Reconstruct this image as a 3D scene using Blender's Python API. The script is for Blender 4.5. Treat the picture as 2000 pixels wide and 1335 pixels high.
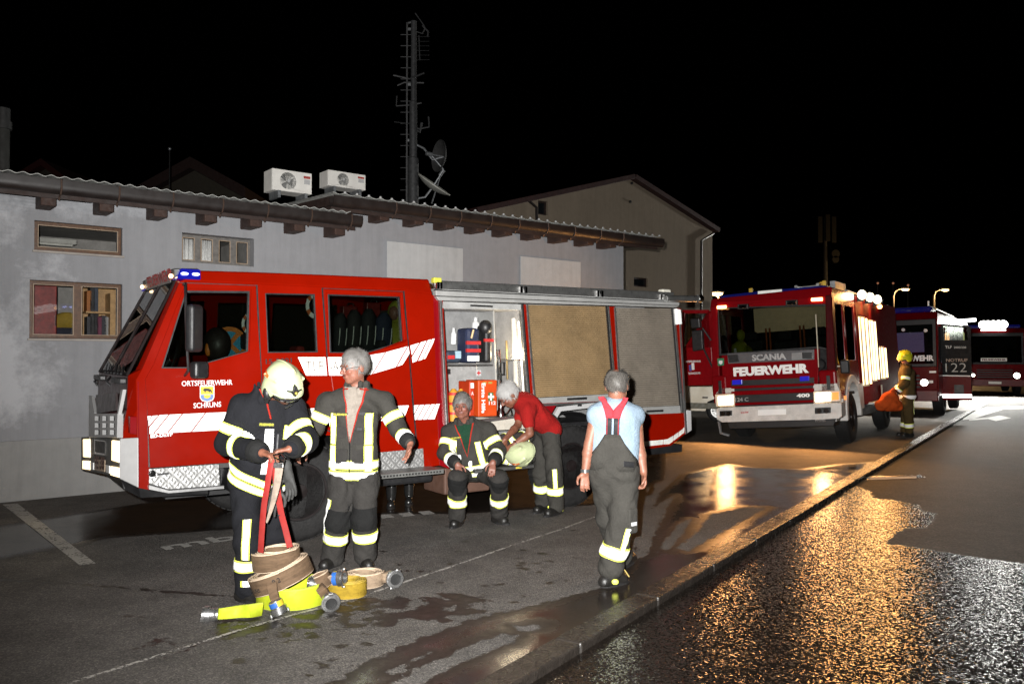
import bpy, bmesh, math, random
import numpy as np
from mathutils import Vector, Matrix, geometry
random.seed(7)
rng = np.random.default_rng(7)
for o in list(bpy.data.objects):
    bpy.data.objects.remove(o, do_unlink=True)
scene = bpy.context.scene
COL = scene.collection
# ---------------------------------------------------------------- camera
CAM_H = 1.8
FPX = 1600.0
PITCH = math.atan((695 - 667.5) / FPX)
cd = bpy.data.cameras.new('camera'); cam = bpy.data.objects.new('camera', cd); COL.objects.link(cam)
cam.location = (0, 0, CAM_H)
cam.rotation_euler = (math.pi / 2 + PITCH, 0, 0)
cd.sensor_width = 36.0; cd.lens = FPX / 2000 * 36.0
cd.clip_start = 0.1; cd.clip_end = 2000
scene.camera = cam
# ---------------------------------------------------------------- world, night sky
W = bpy.data.worlds.new('World'); scene.world = W; W.use_nodes = True
wn = W.node_tree; bg = wn.nodes['Background']
sky = wn.nodes.new('ShaderNodeTexSky'); sky.sky_type = 'NISHITA'; sky.sun_disc = False
sky.sun_elevation = math.radians(-4); sky.sun_rotation = math.radians(200)
wn.links.new(sky.outputs[0], bg.inputs[0]); bg.inputs[1].default_value = 0.004
# the flash on the photographer's camera, up left of the lens
fl = bpy.data.lights.new('camera_flash', 'SPOT'); flo = bpy.data.objects.new('camera_flash', fl); COL.objects.link(flo)
fl.energy = 8400; fl.color = (1.0, 0.985, 0.96); fl.shadow_soft_size = 0.025
fl.spot_size = math.radians(114); fl.spot_blend = 1.0
flo.location = (-0.14, -0.02, CAM_H + 0.13)
flo.rotation_euler = (math.pi / 2 + math.radians(12), 0, math.radians(-9))
# added fill lamp, sodium coloured, out of view behind the photographer
sl = bpy.data.lights.new('fill_light_behind', 'AREA'); slo = bpy.data.objects.new('fill_light_behind', sl); COL.objects.link(slo)
sl.energy = 110; sl.color = (1.0, 0.72, 0.45); sl.shape = 'DISK'; sl.size = 0.7
slo.location = (-7, -6, 8.0); slo.rotation_euler = (math.radians(42), 0, math.radians(-25))
scene.view_settings.view_transform = 'Standard'; scene.view_settings.look = 'None'
scene.view_settings.exposure = 0.0; scene.view_settings.gamma = 1.0
scene.view_settings.use_curve_mapping = False
scene.render.engine = 'CYCLES'
scene.cycles.use_denoising = True
scene.cycles.max_bounces = 7; scene.cycles.transparent_max_bounces = 16
scene.cycles.sample_clamp_indirect = 2.5; scene.cycles.sample_clamp_direct = 12.0; scene.cycles.use_adaptive_sampling = False
scene.cycles.caustics_reflective = False; scene.cycles.caustics_refractive = False

# ---------------------------------------------------------------- geometry helpers
_F = Vector((0, math.cos(PITCH), math.sin(PITCH))); _U = Vector((0, -math.sin(PITCH), math.cos(PITCH))); _R = Vector((1, 0, 0))
CAMP = Vector((0, 0, CAM_H))
def ray(u, v):
    return _F + _R * ((u - 1000) / FPX) + _U * ((667.5 - v) / FPX)
def at(u, v, y):
    d = ray(u, v); return CAMP + d * (y / d.y)
def gr(u, v, z=0.0):
    d = ray(u, v); return CAMP + d * ((z - CAM_H) / d.z)
class Frame:
    """a vehicle's or wall's own axes, placed in the world"""
    def __init__(s, M): s.M = M; s.I = M.inverted()
    def hit(s, u, v, p0, n):
        o = s.I @ CAMP; d = (s.I.to_3x3() @ ray(u, v)); n = Vector(n)
        return o + d * ((Vector(p0) - o).dot(n) / d.dot(n))

def setp(o, label=None, cat=None, group=None, kind=None):
    if label: o['label'] = label
    if cat: o['category'] = cat
    if group: o['group'] = group
    if kind: o['kind'] = kind
    return o
def thing(name, label, cat, M=None, group=None, loc=None, kind=None):
    o = bpy.data.objects.new(name, None); COL.objects.link(o)
    o.empty_display_size = 0.2
    if M is not None: o.matrix_world = M
    if loc is not None: o.location = loc
    return setp(o, label, cat, group, kind)
class MB:
    def __init__(s): s.v = []; s.f = []; s.m = []; s.cur = 0
    def add(s, vs, fs):
        b = len(s.v); s.v += [tuple(p) for p in vs]
        for f in fs: s.f.append(tuple(i + b for i in f)); s.m.append(s.cur)
        return s
    def box(s, a, b):
        (x0, y0, z0), (x1, y1, z1) = a, b
        return s.add([(x0,y0,z0),(x1,y0,z0),(x1,y1,z0),(x0,y1,z0),(x0,y0,z1),(x1,y0,z1),(x1,y1,z1),(x0,y1,z1)],
                     [(0,3,2,1),(4,5,6,7),(0,1,5,4),(1,2,6,5),(2,3,7,6),(3,0,4,7)])
    def obox(s, c, ax, ay, az):
        c = Vector(c); ax = Vector(ax); ay = Vector(ay); az = Vector(az); vs = []
        for k in (-1, 1):
            for i, j in ((-1,-1),(1,-1),(1,1),(-1,1)): vs.append(c + ax*i + ay*j + az*k)
        return s.add(vs, [(0,3,2,1),(4,5,6,7),(0,1,5,4),(1,2,6,5),(2,3,7,6),(3,0,4,7)])
    def loft(s, A, B, capa=True, capb=True):
        n = len(A); fs = [(i, (i+1) % n, n+(i+1) % n, n+i) for i in range(n)]
        s.add(list(A) + list(B), fs + ([tuple(reversed(range(n)))] if capa else []) + ([tuple(range(n, 2*n))] if capb else []))
        return s
    def rings(s, R, cap=True, close=False):
        n = len(R[0]); vs = [p for r in R for p in r]; fs = []
        m = len(R)
        for k in range(m if close else m - 1):
            a = k * n; b = ((k + 1) % m) * n
            for i in range(n): fs.append((a + i, a + (i+1) % n, b + (i+1) % n, b + i))
        if cap and not close: fs += [tuple(reversed(range(n))), tuple(range((m-1)*n, m*n))]
        return s.add(vs, fs)
    def tube(s, pts, r, n=8, cap=True, close=False, flat=None):
        pts = [Vector(p) for p in pts]; R = []; up = None; m = len(pts)
        for i, p in enumerate(pts):
            if close: t = pts[(i+1) % m] - pts[i-1]
            else: t = pts[min(i+1, m-1)] - pts[max(i-1, 0)]
            t.normalize()
            if up is None:
                up = Vector((0,0,1)) if abs(t.z) < .9 else Vector((1,0,0))
            x = t.cross(up).normalized(); up = x.cross(t).normalized()
            rr = r[i] if isinstance(r, (list, tuple)) else r
            f = flat if flat else 1
            R.append([p + x*math.cos(a)*rr + up*math.sin(a)*rr*f for a in [2*math.pi*k/n for k in range(n)]])
        return s.rings(R, cap, close)
    def cyl(s, a, b, r, n=20, r2=None): return s.tube([a, b], [r, r if r2 is None else r2], n)
    def lathe(s, prof, o=(0,0,0), axis=(0,0,1), n=28):
        o = Vector(o); ax = Vector(axis).normalized(); x = ax.orthogonal().normalized(); y = ax.cross(x)
        R = [[o + ax*h + (x*math.cos(a) + y*math.sin(a))*max(r, 1e-4) for a in [2*math.pi*k/n for k in range(n)]] for r, h in prof]
        return s.rings(R, True)
    def poly(s, outer, d, holes=()):
        """flat polygon with holes, 3-d points, thickened by vector d"""
        d = Vector(d); loops = [[Vector(p) for p in outer]] + [[Vector(p) for p in h] for h in holes]
        tri = geometry.tessellate_polygon(loops); flat = [p for l in loops for p in l]; n = len(flat)
        nrm = Vector((0,0,0))
        L = loops[0]
        for i in range(len(L)): nrm += L[i].cross(L[(i+1) % len(L)])
        fs = []
        for t in tri:
            a, b, c = [flat[i] for i in t]
            sgn = (b-a).cross(c-a).dot(d)
            t = tuple(t) if sgn < 0 else tuple(reversed(t))
            fs.append(t); fs.append(tuple(i + n for i in reversed(t)))
        b = 0
        for l in loops:
            m = len(l)
            for i in range(m): fs.append((b+i, b+(i+1) % m, n+b+(i+1) % m, n+b+i))
            b += m
        return s.add(flat + [p + d for p in flat], fs)
    def sphere(s, c, r, nu=16, nv=10):
        c = Vector(c)
        if not hasattr(r, '__len__'): r = (r, r, r)
        R = []
        for j in range(1, nv):
            t = math.pi * j / nv
            R.append([(c.x + r[0]*math.sin(t)*math.cos(2*math.pi*i/nu), c.y + r[1]*math.sin(t)*math.sin(2*math.pi*i/nu), c.z - r[2]*math.cos(t)) for i in range(nu)])
        return s.rings(R, True)
    def build(s, name, mat, parent=None, smooth=False, bevel=0, kind=None, label=None, angle=35, seg=2):
        me = bpy.data.meshes.new(name); me.from_pydata(s.v, [], s.f)
        mats = mat if isinstance(mat, (list, tuple)) else [mat]
        for m in mats: me.materials.append(m)
        if len(mats) > 1: me.polygons.foreach_set('material_index', s.m)
        bm = bmesh.new(); bm.from_mesh(me); bmesh.ops.recalc_face_normals(bm, faces=bm.faces); bm.to_mesh(me); bm.free()
        if smooth: 
            me.polygons.foreach_set('use_smooth', [True]*len(me.polygons))
            if smooth != 'all': me.set_sharp_from_angle(angle=math.radians(angle))
        me.update()
        o = bpy.data.objects.new(name, me); COL.objects.link(o)
        if parent is not None: o.parent = parent
        if bevel:
            b = o.modifiers.new('bevel', 'BEVEL'); b.width = bevel; b.segments = seg; b.limit_method = 'ANGLE'; b.angle_limit = math.radians(40)
            b.use_clamp_overlap = True; b.harden_normals = False
        if kind: o['kind'] = kind
        if label: o['label'] = label
        return o
def copy_of(o, parent=None, loc=None, M=None):
    c = o.copy(); COL.objects.link(c)
    if parent is not None: c.parent = parent
    if loc is not None: c.location = loc
    if M is not None: c.matrix_local = M
    return c

def letters(name, txt, mat, parent, P, X, Y, width=None, height=None, bold=0.0, depth=0.003, spacing=1.0, shear=0.0, n=None):
    """text built as thin solid letters: P lower-left corner, X writing direction, Y up"""
    cu = bpy.data.curves.new(name, 'FONT'); cu.body = txt; cu.size = 1; cu.offset = bold; cu.extrude = 0.5; cu.space_character = spacing
    cu.resolution_u = 3; cu.shear = shear
    t = bpy.data.objects.new('tmp', cu); COL.objects.link(t)
    dg = bpy.context.evaluated_depsgraph_get(); me = bpy.data.meshes.new_from_object(t.evaluated_get(dg))
    bpy.data.objects.remove(t, do_unlink=True); bpy.data.curves.remove(cu)
    me.name = name
    co = np.empty(len(me.vertices)*3); me.vertices.foreach_get('co', co); co = co.reshape(-1, 3)
    mn = co.min(0); mx = co.max(0); w = mx[0]-mn[0]; h = mx[1]-mn[1]
    co[:, :2] -= mn[:2]
    if height is None: sx = sy = width/w
    elif width is None: sx = sy = height/h
    else: sx = width/w; sy = height/h
    X = Vector(X).normalized(); Y = Vector(Y).normalized(); Z = Vector(n).normalized() if n is not None else X.cross(Y).normalized()
    R = np.array([X*sx, Y*sy, Z*depth]); co = co @ R + np.array(Vector(P))
    me.vertices.foreach_set('co', co.ravel())
    bm = bmesh.new(); bm.from_mesh(me); bmesh.ops.recalc_face_normals(bm, faces=bm.faces); bm.to_mesh(me); bm.free()
    me.materials.clear(); me.materials.append(mat); me.update()
    o = bpy.data.objects.new(name, me); COL.objects.link(o); o.parent = parent
    return o

# ---------------------------------------------------------------- materials
_M = {}
def nd(nt, t, **k):
    n = nt.nodes.new(t)
    for a, b in k.items(): setattr(n, a, b)
    return n
def noise(nt, vec, scale, detail=3, rough=.55, dist=0):
    n = nd(nt, 'ShaderNodeTexNoise'); n.inputs['Scale'].default_value = scale; n.inputs['Detail'].default_value = detail
    n.inputs['Roughness'].default_value = rough; n.inputs['Distortion'].default_value = dist
    nt.links.new(vec, n.inputs['Vector']); return n.outputs['Fac']
def ramp(nt, fac, stops):
    r = nd(nt, 'ShaderNodeValToRGB'); e = r.color_ramp.elements
    while len(e) < len(stops): e.new(0.5)
    for q, (p, c) in zip(e, stops):
        q.position = p; q.color = (c[0], c[1], c[2], 1) if hasattr(c, '__len__') else (c, c, c, 1)
    nt.links.new(fac, r.inputs[0]); return r.outputs[0]
def math_(nt, op, a, b=None, c=None, clamp=False):
    m = nd(nt, 'ShaderNodeMath', operation=op, use_clamp=clamp)
    for i, x in enumerate((a, b, c)):
        if x is None: continue
        if isinstance(x, (int, float)): m.inputs[i].default_value = x
        else: nt.links.new(x, m.inputs[i])
    return m.outputs[0]
def mixc(nt, fac, a, b, mode='MIX'):
    m = nd(nt, 'ShaderNodeMix', data_type='RGBA', blend_type=mode)
    def put(sock, x):
        if hasattr(x, 'is_linked') or isinstance(x, bpy.types.NodeSocket): nt.links.new(x, sock)
        elif hasattr(x, '__len__'): sock.default_value = (x[0], x[1], x[2], 1)
        else: sock.default_value = x
    put(m.inputs[0], fac); put(m.inputs[6], a); put(m.inputs[7], b)
    return m.outputs[2]
def base(name):
    m = bpy.data.materials.new(name); m.use_nodes = True; nt = m.node_tree
    return m, nt, nt.nodes['Principled BSDF']
def M(name, col, rough=.5, metal=0, bump=None, var=None, coat=0, emit=None, spec=.5, aniso=None):
    if name in _M: return _M[name]
    m, nt, p = base(name)
    p.inputs['Base Color'].default_value = (*col, 1); p.inputs['Roughness'].default_value = rough; p.inputs['Metallic'].default_value = metal
    p.inputs['Specular IOR Level'].default_value = spec
    if coat: p.inputs['Coat Weight'].default_value = coat; p.inputs['Coat Roughness'].default_value = .06
    tc = nd(nt, 'ShaderNodeTexCoord').outputs['Object']
    if var is None: var = (6, .12)
    f = noise(nt, tc, var[0], 5, .6); f2 = noise(nt, tc, var[0]*7.3, 3)
    f = math_(nt, 'ADD', math_(nt, 'MULTIPLY', f, .7), math_(nt, 'MULTIPLY', f2, .3))
    a = var[1]; c0 = [max(0, x*(1-2*a)) for x in col]; c1 = [min(1, x*(1+2*a)) for x in col]
    nt.links.new(ramp(nt, f, [(.3, c0), (.7, c1)]), p.inputs['Base Color'])
    rr = ramp(nt, noise(nt, tc, var[0]*2.1, 4), [(.3, max(0, rough*.8)), (.75, min(1, rough*1.25+.02))]); nt.links.new(rr, p.inputs['Roughness'])
    if bump:
        b = nd(nt, 'ShaderNodeBump'); b.inputs['Strength'].default_value = bump[1]; b.inputs['Distance'].default_value = bump[2] if len(bump) > 2 else .01
        nt.links.new(noise(nt, tc, bump[0], 4, .6), b.inputs['Height']); nt.links.new(b.outputs[0], p.inputs['Normal'])
    if emit:
        p.inputs['Emission Color'].default_value = (*emit[0], 1); p.inputs['Emission Strength'].default_value = emit[1]
    _M[name] = m; return m
def glassmat(name, tint=(.8, .85, .83), refl=.06, rough=.01, trans=.9):
    m = bpy.data.materials.new(name); m.use_nodes = True; nt = m.node_tree; nt.nodes.clear()
    out = nd(nt, 'ShaderNodeOutputMaterial'); t = nd(nt, 'ShaderNodeBsdfTransparent'); g = nd(nt, 'ShaderNodeBsdfGlossy'); mx = nd(nt, 'ShaderNodeMixShader')
    t.inputs[0].default_value = (*[x*trans for x in tint], 1); g.inputs['Roughness'].default_value = rough
    fr = nd(nt, 'ShaderNodeFresnel'); fr.inputs[0].default_value = 1.5
    f = math_(nt, 'ADD', fr.outputs[0], refl - .04, clamp=True)
    nt.links.new(f, mx.inputs[0]); nt.links.new(t.outputs[0], mx.inputs[1]); nt.links.new(g.outputs[0], mx.inputs[2]); nt.links.new(mx.outputs[0], out.inputs[0])
    return m
def lampmat(name, col, strength):
    m = bpy.data.materials.new(name); m.use_nodes = True; nt = m.node_tree; p = nt.nodes['Principled BSDF']
    p.inputs['Base Color'].default_value = (.8, .8, .8, 1); p.inputs['Emission Color'].default_value = (*col, 1); p.inputs['Emission Strength'].default_value = strength
    return m
def point(name, loc, energy, color, r=.08, parent=None, kind='POINT', rot=None, size=None, sizey=None, spot=None):
    l = bpy.data.lights.new(name, kind); l.energy = energy; l.color = color
    if kind in ('POINT', 'SPOT'): l.shadow_soft_size = r
    if kind == 'AREA':
        l.shape = 'RECTANGLE'; l.size = size; l.size_y = sizey or size
    if spot: l.spot_size = math.radians(spot); l.spot_blend = .4
    o = bpy.data.objects.new(name, l); COL.objects.link(o); o.location = loc
    if rot is not None: o.rotation_euler = rot
    if parent is not None: o.parent = parent
    return o
RED = M('red_paint', (.205, .0045, .0005), .28, coat=.05, var=(1.2, .06), bump=(14, .03), spec=.08)
DKRED = M('deep_red_paint', (.18, .003, .0055), .22, coat=.12, var=(1.5, .06), spec=.12)
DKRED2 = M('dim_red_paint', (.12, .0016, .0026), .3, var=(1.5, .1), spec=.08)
FLATBLK = M('flat_black', (.006,.006,.006), .5, spec=.1)
WHITE = M('white_paint', (.42, .42, .42), .4, coat=.3, var=(3, .06))
RETRO = M('reflective_sheeting', (.95, .95, .93), .35, var=(3, .02))
RETROY = M('reflective_yellow', (.80, .88, .12), .5, var=(8, .06))
BLACK = M('black_plastic', (.012, .012, .013), .45, var=(8, .2), bump=(120, .1))
RUBBER = M('tyre_rubber', (.007, .0065, .0065), .75, var=(14, .3), bump=(60, .3))
DARK = M('dark_recess', (.008, .008, .008), .9)
ALU = M('brushed_aluminium', (.42, .42, .41), .32, .9, var=(9, .12), bump=(70, .05))
ALUM = M('matt_aluminium', (.38, .38, .37), .45, .35, var=(5, .08))
GALV = M('galvanised_steel', (.22, .23, .24), .5, .6, var=(14, .22))
CHROME = M('chrome', (.7, .7, .7), .12, 1, var=(4, .05))
SEAT = M('dark_seat_cloth', (.02, .02, .022), .9)
GLASS = glassmat('window_glass', tint=(.97,.97,.97), trans=.97, refl=.045)
CARGLASS = glassmat('tinted_vehicle_glass', tint=(.55, .58, .55), refl=.05)
ASPHD = (.115, .110, .104)
# ================================================================ GROUND
ROADZ = -0.045
K0 = np.array([0.868, 5.78]); KD = np.array([.5595, .8288]); KN = np.array([-.8288, .5595])
def gp(pts, z=0.0):
    return np.array([[*gr(u, v, z)[:2]] for u, v in pts])
def sd_poly(P, poly):
    d = np.full(len(P), 1e9); ins = np.zeros(len(P), bool); n = len(poly)
    for i in range(n):
        a = poly[i]; b = poly[(i+1) % n]; e = b - a; w = P - a
        t = np.clip((w @ e) / (e @ e + 1e-12), 0, 1); q = w - t[:, None]*e
        d = np.minimum(d, (q**2).sum(1))
        c = ((a[1] > P[:, 1]) != (b[1] > P[:, 1])) & (P[:, 0] < (b[0]-a[0])*(P[:, 1]-a[1])/((b[1]-a[1]) + 1e-12) + a[0])
        ins ^= c
    d = np.sqrt(d); return np.where(ins, -d, d)
def sd_line(P, line, r):
    d = np.full(len(P), 1e9)
    for a, b in zip(line[:-1], line[1:]):
        e = b - a; w = P - a; t = np.clip((w @ e)/(e @ e), 0, 1); q = w - t[:, None]*e
        d = np.minimum(d, np.sqrt((q**2).sum(1)))
    return d - r
def asphalt(name, sparkle):
    m, nt, p = base(name)
    tc = nd(nt, 'ShaderNodeTexCoord').outputs['Object']
    at_ = nd(nt, 'ShaderNodeAttribute', attribute_name='wet').outputs['Fac']
    n1 = noise(nt, tc, 9, 6, .65); n2 = noise(nt, tc, 60, 3, .6); n3 = noise(nt, tc, 1.1, 4, .6)
    w = math_(nt, 'ADD', at_, math_(nt, 'MULTIPLY', math_(nt, 'SUBTRACT', n1, .5), .20)); w = math_(nt, 'ADD', w, math_(nt, 'MULTIPLY', math_(nt, 'SUBTRACT', noise(nt, tc, 27, 4, .7), .5), .07))
    w = math_(nt, 'ADD', w, math_(nt, 'MULTIPLY', math_(nt, 'SUBTRACT', n2, .5), .03))
    mr = nd(nt, 'ShaderNodeMapRange'); mr.inputs['From Min'].default_value = .006; mr.inputs['From Max'].default_value = -.006
    nt.links.new(w, mr.inputs['Value']); wet = mr.outputs[0]
    vo = nd(nt, 'ShaderNodeTexVoronoi', feature='F1'); vo.inputs['Scale'].default_value = 105 if not sparkle else 62; nt.links.new(tc, vo.inputs['Vector'])
    vo2 = nd(nt, 'ShaderNodeTexVoronoi', feature='F1'); vo2.inputs['Scale'].default_value = 190 if not sparkle else 118; nt.links.new(tc, vo2.inputs['Vector'])
    stone = ramp(nt, vo.outputs['Color'], [(0, (.068, .064, .060)), (.55, (.110, .102, .095)), (1, (.21, .19, .172))])
    if sparkle: stone = mixc(nt, 1.0, stone, (.44,.425,.40), 'MULTIPLY')
    big = ramp(nt, n3, [(.25, .72), (.75, 1.18)])
    stain = ramp(nt, noise(nt, tc, 3.1, 5, .7), [(.35, .8), (.6, 1.05)])
    dry = mixc(nt, 1.0, mixc(nt, 1.0, stone, big, 'MULTIPLY'), stain, 'MULTIPLY')
    wc = mixc(nt, 1.0, dry, (.20, .17, .155), 'MULTIPLY')
    nt.links.new(mixc(nt, wet, dry, wc), p.inputs['Base Color'])
    depth = nd(nt, 'ShaderNodeMapRange'); depth.inputs['From Min'].default_value = -.02; depth.inputs['From Max'].default_value = -.35
    nt.links.new(w, depth.inputs['Value'])
    if sparkle:
        rw = .11
        nt.links.new(math_(nt, 'SUBTRACT', .8, math_(nt, 'MULTIPLY', wet, .8 - rw)), p.inputs['Roughness'])
    else:
        rw = ramp(nt, noise(nt, tc, 2.3, 3), [(.35, .08), (.65, .24)])
        depth.inputs['From Max'].default_value = -.16
        nt.links.new(mixc(nt, wet, (.82, .82, .82), mixc(nt, depth.outputs[0], (.46, .46, .46), rw)), p.inputs['Roughness'])
    nt.links.new(math_(nt, 'ADD', .25, math_(nt, 'MULTIPLY', wet, .25 if sparkle else .08)), p.inputs['Specular IOR Level'])
    h = math_(nt, 'ADD', math_(nt, 'MULTIPLY', vo.outputs['Distance'], -.7), math_(nt, 'MULTIPLY', vo2.outputs['Distance'], -.35))
    h = math_(nt, 'ADD', h, math_(nt, 'MULTIPLY', noise(nt, tc, 38, 3), .6))
    b = nd(nt, 'ShaderNodeBump'); b.inputs['Distance'].default_value = .007
    nt.links.new(h, b.inputs['Height'])
    if sparkle:
        h2 = math_(nt, 'ADD', noise(nt, tc, 52, 2, .5), math_(nt, 'MULTIPLY', noise(nt, tc, 120, 2), .3)); nt.links.new(h2, b.inputs['Height'])
        b.inputs['Strength'].default_value = 1.0; b.inputs['Distance'].default_value = .013
    else:
        nt.links.new(math_(nt, 'SUBTRACT', .8, math_(nt, 'MULTIPLY', wet, .72)), b.inputs['Strength'])
    if sparkle:
        # wet aggregate: every stone carries its own small, nearly flat film of water
        geo = nd(nt, 'ShaderNodeNewGeometry')
        def facet(scale, k):
            mp = nd(nt, 'ShaderNodeMapping'); nt.links.new(tc, mp.inputs['Vector'])
            v = nd(nt, 'ShaderNodeTexVoronoi', feature='F1'); v.name = 'facet'; v.inputs['Scale'].default_value = scale; nt.links.new(mp.outputs[0], v.inputs['Vector'])
            wn2 = nd(nt, 'ShaderNodeTexWhiteNoise', noise_dimensions='3D'); nt.links.new(v.outputs['Position'], wn2.inputs['Vector'])
            a = nd(nt, 'ShaderNodeVectorMath', operation='SUBTRACT'); nt.links.new(v.outputs['Color'], a.inputs[0]); a.inputs[1].default_value = (.5,.5,.5)
            a2 = nd(nt, 'ShaderNodeVectorMath', operation='SUBTRACT'); nt.links.new(wn2.outputs['Color'], a2.inputs[0]); a2.inputs[1].default_value = (.5,.5,.5)
            c = nd(nt, 'ShaderNodeVectorMath', operation='ADD'); nt.links.new(a.outputs[0], c.inputs[0]); nt.links.new(a2.outputs[0], c.inputs[1])
            d = nd(nt, 'ShaderNodeVectorMath', operation='MULTIPLY'); d.name = 'tilt'; nt.links.new(c.outputs[0], d.inputs[0]); d.inputs[1].default_value = (k,k,0); return d.outputs[0]
        s1 = nd(nt, 'ShaderNodeVectorMath', operation='ADD'); nt.links.new(facet(68, .165), s1.inputs[0]); nt.links.new(facet(122, .10), s1.inputs[1])
        sc_ = nd(nt, 'ShaderNodeVectorMath', operation='SCALE'); nt.links.new(s1.outputs[0], sc_.inputs[0]); nt.links.new(wet, sc_.inputs['Scale'])
        s2 = nd(nt, 'ShaderNodeVectorMath', operation='ADD'); nt.links.new(b.outputs[0], s2.inputs[0]); nt.links.new(sc_.outputs[0], s2.inputs[1])
        s3 = nd(nt, 'ShaderNodeVectorMath', operation='NORMALIZE'); nt.links.new(s2.outputs[0], s3.inputs[0]); nt.links.new(s3.outputs[0], p.inputs['Normal'])
        nt.links.new(math_(nt, 'SUBTRACT', .9, math_(nt, 'MULTIPLY', wet, .72)), b.inputs['Strength']); b.inputs['Distance'].default_value = .006
    else: nt.links.new(b.outputs[0], p.inputs['Normal'])
    return m
def grid_sheet(name, A, B, z, wetf, mat):
    a, b = np.meshgrid(A, B, indexing='ij')
    P = K0 + a.reshape(-1, 1)*KD + b.reshape(-1, 1)*KN
    n, m = len(A), len(B)
    me = bpy.data.meshes.new(name)
    idx = np.arange(n*m).reshape(n, m)
    q = np.stack([idx[:-1, :-1], idx[1:, :-1], idx[1:, 1:], idx[:-1, 1:]], -1).reshape(-1, 4)
    if B[1] < B[0]: q = q[:, ::-1]
    V = np.column_stack([P, np.full(len(P), z)])
    me.vertices.add(len(V)); me.vertices.foreach_set('co', V.ravel())
    me.loops.add(q.size); me.loops.foreach_set('vertex_index', q.ravel())
    me.polygons.add(len(q)); me.polygons.foreach_set('loop_start', np.arange(0, q.size, 4)); me.polygons.foreach_set('loop_total', np.full(len(q), 4))
    me.update(); me.validate()
    at_ = me.attributes.new('wet', 'FLOAT', 'POINT'); at_.data.foreach_set('value', wetf(P).astype(np.float32))
    me.materials.append(mat)
    o = bpy.data.objects.new(name, me); COL.objects.link(o); o['kind'] = 'structure'
    return o
def grade(x0, x1, d, xe, g=1.35):
    r = list(np.arange(x0, x1, d)); s = d; x = r[-1]
    while x < xe: s *= g; x += s; r.append(x)
    return np.array(r)
def wet_parking(P):
    near = np.full(len(P), .5)
    polys = [gp([(-160,1110),(0,1092),(215,1050),(490,1030),(745,1003),(900,1003),(1165,985),(1240,962),(1300,935),(1300,880),(900,930),(303,978),(0,1026),(-160,1045)]),
             gp([(560,1400),(636,1335),(704,1300),(776,1264),(866,1228),(920,1210),(1010,1188),(1100,1167),(1190,1141),(1237,1084),(1262,1020),(1290,960),(1330,925),(1420,905),(1480,912),(1560,915),(1640,905),(1712,900),(1690,925),(1605,975),(1464,1060),(1240,1195),(1100,1290),(1000,1400)])]
    holes = [gp([(1290,1070),(1325,1022),(1350,1012),(1335,1040),(1305,1075)]), gp([(1322,1070),(1365,1035),(1385,1005),(1450,990),(1500,990),(1400,1045),(1345,1075)]),
             gp([(720,1360),(812,1303),(866,1282),(920,1257),(974,1239),(1013,1239),(1006,1250),(938,1278),(884,1300),(790,1350)]),
             gp([(754,1314),(796,1290),(837,1275),(815,1288),(770,1316)]), gp([(1245,1010),(1318,965),(1300,1000),(1276,1050),(1262,1085),(1240,1090)]),
             gp([(1005,1222),(1062,1217),(1055,1228),(1020,1232)])]
    lines = [(gp([(-100,1118),(0,1131),(100,1136),(300,1152),(400,1160),(480,1166)]), .02)]
    d = near
    for p in polys: d = np.minimum(d, sd_poly(P, p))
    for h in holes: d = np.maximum(d, -sd_poly(P, h))
    for l, r in lines: d = np.minimum(d, sd_line(P, l, r))
    R = np.random.default_rng(3)
    def blobs(n, u0, u1, v0, v1, s0, s1, st=2.2):
        nonlocal d
        for _ in range(n):
            c = np.array(gr(R.uniform(u0, u1), R.uniform(v0, v1))[:2]); s = R.uniform(s0, s1)**1.0; a = R.uniform(-.3, .3)
            D = P - c; x = D[:, 0]*math.cos(a) + D[:, 1]*math.sin(a); y = -D[:, 0]*math.sin(a) + D[:, 1]*math.cos(a)
            d = np.minimum(d, np.sqrt((x/1.35)**2 + (y*1.1)**2) - s)
    blobs(26, 760, 930, 1160, 1215, .02, .11); blobs(34, 610, 760, 1170, 1225, .015, .08); blobs(26, 430, 620, 1195, 1250, .015, .07)
    blobs(16, 300, 480, 1245, 1335, .01, .035); blobs(26, 560, 820, 1225, 1330, .008, .03); blobs(60, 780, 1240, 1030, 1200, .008, .034)
    blobs(14, 640, 1000, 1010, 1100, .008, .025); blobs(10, 0, 420, 1200, 1290, .008, .02); blobs(7, 1010, 1060, 1090, 1120, .01, .045)
    return d
def wet_road(P):
    d = np.full(len(P), .5)
    wetp = [gp([(400,1700),(1000,1345),(1110,1262),(1240,1195),(1464,1062),(1605,975),(1650,952),(1662,945),(1700,958),(1705,972),(1745,976),(1792,985),(1800,996),(1830,1002),(1812,1030),(1765,1032),(1742,1050),(1730,1062),(1760,1064),(1860,1080),(2010,1102),(2300,1150),(2400,1335),(2600,1800),(400,1800)], ROADZ),
            gp([(1690,929),(1800,927),(1806,932),(1700,937),(1680,936)], ROADZ)]
    for p in wetp: d = np.minimum(d, sd_poly(P, p))
    return d
MPARK = asphalt('asphalt_parking', False); MROAD = asphalt('asphalt_road', True)
Aax = grade(-2.2, 13.5, .03, 420); Aax = np.concatenate([-np.array([200, 60, 20, 8, 4]), Aax])
road = grid_sheet('road', np.concatenate([-np.array([200, 60, 20, 8, 4]), grade(-2.2, 9, .035, 420)]), -np.concatenate([[-.0], grade(.04, 5.5, .035, 300)]), ROADZ, wet_road, MROAD)
park = grid_sheet('parking_lot', np.concatenate([-np.array([200, 60, 20, 8, 4]), grade(-2.2, 10, .03, 24)[:-1], [25.5]]), np.concatenate([[.2], grade(.225, 8.5, .03, 300)]), 0.0, wet_parking, MPARK)
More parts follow.
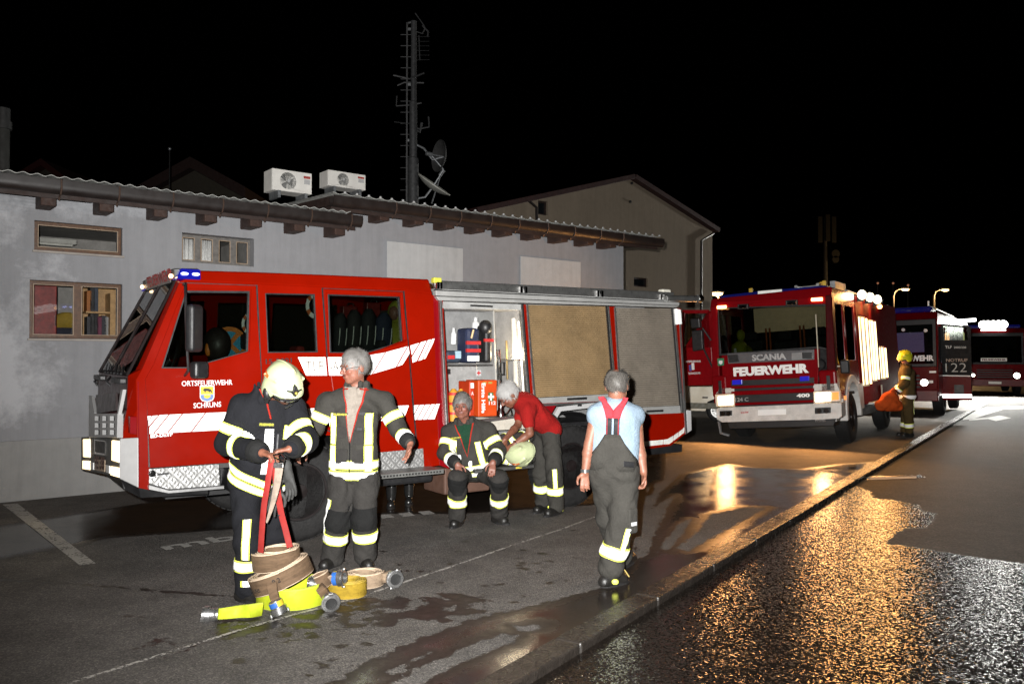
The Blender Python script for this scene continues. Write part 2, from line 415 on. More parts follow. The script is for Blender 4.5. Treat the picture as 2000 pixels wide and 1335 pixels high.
# beyond the kerb end the yard drops to road level
far = MB(); a0 = 25.5
def kp(a, b, z=0.0): q = K0 + KD*a + KN*b; return (q[0], q[1], z)
far.add([kp(a0, 0, ROADZ+.004), kp(400, 0, ROADZ+.004), kp(400, 300, ROADZ+.004), kp(a0, 300, ROADZ+.004)], [(0,1,2,3)])
MFAR = M('far_asphalt', (.09, .085, .08), .62, var=(.6, .25), bump=(60, .5, .02))
far.build('yard_road', MFAR, kind='structure')
# the kerb, stone by stone
KST = M('kerb_granite', (.024, .020, .017), .26, var=(9, .22), bump=(45, .6, .012))
kerb = thing('kerb', None, None, kind='structure')
L = 1.17; j0 = .39 - 4*L
proto = None
ang = math.atan2(KD[1], KD[0])
for i in range(0, 26):
    a = j0 + i*L
    if a > 25.2: break
    if proto is None:
        b = MB(); b.box((.004, .002, -.2), (L-.006, .196, .012)); proto = b.build('kerb_stone', KST, kerb, bevel=.014); o = proto
    else: o = copy_of(proto, kerb)
    q = K0 + KD*a
    o.location = (q[0], q[1], random.uniform(-.002, .003)); o.rotation_euler = (random.uniform(-.004, .004), random.uniform(-.002, .002), ang)
sub = MB()
sub.loft([kp(-6,.004,-.3), kp(25.5,.004,-.3), kp(25.5,.198,-.3), kp(-6,.198,-.3)], [kp(-6,.004,-.012), kp(25.5,.004,-.012), kp(25.5,.198,-.012), kp(-6,.198,-.012)])
sub.build('joint_mortar', M('mortar', (.05,.045,.04), .9), kerb)
PAINT = None
def paintmat(name, wear, col=(.55, .55, .53)):
    m = bpy.data.materials.new(name); m.use_nodes = True; nt = m.node_tree; p = nt.nodes['Principled BSDF']; out = nt.nodes['Material Output']
    tc = nd(nt, 'ShaderNodeTexCoord').outputs['Object']
    p.inputs['Base Color'].default_value = (*col, 1); p.inputs['Roughness'].default_value = .7
    tr = nd(nt, 'ShaderNodeBsdfTransparent'); mx = nd(nt, 'ShaderNodeMixShader')
    f = math_(nt, 'ADD', math_(nt, 'MULTIPLY', noise(nt, tc, 45, 4, .7), .6), math_(nt, 'MULTIPLY', noise(nt, tc, 8, 4, .7), .4))
    r = ramp(nt, f, [(wear - .03, 0), (wear + .03, 1)])
    nt.links.new(r, mx.inputs[0]); nt.links.new(tr.outputs[0], mx.inputs[1]); nt.links.new(p.outputs[0], mx.inputs[2]); nt.links.new(mx.outputs[0], out.inputs[0])
    return m
PLINE = paintmat('worn_line_paint', .44, (.36, .35, .33)); PCHALK = paintmat('chalk', .50, (.42, .40, .37)); PROAD = paintmat('road_paint', .36, (.62, .62, .6))
def flat(name, pts, z, mat, zz=.004):
    b = MB(); b.add([(*gr(u, v, z)[:2], z + zz) for u, v in pts], [tuple(range(len(pts)))]); return b.build(name, mat, kind='structure')
flat('parking_line_marking', [(5,985),(34,983),(187,1100),(156,1104)], 0, PLINE)
ch = MB(); cl = [(90,1352),(133,1335),(326,1275),(472,1229),(554,1206),(700,1166),(880,1107),(1000,1065),(1100,1032),(1170,1006),(1215,985)]
pts = [Vector(gr(u, v)) for u, v in cl]
for i in range(len(pts)-1):
    a, b_ = pts[i], pts[i+1]; t = (b_-a).normalized(); n = Vector((-t.y, t.x, 0))*.016
    z = Vector((0, 0, .004)); ch.add([a-n+z, b_-n+z, b_+n+z, a+n+z], [(0,1,2,3)])
ch.build('chalk_line_marking', PCHALK, kind='structure')
def ground_word(txt, pa, pb, h):
    a = gr(*pa); b_ = gr(*pb); X = (b_-a); Y = Vector((-X.y, X.x, 0)).normalized()
    o = letters('ground_lettering', txt, PLINE, None, a + Vector((0, 0, .004)), X, Y, width=X.length, height=h, bold=.02, depth=.0006, n=(0,0,1)); o['kind'] = 'structure'
ground_word('mbH', (325,1074), (545,1040), .26)
ground_word('ill', (745,1012), (850,1003), .2)
# markings by the junction
flat('road_edge_marking', [(1888,806),(1925,795),(1985,793),(2040,794),(2040,797),(1960,799),(1900,818),(1880,820)], ROADZ, PROAD)
flat('road_arrow_marking', [(1892,818),(1930,815),(1952,811),(1975,816),(1945,822),(1930,818),(1893,821)], ROADZ, PROAD)
flat('give_way_marking', [(1690,932),(1790,930),(1790,934),(1700,937)], ROADZ, PROAD, .005)
# ================================================================ BUILDINGS
wd = Vector((1.25, 1, 0)).normalized(); wn_ = Vector((wd.y, -wd.x, 0))      # along the wall, and out of it towards the yard
WM = Matrix(((wd.x, wn_.x, 0, -6.3), (wd.y, wn_.y, 0, 10.1), (0, 0, 1, 0), (0, 0, 0, 1)))
WF = Frame(WM)      # local: x along, y outward, z up
def wl(u, v, off=0.0):
    p = WF.hit(u, v, (0, off, 0), (0, 1, 0)); return p
# plaster with pale worn patches and one patch of light painted in
def plaster(name, col, patches=False):
    m, nt, p = base(name); tc = nd(nt, 'ShaderNodeTexCoord').outputs['Object']
    n1 = noise(nt, tc, .8, 6, .65); n2 = noise(nt, tc, 7, 5, .6)
    f = math_(nt, 'ADD', math_(nt, 'MULTIPLY', n1, .6), math_(nt, 'MULTIPLY', n2, .4))
    c = ramp(nt, f, [(.32, [x*.88 for x in col]), (.5, col), (.68, [x*1.09 for x in col])])
    # rain streaks running down
    mp = nd(nt, 'ShaderNodeMapping'); mp.inputs['Scale'].default_value = (3.5, 3.5, .25); nt.links.new(tc, mp.inputs['Vector'])
    st = ramp(nt, noise(nt, mp.outputs[0], 2.2, 5, .7), [(.42, 1.0), (.72, .8)])
    c = mixc(nt, .6, c, st, 'MULTIPLY')
    if patches:
        a = nd(nt, 'ShaderNodeAttribute', attribute_name='patch').outputs['Fac']
        w = math_(nt, 'ADD', a, math_(nt, 'MULTIPLY', math_(nt, 'SUBTRACT', noise(nt, tc, 4, 7, .75), .5), 1.1))
        mr = nd(nt, 'ShaderNodeMapRange'); mr.inputs['From Min'].default_value = .12; mr.inputs['From Max'].default_value = -.22; nt.links.new(w, mr.inputs['Value'])
        c = mixc(nt, math_(nt, 'MULTIPLY', mr.outputs[0], .6), c, [min(.75, x*2.1) for x in col])
    nt.links.new(c, p.inputs['Base Color']); p.inputs['Roughness'].default_value = .88; p.inputs['Specular IOR Level'].default_value = .2
    b = nd(nt, 'ShaderNodeBump'); b.inputs['Strength'].default_value = .55; b.inputs['Distance'].default_value = .012
    nt.links.new(math_(nt, 'ADD', noise(nt, tc, 55, 4, .7), math_(nt, 'MULTIPLY', noise(nt, tc, 3, 3), .8)), b.inputs['Height']); nt.links.new(b.outputs[0], p.inputs['Normal'])
    return m
PLA = plaster('grey_render', (.265, .27, .285), True); PLB = plaster('base_render', (.28, .28, .275)); PLW = plaster('pale_panel', (.44, .45, .455))
BEIGE = plaster('beige_render', (.22, .180, .135))
WOOD = M('brown_eave_wood', (.026, .014, .011), .65, var=(5, .25), bump=(50, .3))
GUT = M('brown_gutter_paint', (.015, .0105, .0095), .45, var=(3, .12))
FRAME = M('brown_window_frame', (.085, .036, .012), .45, var=(20, .3), bump=(60, .2))
FIBRE = M('fibre_cement', (.36, .36, .34), .8, var=(12, .25), bump=(70, .4))
wb = thing('workshop_building', 'long low grey rendered workshop behind the front fire engine, brown eaves and two window rows', 'building', WM)
C0 = wl(1218, 700).x; CL = -9.0
win = dict(top=[wl(*q) for q in [(68,430),(240,445),(238,500),(66,487)]], low=[wl(*q) for q in [(58,548),(240,553),(237,662),(57,660)]], mid=[wl(*q) for q in [(356,453),(496,467),(496,520),(355,512)]])
def rect(ps): xs = [p.x for p in ps]; zs = [p.z for p in ps]; return ((xs[0]+xs[3])/2, (xs[1]+xs[2])/2, (zs[2]+zs[3])/2, (zs[0]+zs[1])/2)
R_ = {k: rect(v) for k, v in win.items()}
def hole(r, y): x0, x1, z0, z1 = r; return [(x0,y,z0),(x1,y,z0),(x1,y,z1),(x0,y,z1)]
H1 = wl(0, 330, .55).z - .2; H2 = wl(1285, 468, .55).z - .12
b = MB(); b.poly([(CL,0,0),(C0,0,0),(C0,0,H2),(1.0,0,H2),(1.0,0,H1),(CL,0,H1)], (0,-.35,0), [hole(r, 0) for r in R_.values()])
b.poly([(C0-.35,-.35,0),(C0-.35,-8,0),(C0-.35,-8,H2),(C0-.35,-.35,H2)], (.35,0,0))
b.poly([(CL,-8,0),(C0,-8,0),(C0,-8,H1),(CL,-8,H1)], (0,-.3,0))
wall = b.build('wall', PLA, wb)
# subdivide the facade a little so the worn and painted-light patches can be stored on it
bm = bmesh.new(); bm.from_mesh(wall.data)
for _ in range(5):
    ed = [e for e in bm.edges if e.calc_length() > .35]
    if not ed: break
    bmesh.ops.subdivide_edges(bm, edges=ed, cuts=1); bmesh.ops.triangulate(bm, faces=[f for f in bm.faces if len(f.verts) > 4])
bm.to_mesh(wall.data); bm.free()
co = np.empty(len(wall.data.vertices)*3); wall.data.vertices.foreach_get('co', co); co = co.reshape(-1, 3)
P2 = co[:, [0, 2]]
def wp(l): return np.array([[wl(u, v).x, wl(u, v).z] for u, v in l])
d = np.full(len(P2), .9)
for l in ([(-60,370),(10,380),(28,430),(12,470),(-60,490)], [(75,500),(108,500),(135,545),(60,545)], [(0,610),(55,560),(55,720),(120,700),(100,780),(0,830),(-200,830),(-200,640)], [(85,395),(270,400),(270,416),(85,408)]):  # second outline: stray light between the windows, painted as a paler patch
    d = np.minimum(d, sd_poly(P2, wp(l)))
wall.data.attributes.new('patch', 'FLOAT', 'POINT').data.foreach_set('value', d.astype(np.float32))
b = MB(); zb = wl(0, 862, .02).z
b.box((CL, .001, 0), (C0+.02, .03, zb)); b.build('plinth', PLB, wb, bevel=.008)
for q in ([(755,470),(903,486),(903,600),(755,600)], [(1016,499),(1133,513),(1133,600),(1016,600)]):
    r = rect([wl(*k) for k in q]); b = MB(); b.box((r[0], .001, wl(903, 580).z if 0 else r[2]-.6), (r[1], .02, r[3])); b.build('wall_panel', PLW, wb, bevel=.004)
# windows
def window(r, nm, panes, deep, sill=True, fm=None):
    fm = fm or FRAME
    x0, x1, z0, z1 = r; f = .045
    b = MB(); b.poly([(x0+.003,-deep,z0+.003),(x1-.003,-deep,z0+.003),(x1-.003,-deep,z1-.003),(x0+.003,-deep,z1-.003)], (0,-.05,0),
        [[(a+f,-deep,z0+f),(c-f,-deep,z0+f),(c-f,-deep,z1-f),(a+f,-deep,z1-f)] for a, c in panes])
    w = b.build(nm, fm, wb, bevel=.006)
    for a, c in panes:
        g = MB(); g.box((a+f-.004,-deep-.028,z0+f-.004),(c-f+.004,-deep-.022,z1-f+.004)); g.build('pane', GLASS, w)
        s = MB(); s.poly([(a+f-.001,-deep+.006,z0+f-.001),(c-f+.001,-deep+.006,z0+f-.001),(c-f+.001,-deep+.006,z1-f+.001),(a+f-.001,-deep+.006,z1-f+.001)], (0,-.012,0), [[(a+f+.009,-deep+.006,z0+f+.009),(c-f-.009,-deep+.006,z0+f+.009),(c-f-.009,-deep+.006,z1-f-.009),(a+f+.009,-deep+.006,z1-f-.009)]])
        s.build('glazing_bead', M('pale_bead', (.3,.22,.15), .5), w)
    if sill: s = MB(); s.box((x0-.02,-.02,z0-.03),(x1+.02,.035,z0-.002)); s.build('sill', M('pale_sill', (.30,.27,.24), .5, var=(8,.1)), w, bevel=.005)
    return w
r = R_['top']; window(r, 'window', [(r[0], r[1])], .05)
r = R_['low']; xm = wl(153, 600).x; xn = wl(146, 600).x
window(r, 'window', [(r[0], xm+.0), (xm-.0, r[1])], .05)
r = R_['mid']; w4 = [r[0] + (r[1]-r[0])*k/4 for k in range(5)]
window(r, 'window', list(zip(w4[:-1], w4[1:])), .14, False, M('grey_window_frame', (.13,.12,.11), .5, var=(20,.2)))
# what stands in the rooms behind the panes
ROOM = M('room_wall_paint', (.30, .29, .27), .9); 
b = MB(); b.poly([(CL,-2.2,.9),(3.3,-2.2,.9),(3.3,-2.2,3.6),(CL,-2.2,3.6)], (0,-.06,0)); b.box((CL,-2.2,.85),(3.3,-.36,.9)); b.box((CL,-2.2,3.6),(3.3,-.36,3.65)); b.box((3.3,-2.2,.9),(3.36,-.36,3.6))
b.build('room_lining', ROOM, wb)
def inroom(name, lab, cat, q, depth, th, mat, lab2=None, bev=.01):
    p = [wl(u, v, -depth) for u, v in q]; xs = [k.x for k in p]; zs = [k.z for k in p]
    t = thing(name, lab, cat, WM @ Matrix.Translation((min(xs), -depth, min(zs))))
    b = MB(); b.box((0,-th,0), (max(xs)-min(xs), 0, max(zs)-min(zs))); b.build(lab2 or 'carcass', mat, t, bevel=bev); return t, (max(xs)-min(xs), max(zs)-min(zs))
REDW = M('red_stained_wood', (.22, .028, .022), .45, var=(14, .3)); PINE = M('pine_board', (.42, .25, .10), .5, var=(7, .25))
t, (w_, h_) = inroom('cupboard', 'tall red stained cupboard just inside the left pane of the lower window', 'cupboard', [(58,556),(110,700)], .75, .4, REDW, 'door'); b = MB(); b.box((w_*.93,.001,h_*.45),(w_*.96,.02,h_*.6)); b.build('handle', CHROME, t)
t, (w_, h_) = inroom('bookcase', 'open pine bookcase with dark files behind the right pane of the lower window', 'bookcase', [(160,562),(232,668)], .8, .3, PINE, 'back_panel')
for k in range(2): b = MB(); b.box((0,.001,h_*(.02+.5*k)),(w_*.62,.28,h_*(.02+.5*k)+.025)); b.build('shelf', PINE, t)
b = MB(); b.box((w_*.62,.001,0),(w_,.3,h_*.9)); b.build('side_panel', PINE, t)
for k, (x, h, c) in enumerate([(.06,.30,(.03,.03,.035)),(.15,.34,(.02,.02,.02)),(.24,.34,(.015,.015,.016)),(.33,.30,(.13,.02,.05)),(.45,.32,(.02,.02,.03)),(.53,.3,(.3,.3,.3))]):
    b = MB(); b.box((w_*x,.01,h_*.02+.026),(w_*x+.055,.2,h_*.02+.03+h)); b.build('file_binder', M('binder%d' % k, c, .6), t)
for k, (x, h, c) in enumerate([(.05,.28,(.35,.12,.02)),(.14,.33,(.02,.02,.02)),(.23,.33,(.03,.04,.06))]):
    b = MB(); b.box((w_*x,.01,h_*.52+.026),(w_*x+.055,.2,h_*.52+.03+h)); b.build('file_binder', M('binderb%d' % k, c, .6), t)
# a jacket hanging on the room wall
t = thing('hanging_jacket', 'dark jacket with yellow shoulders hanging behind the left pane of the lower window', 'jacket', WM @ Matrix.Translation(wl(130, 640, -1.3)))
b = MB(); b.rings([[(x*s, y*.07, z) for x, y in [(math.cos(q), math.sin(q)) for q in [2*math.pi*i/14 for i in range(14)]]] for s, z in [(.2,-.3),(.21,-.1),(.2,.1)]]); b.build('torso', M('navy_cloth', (.015,.017,.03), .9), t, smooth='all')
b = MB(); b.rings([[(x*s, y*.075, z) for x, y in [(math.cos(q), math.sin(q)) for q in [2*math.pi*i/14 for i in range(14)]]] for s, z in [(.203,.0),(.195,.14),(.11,.2),(.05,.22)]]); b.build('yoke', M('mustard_cloth', (.28,.19,.02), .9), t, smooth='all')
# pale curtains inside the four-pane window, a lamp strip in the upper window
b = MB(); r = R_['mid']; n = 90
top = [(r[0]+.02+(r[1]-r[0]-.5)*i/n, -.42+.02*math.sin(i*1.25)+.006*math.sin(i*3.1), r[3]-.03) for i in range(n+1)]
b.add(top + [(x, y, r[2]-.2) for x, y, z in top], [(i, i+1, n+2+i, n+1+i) for i in range(n)])
o = b.build('curtain', M('net_curtain', (.75,.75,.73), .9, var=(30,.1)), wb, smooth='all'); s = o.modifiers.new('th', 'SOLIDIFY'); s.thickness = .003
t, (w_, h_) = inroom('ceiling_lamp', 'unlit white strip lamp seen through the narrow upper left window', 'lamp', [(70,462),(150,478)], 1.4, .12, M('lamp_white', (.42,.42,.38), .6), 'housing'); b = MB(); b.box((.05,-.1,-.03),(w_-.05,-.02,-.001)); b.build('diffuser', M('lamp_diffuser', (.5,.5,.45), .3), t)
# ------------- roofs: left (lower) and right (upper)
def roof(x0, x1, ztop, over, rise, endcap, raf, rw, rh, tiles, dots):
    y1 = over
    # soffit boards + deck
    b = MB(); b.loft([(x0,y1-.03,ztop-.16),(x0,y1-.03,ztop-.02),(x0,-7.9,ztop+rise-.02),(x0,-7.9,ztop+rise-.16)], [(x1,y1-.03,ztop-.16),(x1,y1-.03,ztop-.02),(x1,-7.9,ztop+rise-.02),(x1,-7.9,ztop+rise-.16)])
    rf = b.build('roof', WOOD, wb)
    # gutter with hooks
    g = MB(); n = 10; prof = [(y1+.07+.075*math.cos(a), ztop-.10-.10*math.sin(a)) for a in [math.pi*k/n for k in range(n+1)]]
    prof = [(y1+.146, ztop-.03)] + prof + [(y1-.006, ztop-.03), (y1+.0, ztop-.03)] + [(y1+.07+.067*math.cos(a), ztop-.10-.092*math.sin(a)) for a in [math.pi*(n-k)/n for k in range(n+1)]] + [(y1+.138, ztop-.03)]
    g.loft([(x0-.03,y,z) for y, z in prof], [(x1+.05,y,z) for y, z in prof]); g.build('gutter', GUT, rf, smooth=True)
    fb = MB(); fb.box((x0,y1-.028,ztop-.24),(x1,y1-.004,ztop-.02)); fb.build('fascia_board', WOOD, rf)
    pr = hk = None
    for x in raf:
        if pr is None: b = MB(); b.box((-rw/2, .002, -rh), (rw/2, y1-.04, 0)); pr = b.build('rafter', M('rafter_wood', (.034,.016,.011), .7, var=(9,.3), bump=(40,.4)), rf, bevel=.01); o = pr
        else: o = copy_of(pr, rf)
        o.location = (x, 0, ztop-.16)
        if hk is None:
            b = MB(); b.tube([(0, y1+.0, ztop+.0), (0, y1+.15, ztop-.03), (0,y1+.155,ztop-.12),(0,y1+.11,ztop-.20),(0,y1+.03,ztop-.215),(0,y1-.0,ztop-.26)], .011, 6); hk = b.build('gutter_hook', M('hook_metal', (.10,.065,.05), .4, .5), rf); h = hk
        else: h = copy_of(hk, rf)
        h.location = (x+rw*.62, 0, 0)
    # corrugated sheets
    per = tiles; n = int((x1-x0)/per); N = 10
    prof = []
    for i in range(n*N+1):
        x = x0 + per*i/N; prof.append((x, .5+.5*math.cos(2*math.pi*i/N)))
    amp = .024
    def row(y, dz): return [(x, y, ztop+.01+dz+amp*c) for x, c in prof]
    A = row(y1+.06, 0); B = row(-7.9, rise); nn = len(A)
    b = MB(); A2 = [(x,y,z-.009) for x,y,z in A]; B2 = [(x,y,z-.009) for x,y,z in B]
    b.add(A+B+A2+B2, [(i,i+1,nn+i+1,nn+i) for i in range(nn-1)] + [(2*nn+i,3*nn+i,3*nn+i+1,2*nn+i+1) for i in range(nn-1)] + [(i,2*nn+i,2*nn+i+1,i+1) for i in range(nn-1)])
    b.build('corrugated_sheet', FIBRE, rf, smooth=True)
    if dots:
        pr = None
        for i in range(n):
            if pr is None: b = MB(); b.sphere((0,0,0), (.022,.022,.018), 8, 6); pr = b.build('roof_bolt_cap', WHITE, rf, smooth='all'); o = pr
            else: o = copy_of(pr, rf)
            o.location = (x0+per*(i+.0)+per, y1+.045, ztop+.035+amp*.5)
    return rf
z1 = wl(0, 330, .55).z; xl1 = wl(697, 415, .5).x
raf1 = [wl(u, 400, .3).x for u in (92, 205, 310, 407, 495, 580, 658)]
raf1 = [raf1[0]-1.03, raf1[0]-2.06] + raf1
roof(CL-.3, xl1, z1-.02, .45, .7, True, raf1, .17, .17, .15, False)
z2 = wl(1285, 468, .55).z; z2b = wl(662, 372, .55).z
raf2 = [wl(u, 440, .3).x for u in (745,812,872,932,986,1042,1095,1146,1190)]
roof(wl(650,380,.5).x, wl(1288, 468, .5).x, (z2+z2b)/2, .45, .35, True, raf2, .17, .13, .205, True)
# copper-ish edge trim hanging under the far end of the upper gutter
b = MB(); b.tube([wl(1170,455,.42)-Vector((0,0,.03)), wl(1296,473,.42)-Vector((0,0,.03))], .022, 8); b.build('drain_pipe', M('copper_edge', (.35,.2,.09), .35, .8), wb, smooth=True)
# side window sticking out at the corner
b = MB(); x = C0+.001; b.poly([(x,.0-.3,2.0),(x,-1.2,2.0),(x,-1.2,2.75),(x,-.3,2.75)], (.05,0,0), [[(x,-.34,2.04),(x,-1.16,2.04),(x,-1.16,2.71),(x,-.34,2.71)]]); b.build('side_window', WHITE, wb)

# ------------- AC units on the roof
def acunit(q, loff, lab, lab_fan=True):
    p = [wl(u, v, loff) for u, v in q]
    w_ = p[1].x - p[0].x; h_ = p[0].z - p[2].z
    t = thing('air_conditioner', lab, 'air conditioner', WM @ Matrix.Translation((p[0].x, loff, p[2].z)), 'air conditioning units on the workshop roof')
    AC = M('ac_casing', (.72,.70,.66), .45, var=(5,.06))
    b = MB(); b.poly([(0,0,0),(w_,0,0),(w_,0,h_),(0,0,h_)], (0,-.03,0), [[(w_*.40+h_*.4*math.cos(a), 0, h_*.5+h_*.4*math.sin(a)) for a in [2*math.pi*k/32 for k in range(32)]]])
    b.box((0,-.36,0),(.02,-.031,h_)); b.box((w_-.02,-.36,0),(w_,-.031,h_)); b.box((.021,-.36,h_-.02),(w_-.021,-.031,h_)); b.box((.021,-.36,0),(w_-.021,-.031,.02)); b.box((.021,-.36,.021),(w_-.021,-.34,h_-.021))
    b.build('casing', AC, t, bevel=.006)
    b = MB()
    for k in range(1, 8): 
        r = h_*.4*k/8; b.tube([(w_*.4+r*math.cos(a), .004, h_*.5+r*math.sin(a)) for a in [2*math.pi*j/24 for j in range(24)]], .0035, 4, close=True)
    for k in range(12):
        a = 2*math.pi*k/12; b.tube([(w_*.4, .006, h_*.5), (w_*.4+h_*.39*math.cos(a), .006, h_*.5+h_*.39*math.sin(a))], .003, 4)
    b.build('fan_guard', M('guard_wire', (.3,.3,.29), .5), t)
    b = MB(); b.cyl((w_*.4,.01,h_*.5),(w_*.4,.02,h_*.5), h_*.07, 20); b.build('fan_hub', WHITE, t)
    b = MB()
    for k in range(3):
        a = 2*math.pi*k/3; R1 = [(w_*.4+h_*.36*s*math.cos(a+o), -.10+.05*o, h_*.5+h_*.36*s*math.sin(a+o)) for s, o in ((.15,-.3),(1,-.45),(1,.45),(.15,.5))]
        b.loft(R1, [(x,y-.008,z) for x,y,z in R1])
    b.build('fan_blade', M('fan_grey', (.06,.06,.06), .5), t)
    b = MB(); b.box((w_*.79,.001,h_*.72),(w_*.96,.004,h_*.84)); b.build('warning_sticker', M('sticker_red', (.35,.05,.04), .5, var=(60,.4)), t)
    b = MB(); b.box((w_*.80,.001,h_*.45),(w_*.95,.004,h_*.68)); b.build('rating_sticker', WHITE, t)
    for x in (w_*.12, w_*.8): b = MB(); b.box((x,-.34,-.12),(x+.05,.03,-.001)); b.build('foot', GALV, t)
    return t
acunit([(532,328),(609,341),(609,380),(531,380)], -1.2, 'grey white air conditioner left of the roof step with its whole fan in view')
acunit([(641,331),(714,345),(714,372),(641,385)], -1.9, 'white air conditioner half hidden behind the upper roof edge')
# black board / roof step end
b = MB(); p = [wl(u, v, .3) for u, v in [(556,384),(655,362),(690,372),(690,404)]]
xs = wl(655,365,.5).x; b = MB(); b.loft([(xs,.4,z1-.02),(xs,.4,(z2+z2b)/2-.02),(xs,-7.9,z2+.3),(xs,-7.9,z1+.6)], [(xs+.04,.4,z1-.02),(xs+.04,.4,(z2+z2b)/2-.02),(xs+.04,-7.9,z2+.3),(xs+.04,-7.9,z1+.6)]); b.build('verge_board', WOOD, wb)

# ------------- mast with ladder, antennas, dishes
MY = 20.5
t = thing('radio_mast', 'tall grey steel mast with climbing ladder and antennas behind the workshop roof', 'mast', loc=(at(806, 385, MY).x, MY, 0))
bx = at(806, 385, MY).x; ztop = at(807, 42, MY).z
MG = M('mast_steel', (.055,.056,.058), .6, .3, var=(14,.25))
def ml(u, v, dy=0): p = at(u, v, MY+dy); return Vector((p.x - bx, dy, p.z))
b = MB(); zs = [0, ml(806,310).z, ml(806,308).z, ml(806,200).z, ml(807,198).z, ml(807,42).z]
x0 = ml(807,300).x
b.tube([(x0,0,zs[0]),(x0,0,zs[1]),(x0,0,zs[2]),(x0,0,zs[3]),(x0+.01,0,zs[4]),(x0+.01,0,zs[5])], [.14,.14,.10,.10,.075,.075], 14); b.build('pole', MG, t, smooth=True)
xl = ml(795,200).x
b = MB(); b.box((xl-.02,-.03,0),(xl+.02,.0,ml(797,45).z)); b.build('ladder_rail', MG, t)
pr = None; z = 2.6
while z < ztop-.1:
    if pr is None: b = MB(); b.tube([(xl-.16,-.015,0),(xl+.16,-.015,0)], .012, 6); pr = b.build('rung', MG, t); o = pr
    else: o = copy_of(pr, t)
    o.location = (0, 0, z); z += .28
for k in range(6): z = 3+k*(ztop-3.2)/5; b = MB(); b.box((xl,-.02,z-.03),(x0,.02,z+.03)); b.build('standoff_bracket', GALV, t)
def ant(pts, r=.018, nm='antenna_rod', mat=M('mast_steel', (.055,.056,.058), .6, .3)): b = MB(); b.tube([ml(*q) for q in pts], r, 6); return b.build(nm, mat, t, smooth=True)
ant([(797,45),(810,42)], .03, 'cross_arm'); ant([(813,62),(825,66),(830,55),(828,50),(811,26)], .014); ant([(825,50),(836,62),(835,72)], .022)
ant([(768,147,-.1),(800,154),(828,143,-.3)], .022, 'cross_arm'); ant([(776,167),(790,161),(828,162,.1)], .02, 'cross_arm'); ant([(775,188),(774,207),(803,205),(823,201)], .02)
ant([(803,243),(818,252),(838,248),(837,228)], .02); ant([(803,249),(820,258),(824,240)], .035, 'junction_box')
for k in range(6): y = 72+k*9; ant([(815,y,-.05),(838,y,-.4)], .007)
ant([(818,70),(820,118)], .014)
ant([(802,242,-.1),(770,238,-.4)], .01)
def dish(c, r, ax, depth, lab, mat, arm):
    d = thing('satellite_dish', lab, 'satellite dish', loc=(bx, MY, 0), group='dishes on the radio mast')
    b = MB(); n = 8
    prof = [(r*k/n, depth*(k/n)**2) for k in range(n+1)] + [(r*k/n, depth*(k/n)**2-.025) for k in range(n, -1, -1)]
    b.lathe(prof, c, ax, 36); b.build('reflector', mat, d, smooth=True)
    b = MB(); c = Vector(c); f = c + Vector(ax).normalized()*r*.9; b.tube([c, f], .02, 6); b.tube([c+Vector((0,0,-r*.8)), f], .018, 6); b.build('feed_arm', GALV, d)
    b = MB(); b.cyl(f-Vector(ax).normalized()*.05, f+Vector(ax).normalized()*.12, .05, 12); b.build('feed_horn', GALV, d)
    b = MB(); b.tube([c]+[Vector(a) for a in arm], .028, 8); b.build('mounting_arm', GALV, d, smooth=True)
    return d
DISH = M('dish_grey', (.22,.22,.20), .5, var=(6,.15)); DISHD = M('dish_dark', (.045,.045,.045), .5, var=(6,.2))
dish(ml(866,306), .40, (-.85,-.5,.05), .14, 'dark round dish held out high on the right side of the mast', DISHD, [ml(845,312), ml(828,290), ml(812,282)])
dish(ml(843,368), .48, (.55,-.15,.8), .13, 'pale dish tilted skyward at the foot of the mast just above the roof edge', M('dish_pale', (.42,.42,.38), .5), [ml(830,385), ml(812,388)])

# ------------- beige gabled house beyond
HD = 7.2
def hl(u, v, off=-HD): return wl(u, v, off)
hb = thing('gabled_house', 'beige rendered house with dark red brown gable roof beyond the workshop end', 'house', WM @ Matrix.Translation((0, -HD, 0)))
def hq(u, v): p = hl(u, v); return (p.x, 0, p.z)
ap = hq(1231,351); le = hq(930,416); ri = hq(1391,452); bo = hl(1391, 700)
b = MB(); wallp = [(le[0],0,0),(ri[0],0,0),ri,ap,le]
def sq(u0,v0,u1,v1): a = hq(u0,v0); c = hq(u1,v1); return [(a[0],0,c[2]),(c[0],0,c[2]),(c[0],0,a[2]),(a[0],0,a[2])]
wh = [sq(1051,391,1070,421), sq(1238,541,1266,561)]
b.poly(wallp, (0,-9,0), []) if 0 else b.poly(wallp, (0,-.3,0), wh)
b.poly([(ri[0]-.3,-.3,0),(ri[0]-.3,-9,0),(ri[0]-.3,-9,ri[2]),(ri[0]-.3,-.3,ri[2])], (.3,0,0))
b.build('wall', BEIGE, hb)
ROOFB = M('brown_red_roof', (.028,.008,.007), .75, var=(4,.25), bump=(20,.4))
for s, (A, B) in enumerate(((le, ap), (ap, ri))):
    A = Vector(A); B = Vector(B); dirr = (B-A).normalized(); up = Vector((-dirr.z,0,dirr.x))*.16
    if s == 0: A = A - dirr*.1
    else: B = B + dirr*.12
    b = MB(); b.loft([A+Vector((0,.25,.0)),B+Vector((0,.25,.0)),B+up+Vector((0,.25,0)),A+up+Vector((0,.25,0))],[A+Vector((0,-9,0)),B+Vector((0,-9,0)),B+up+Vector((0,-9,0)),A+up+Vector((0,-9,0))]); b.build('roof', ROOFB, hb, bevel=.01)
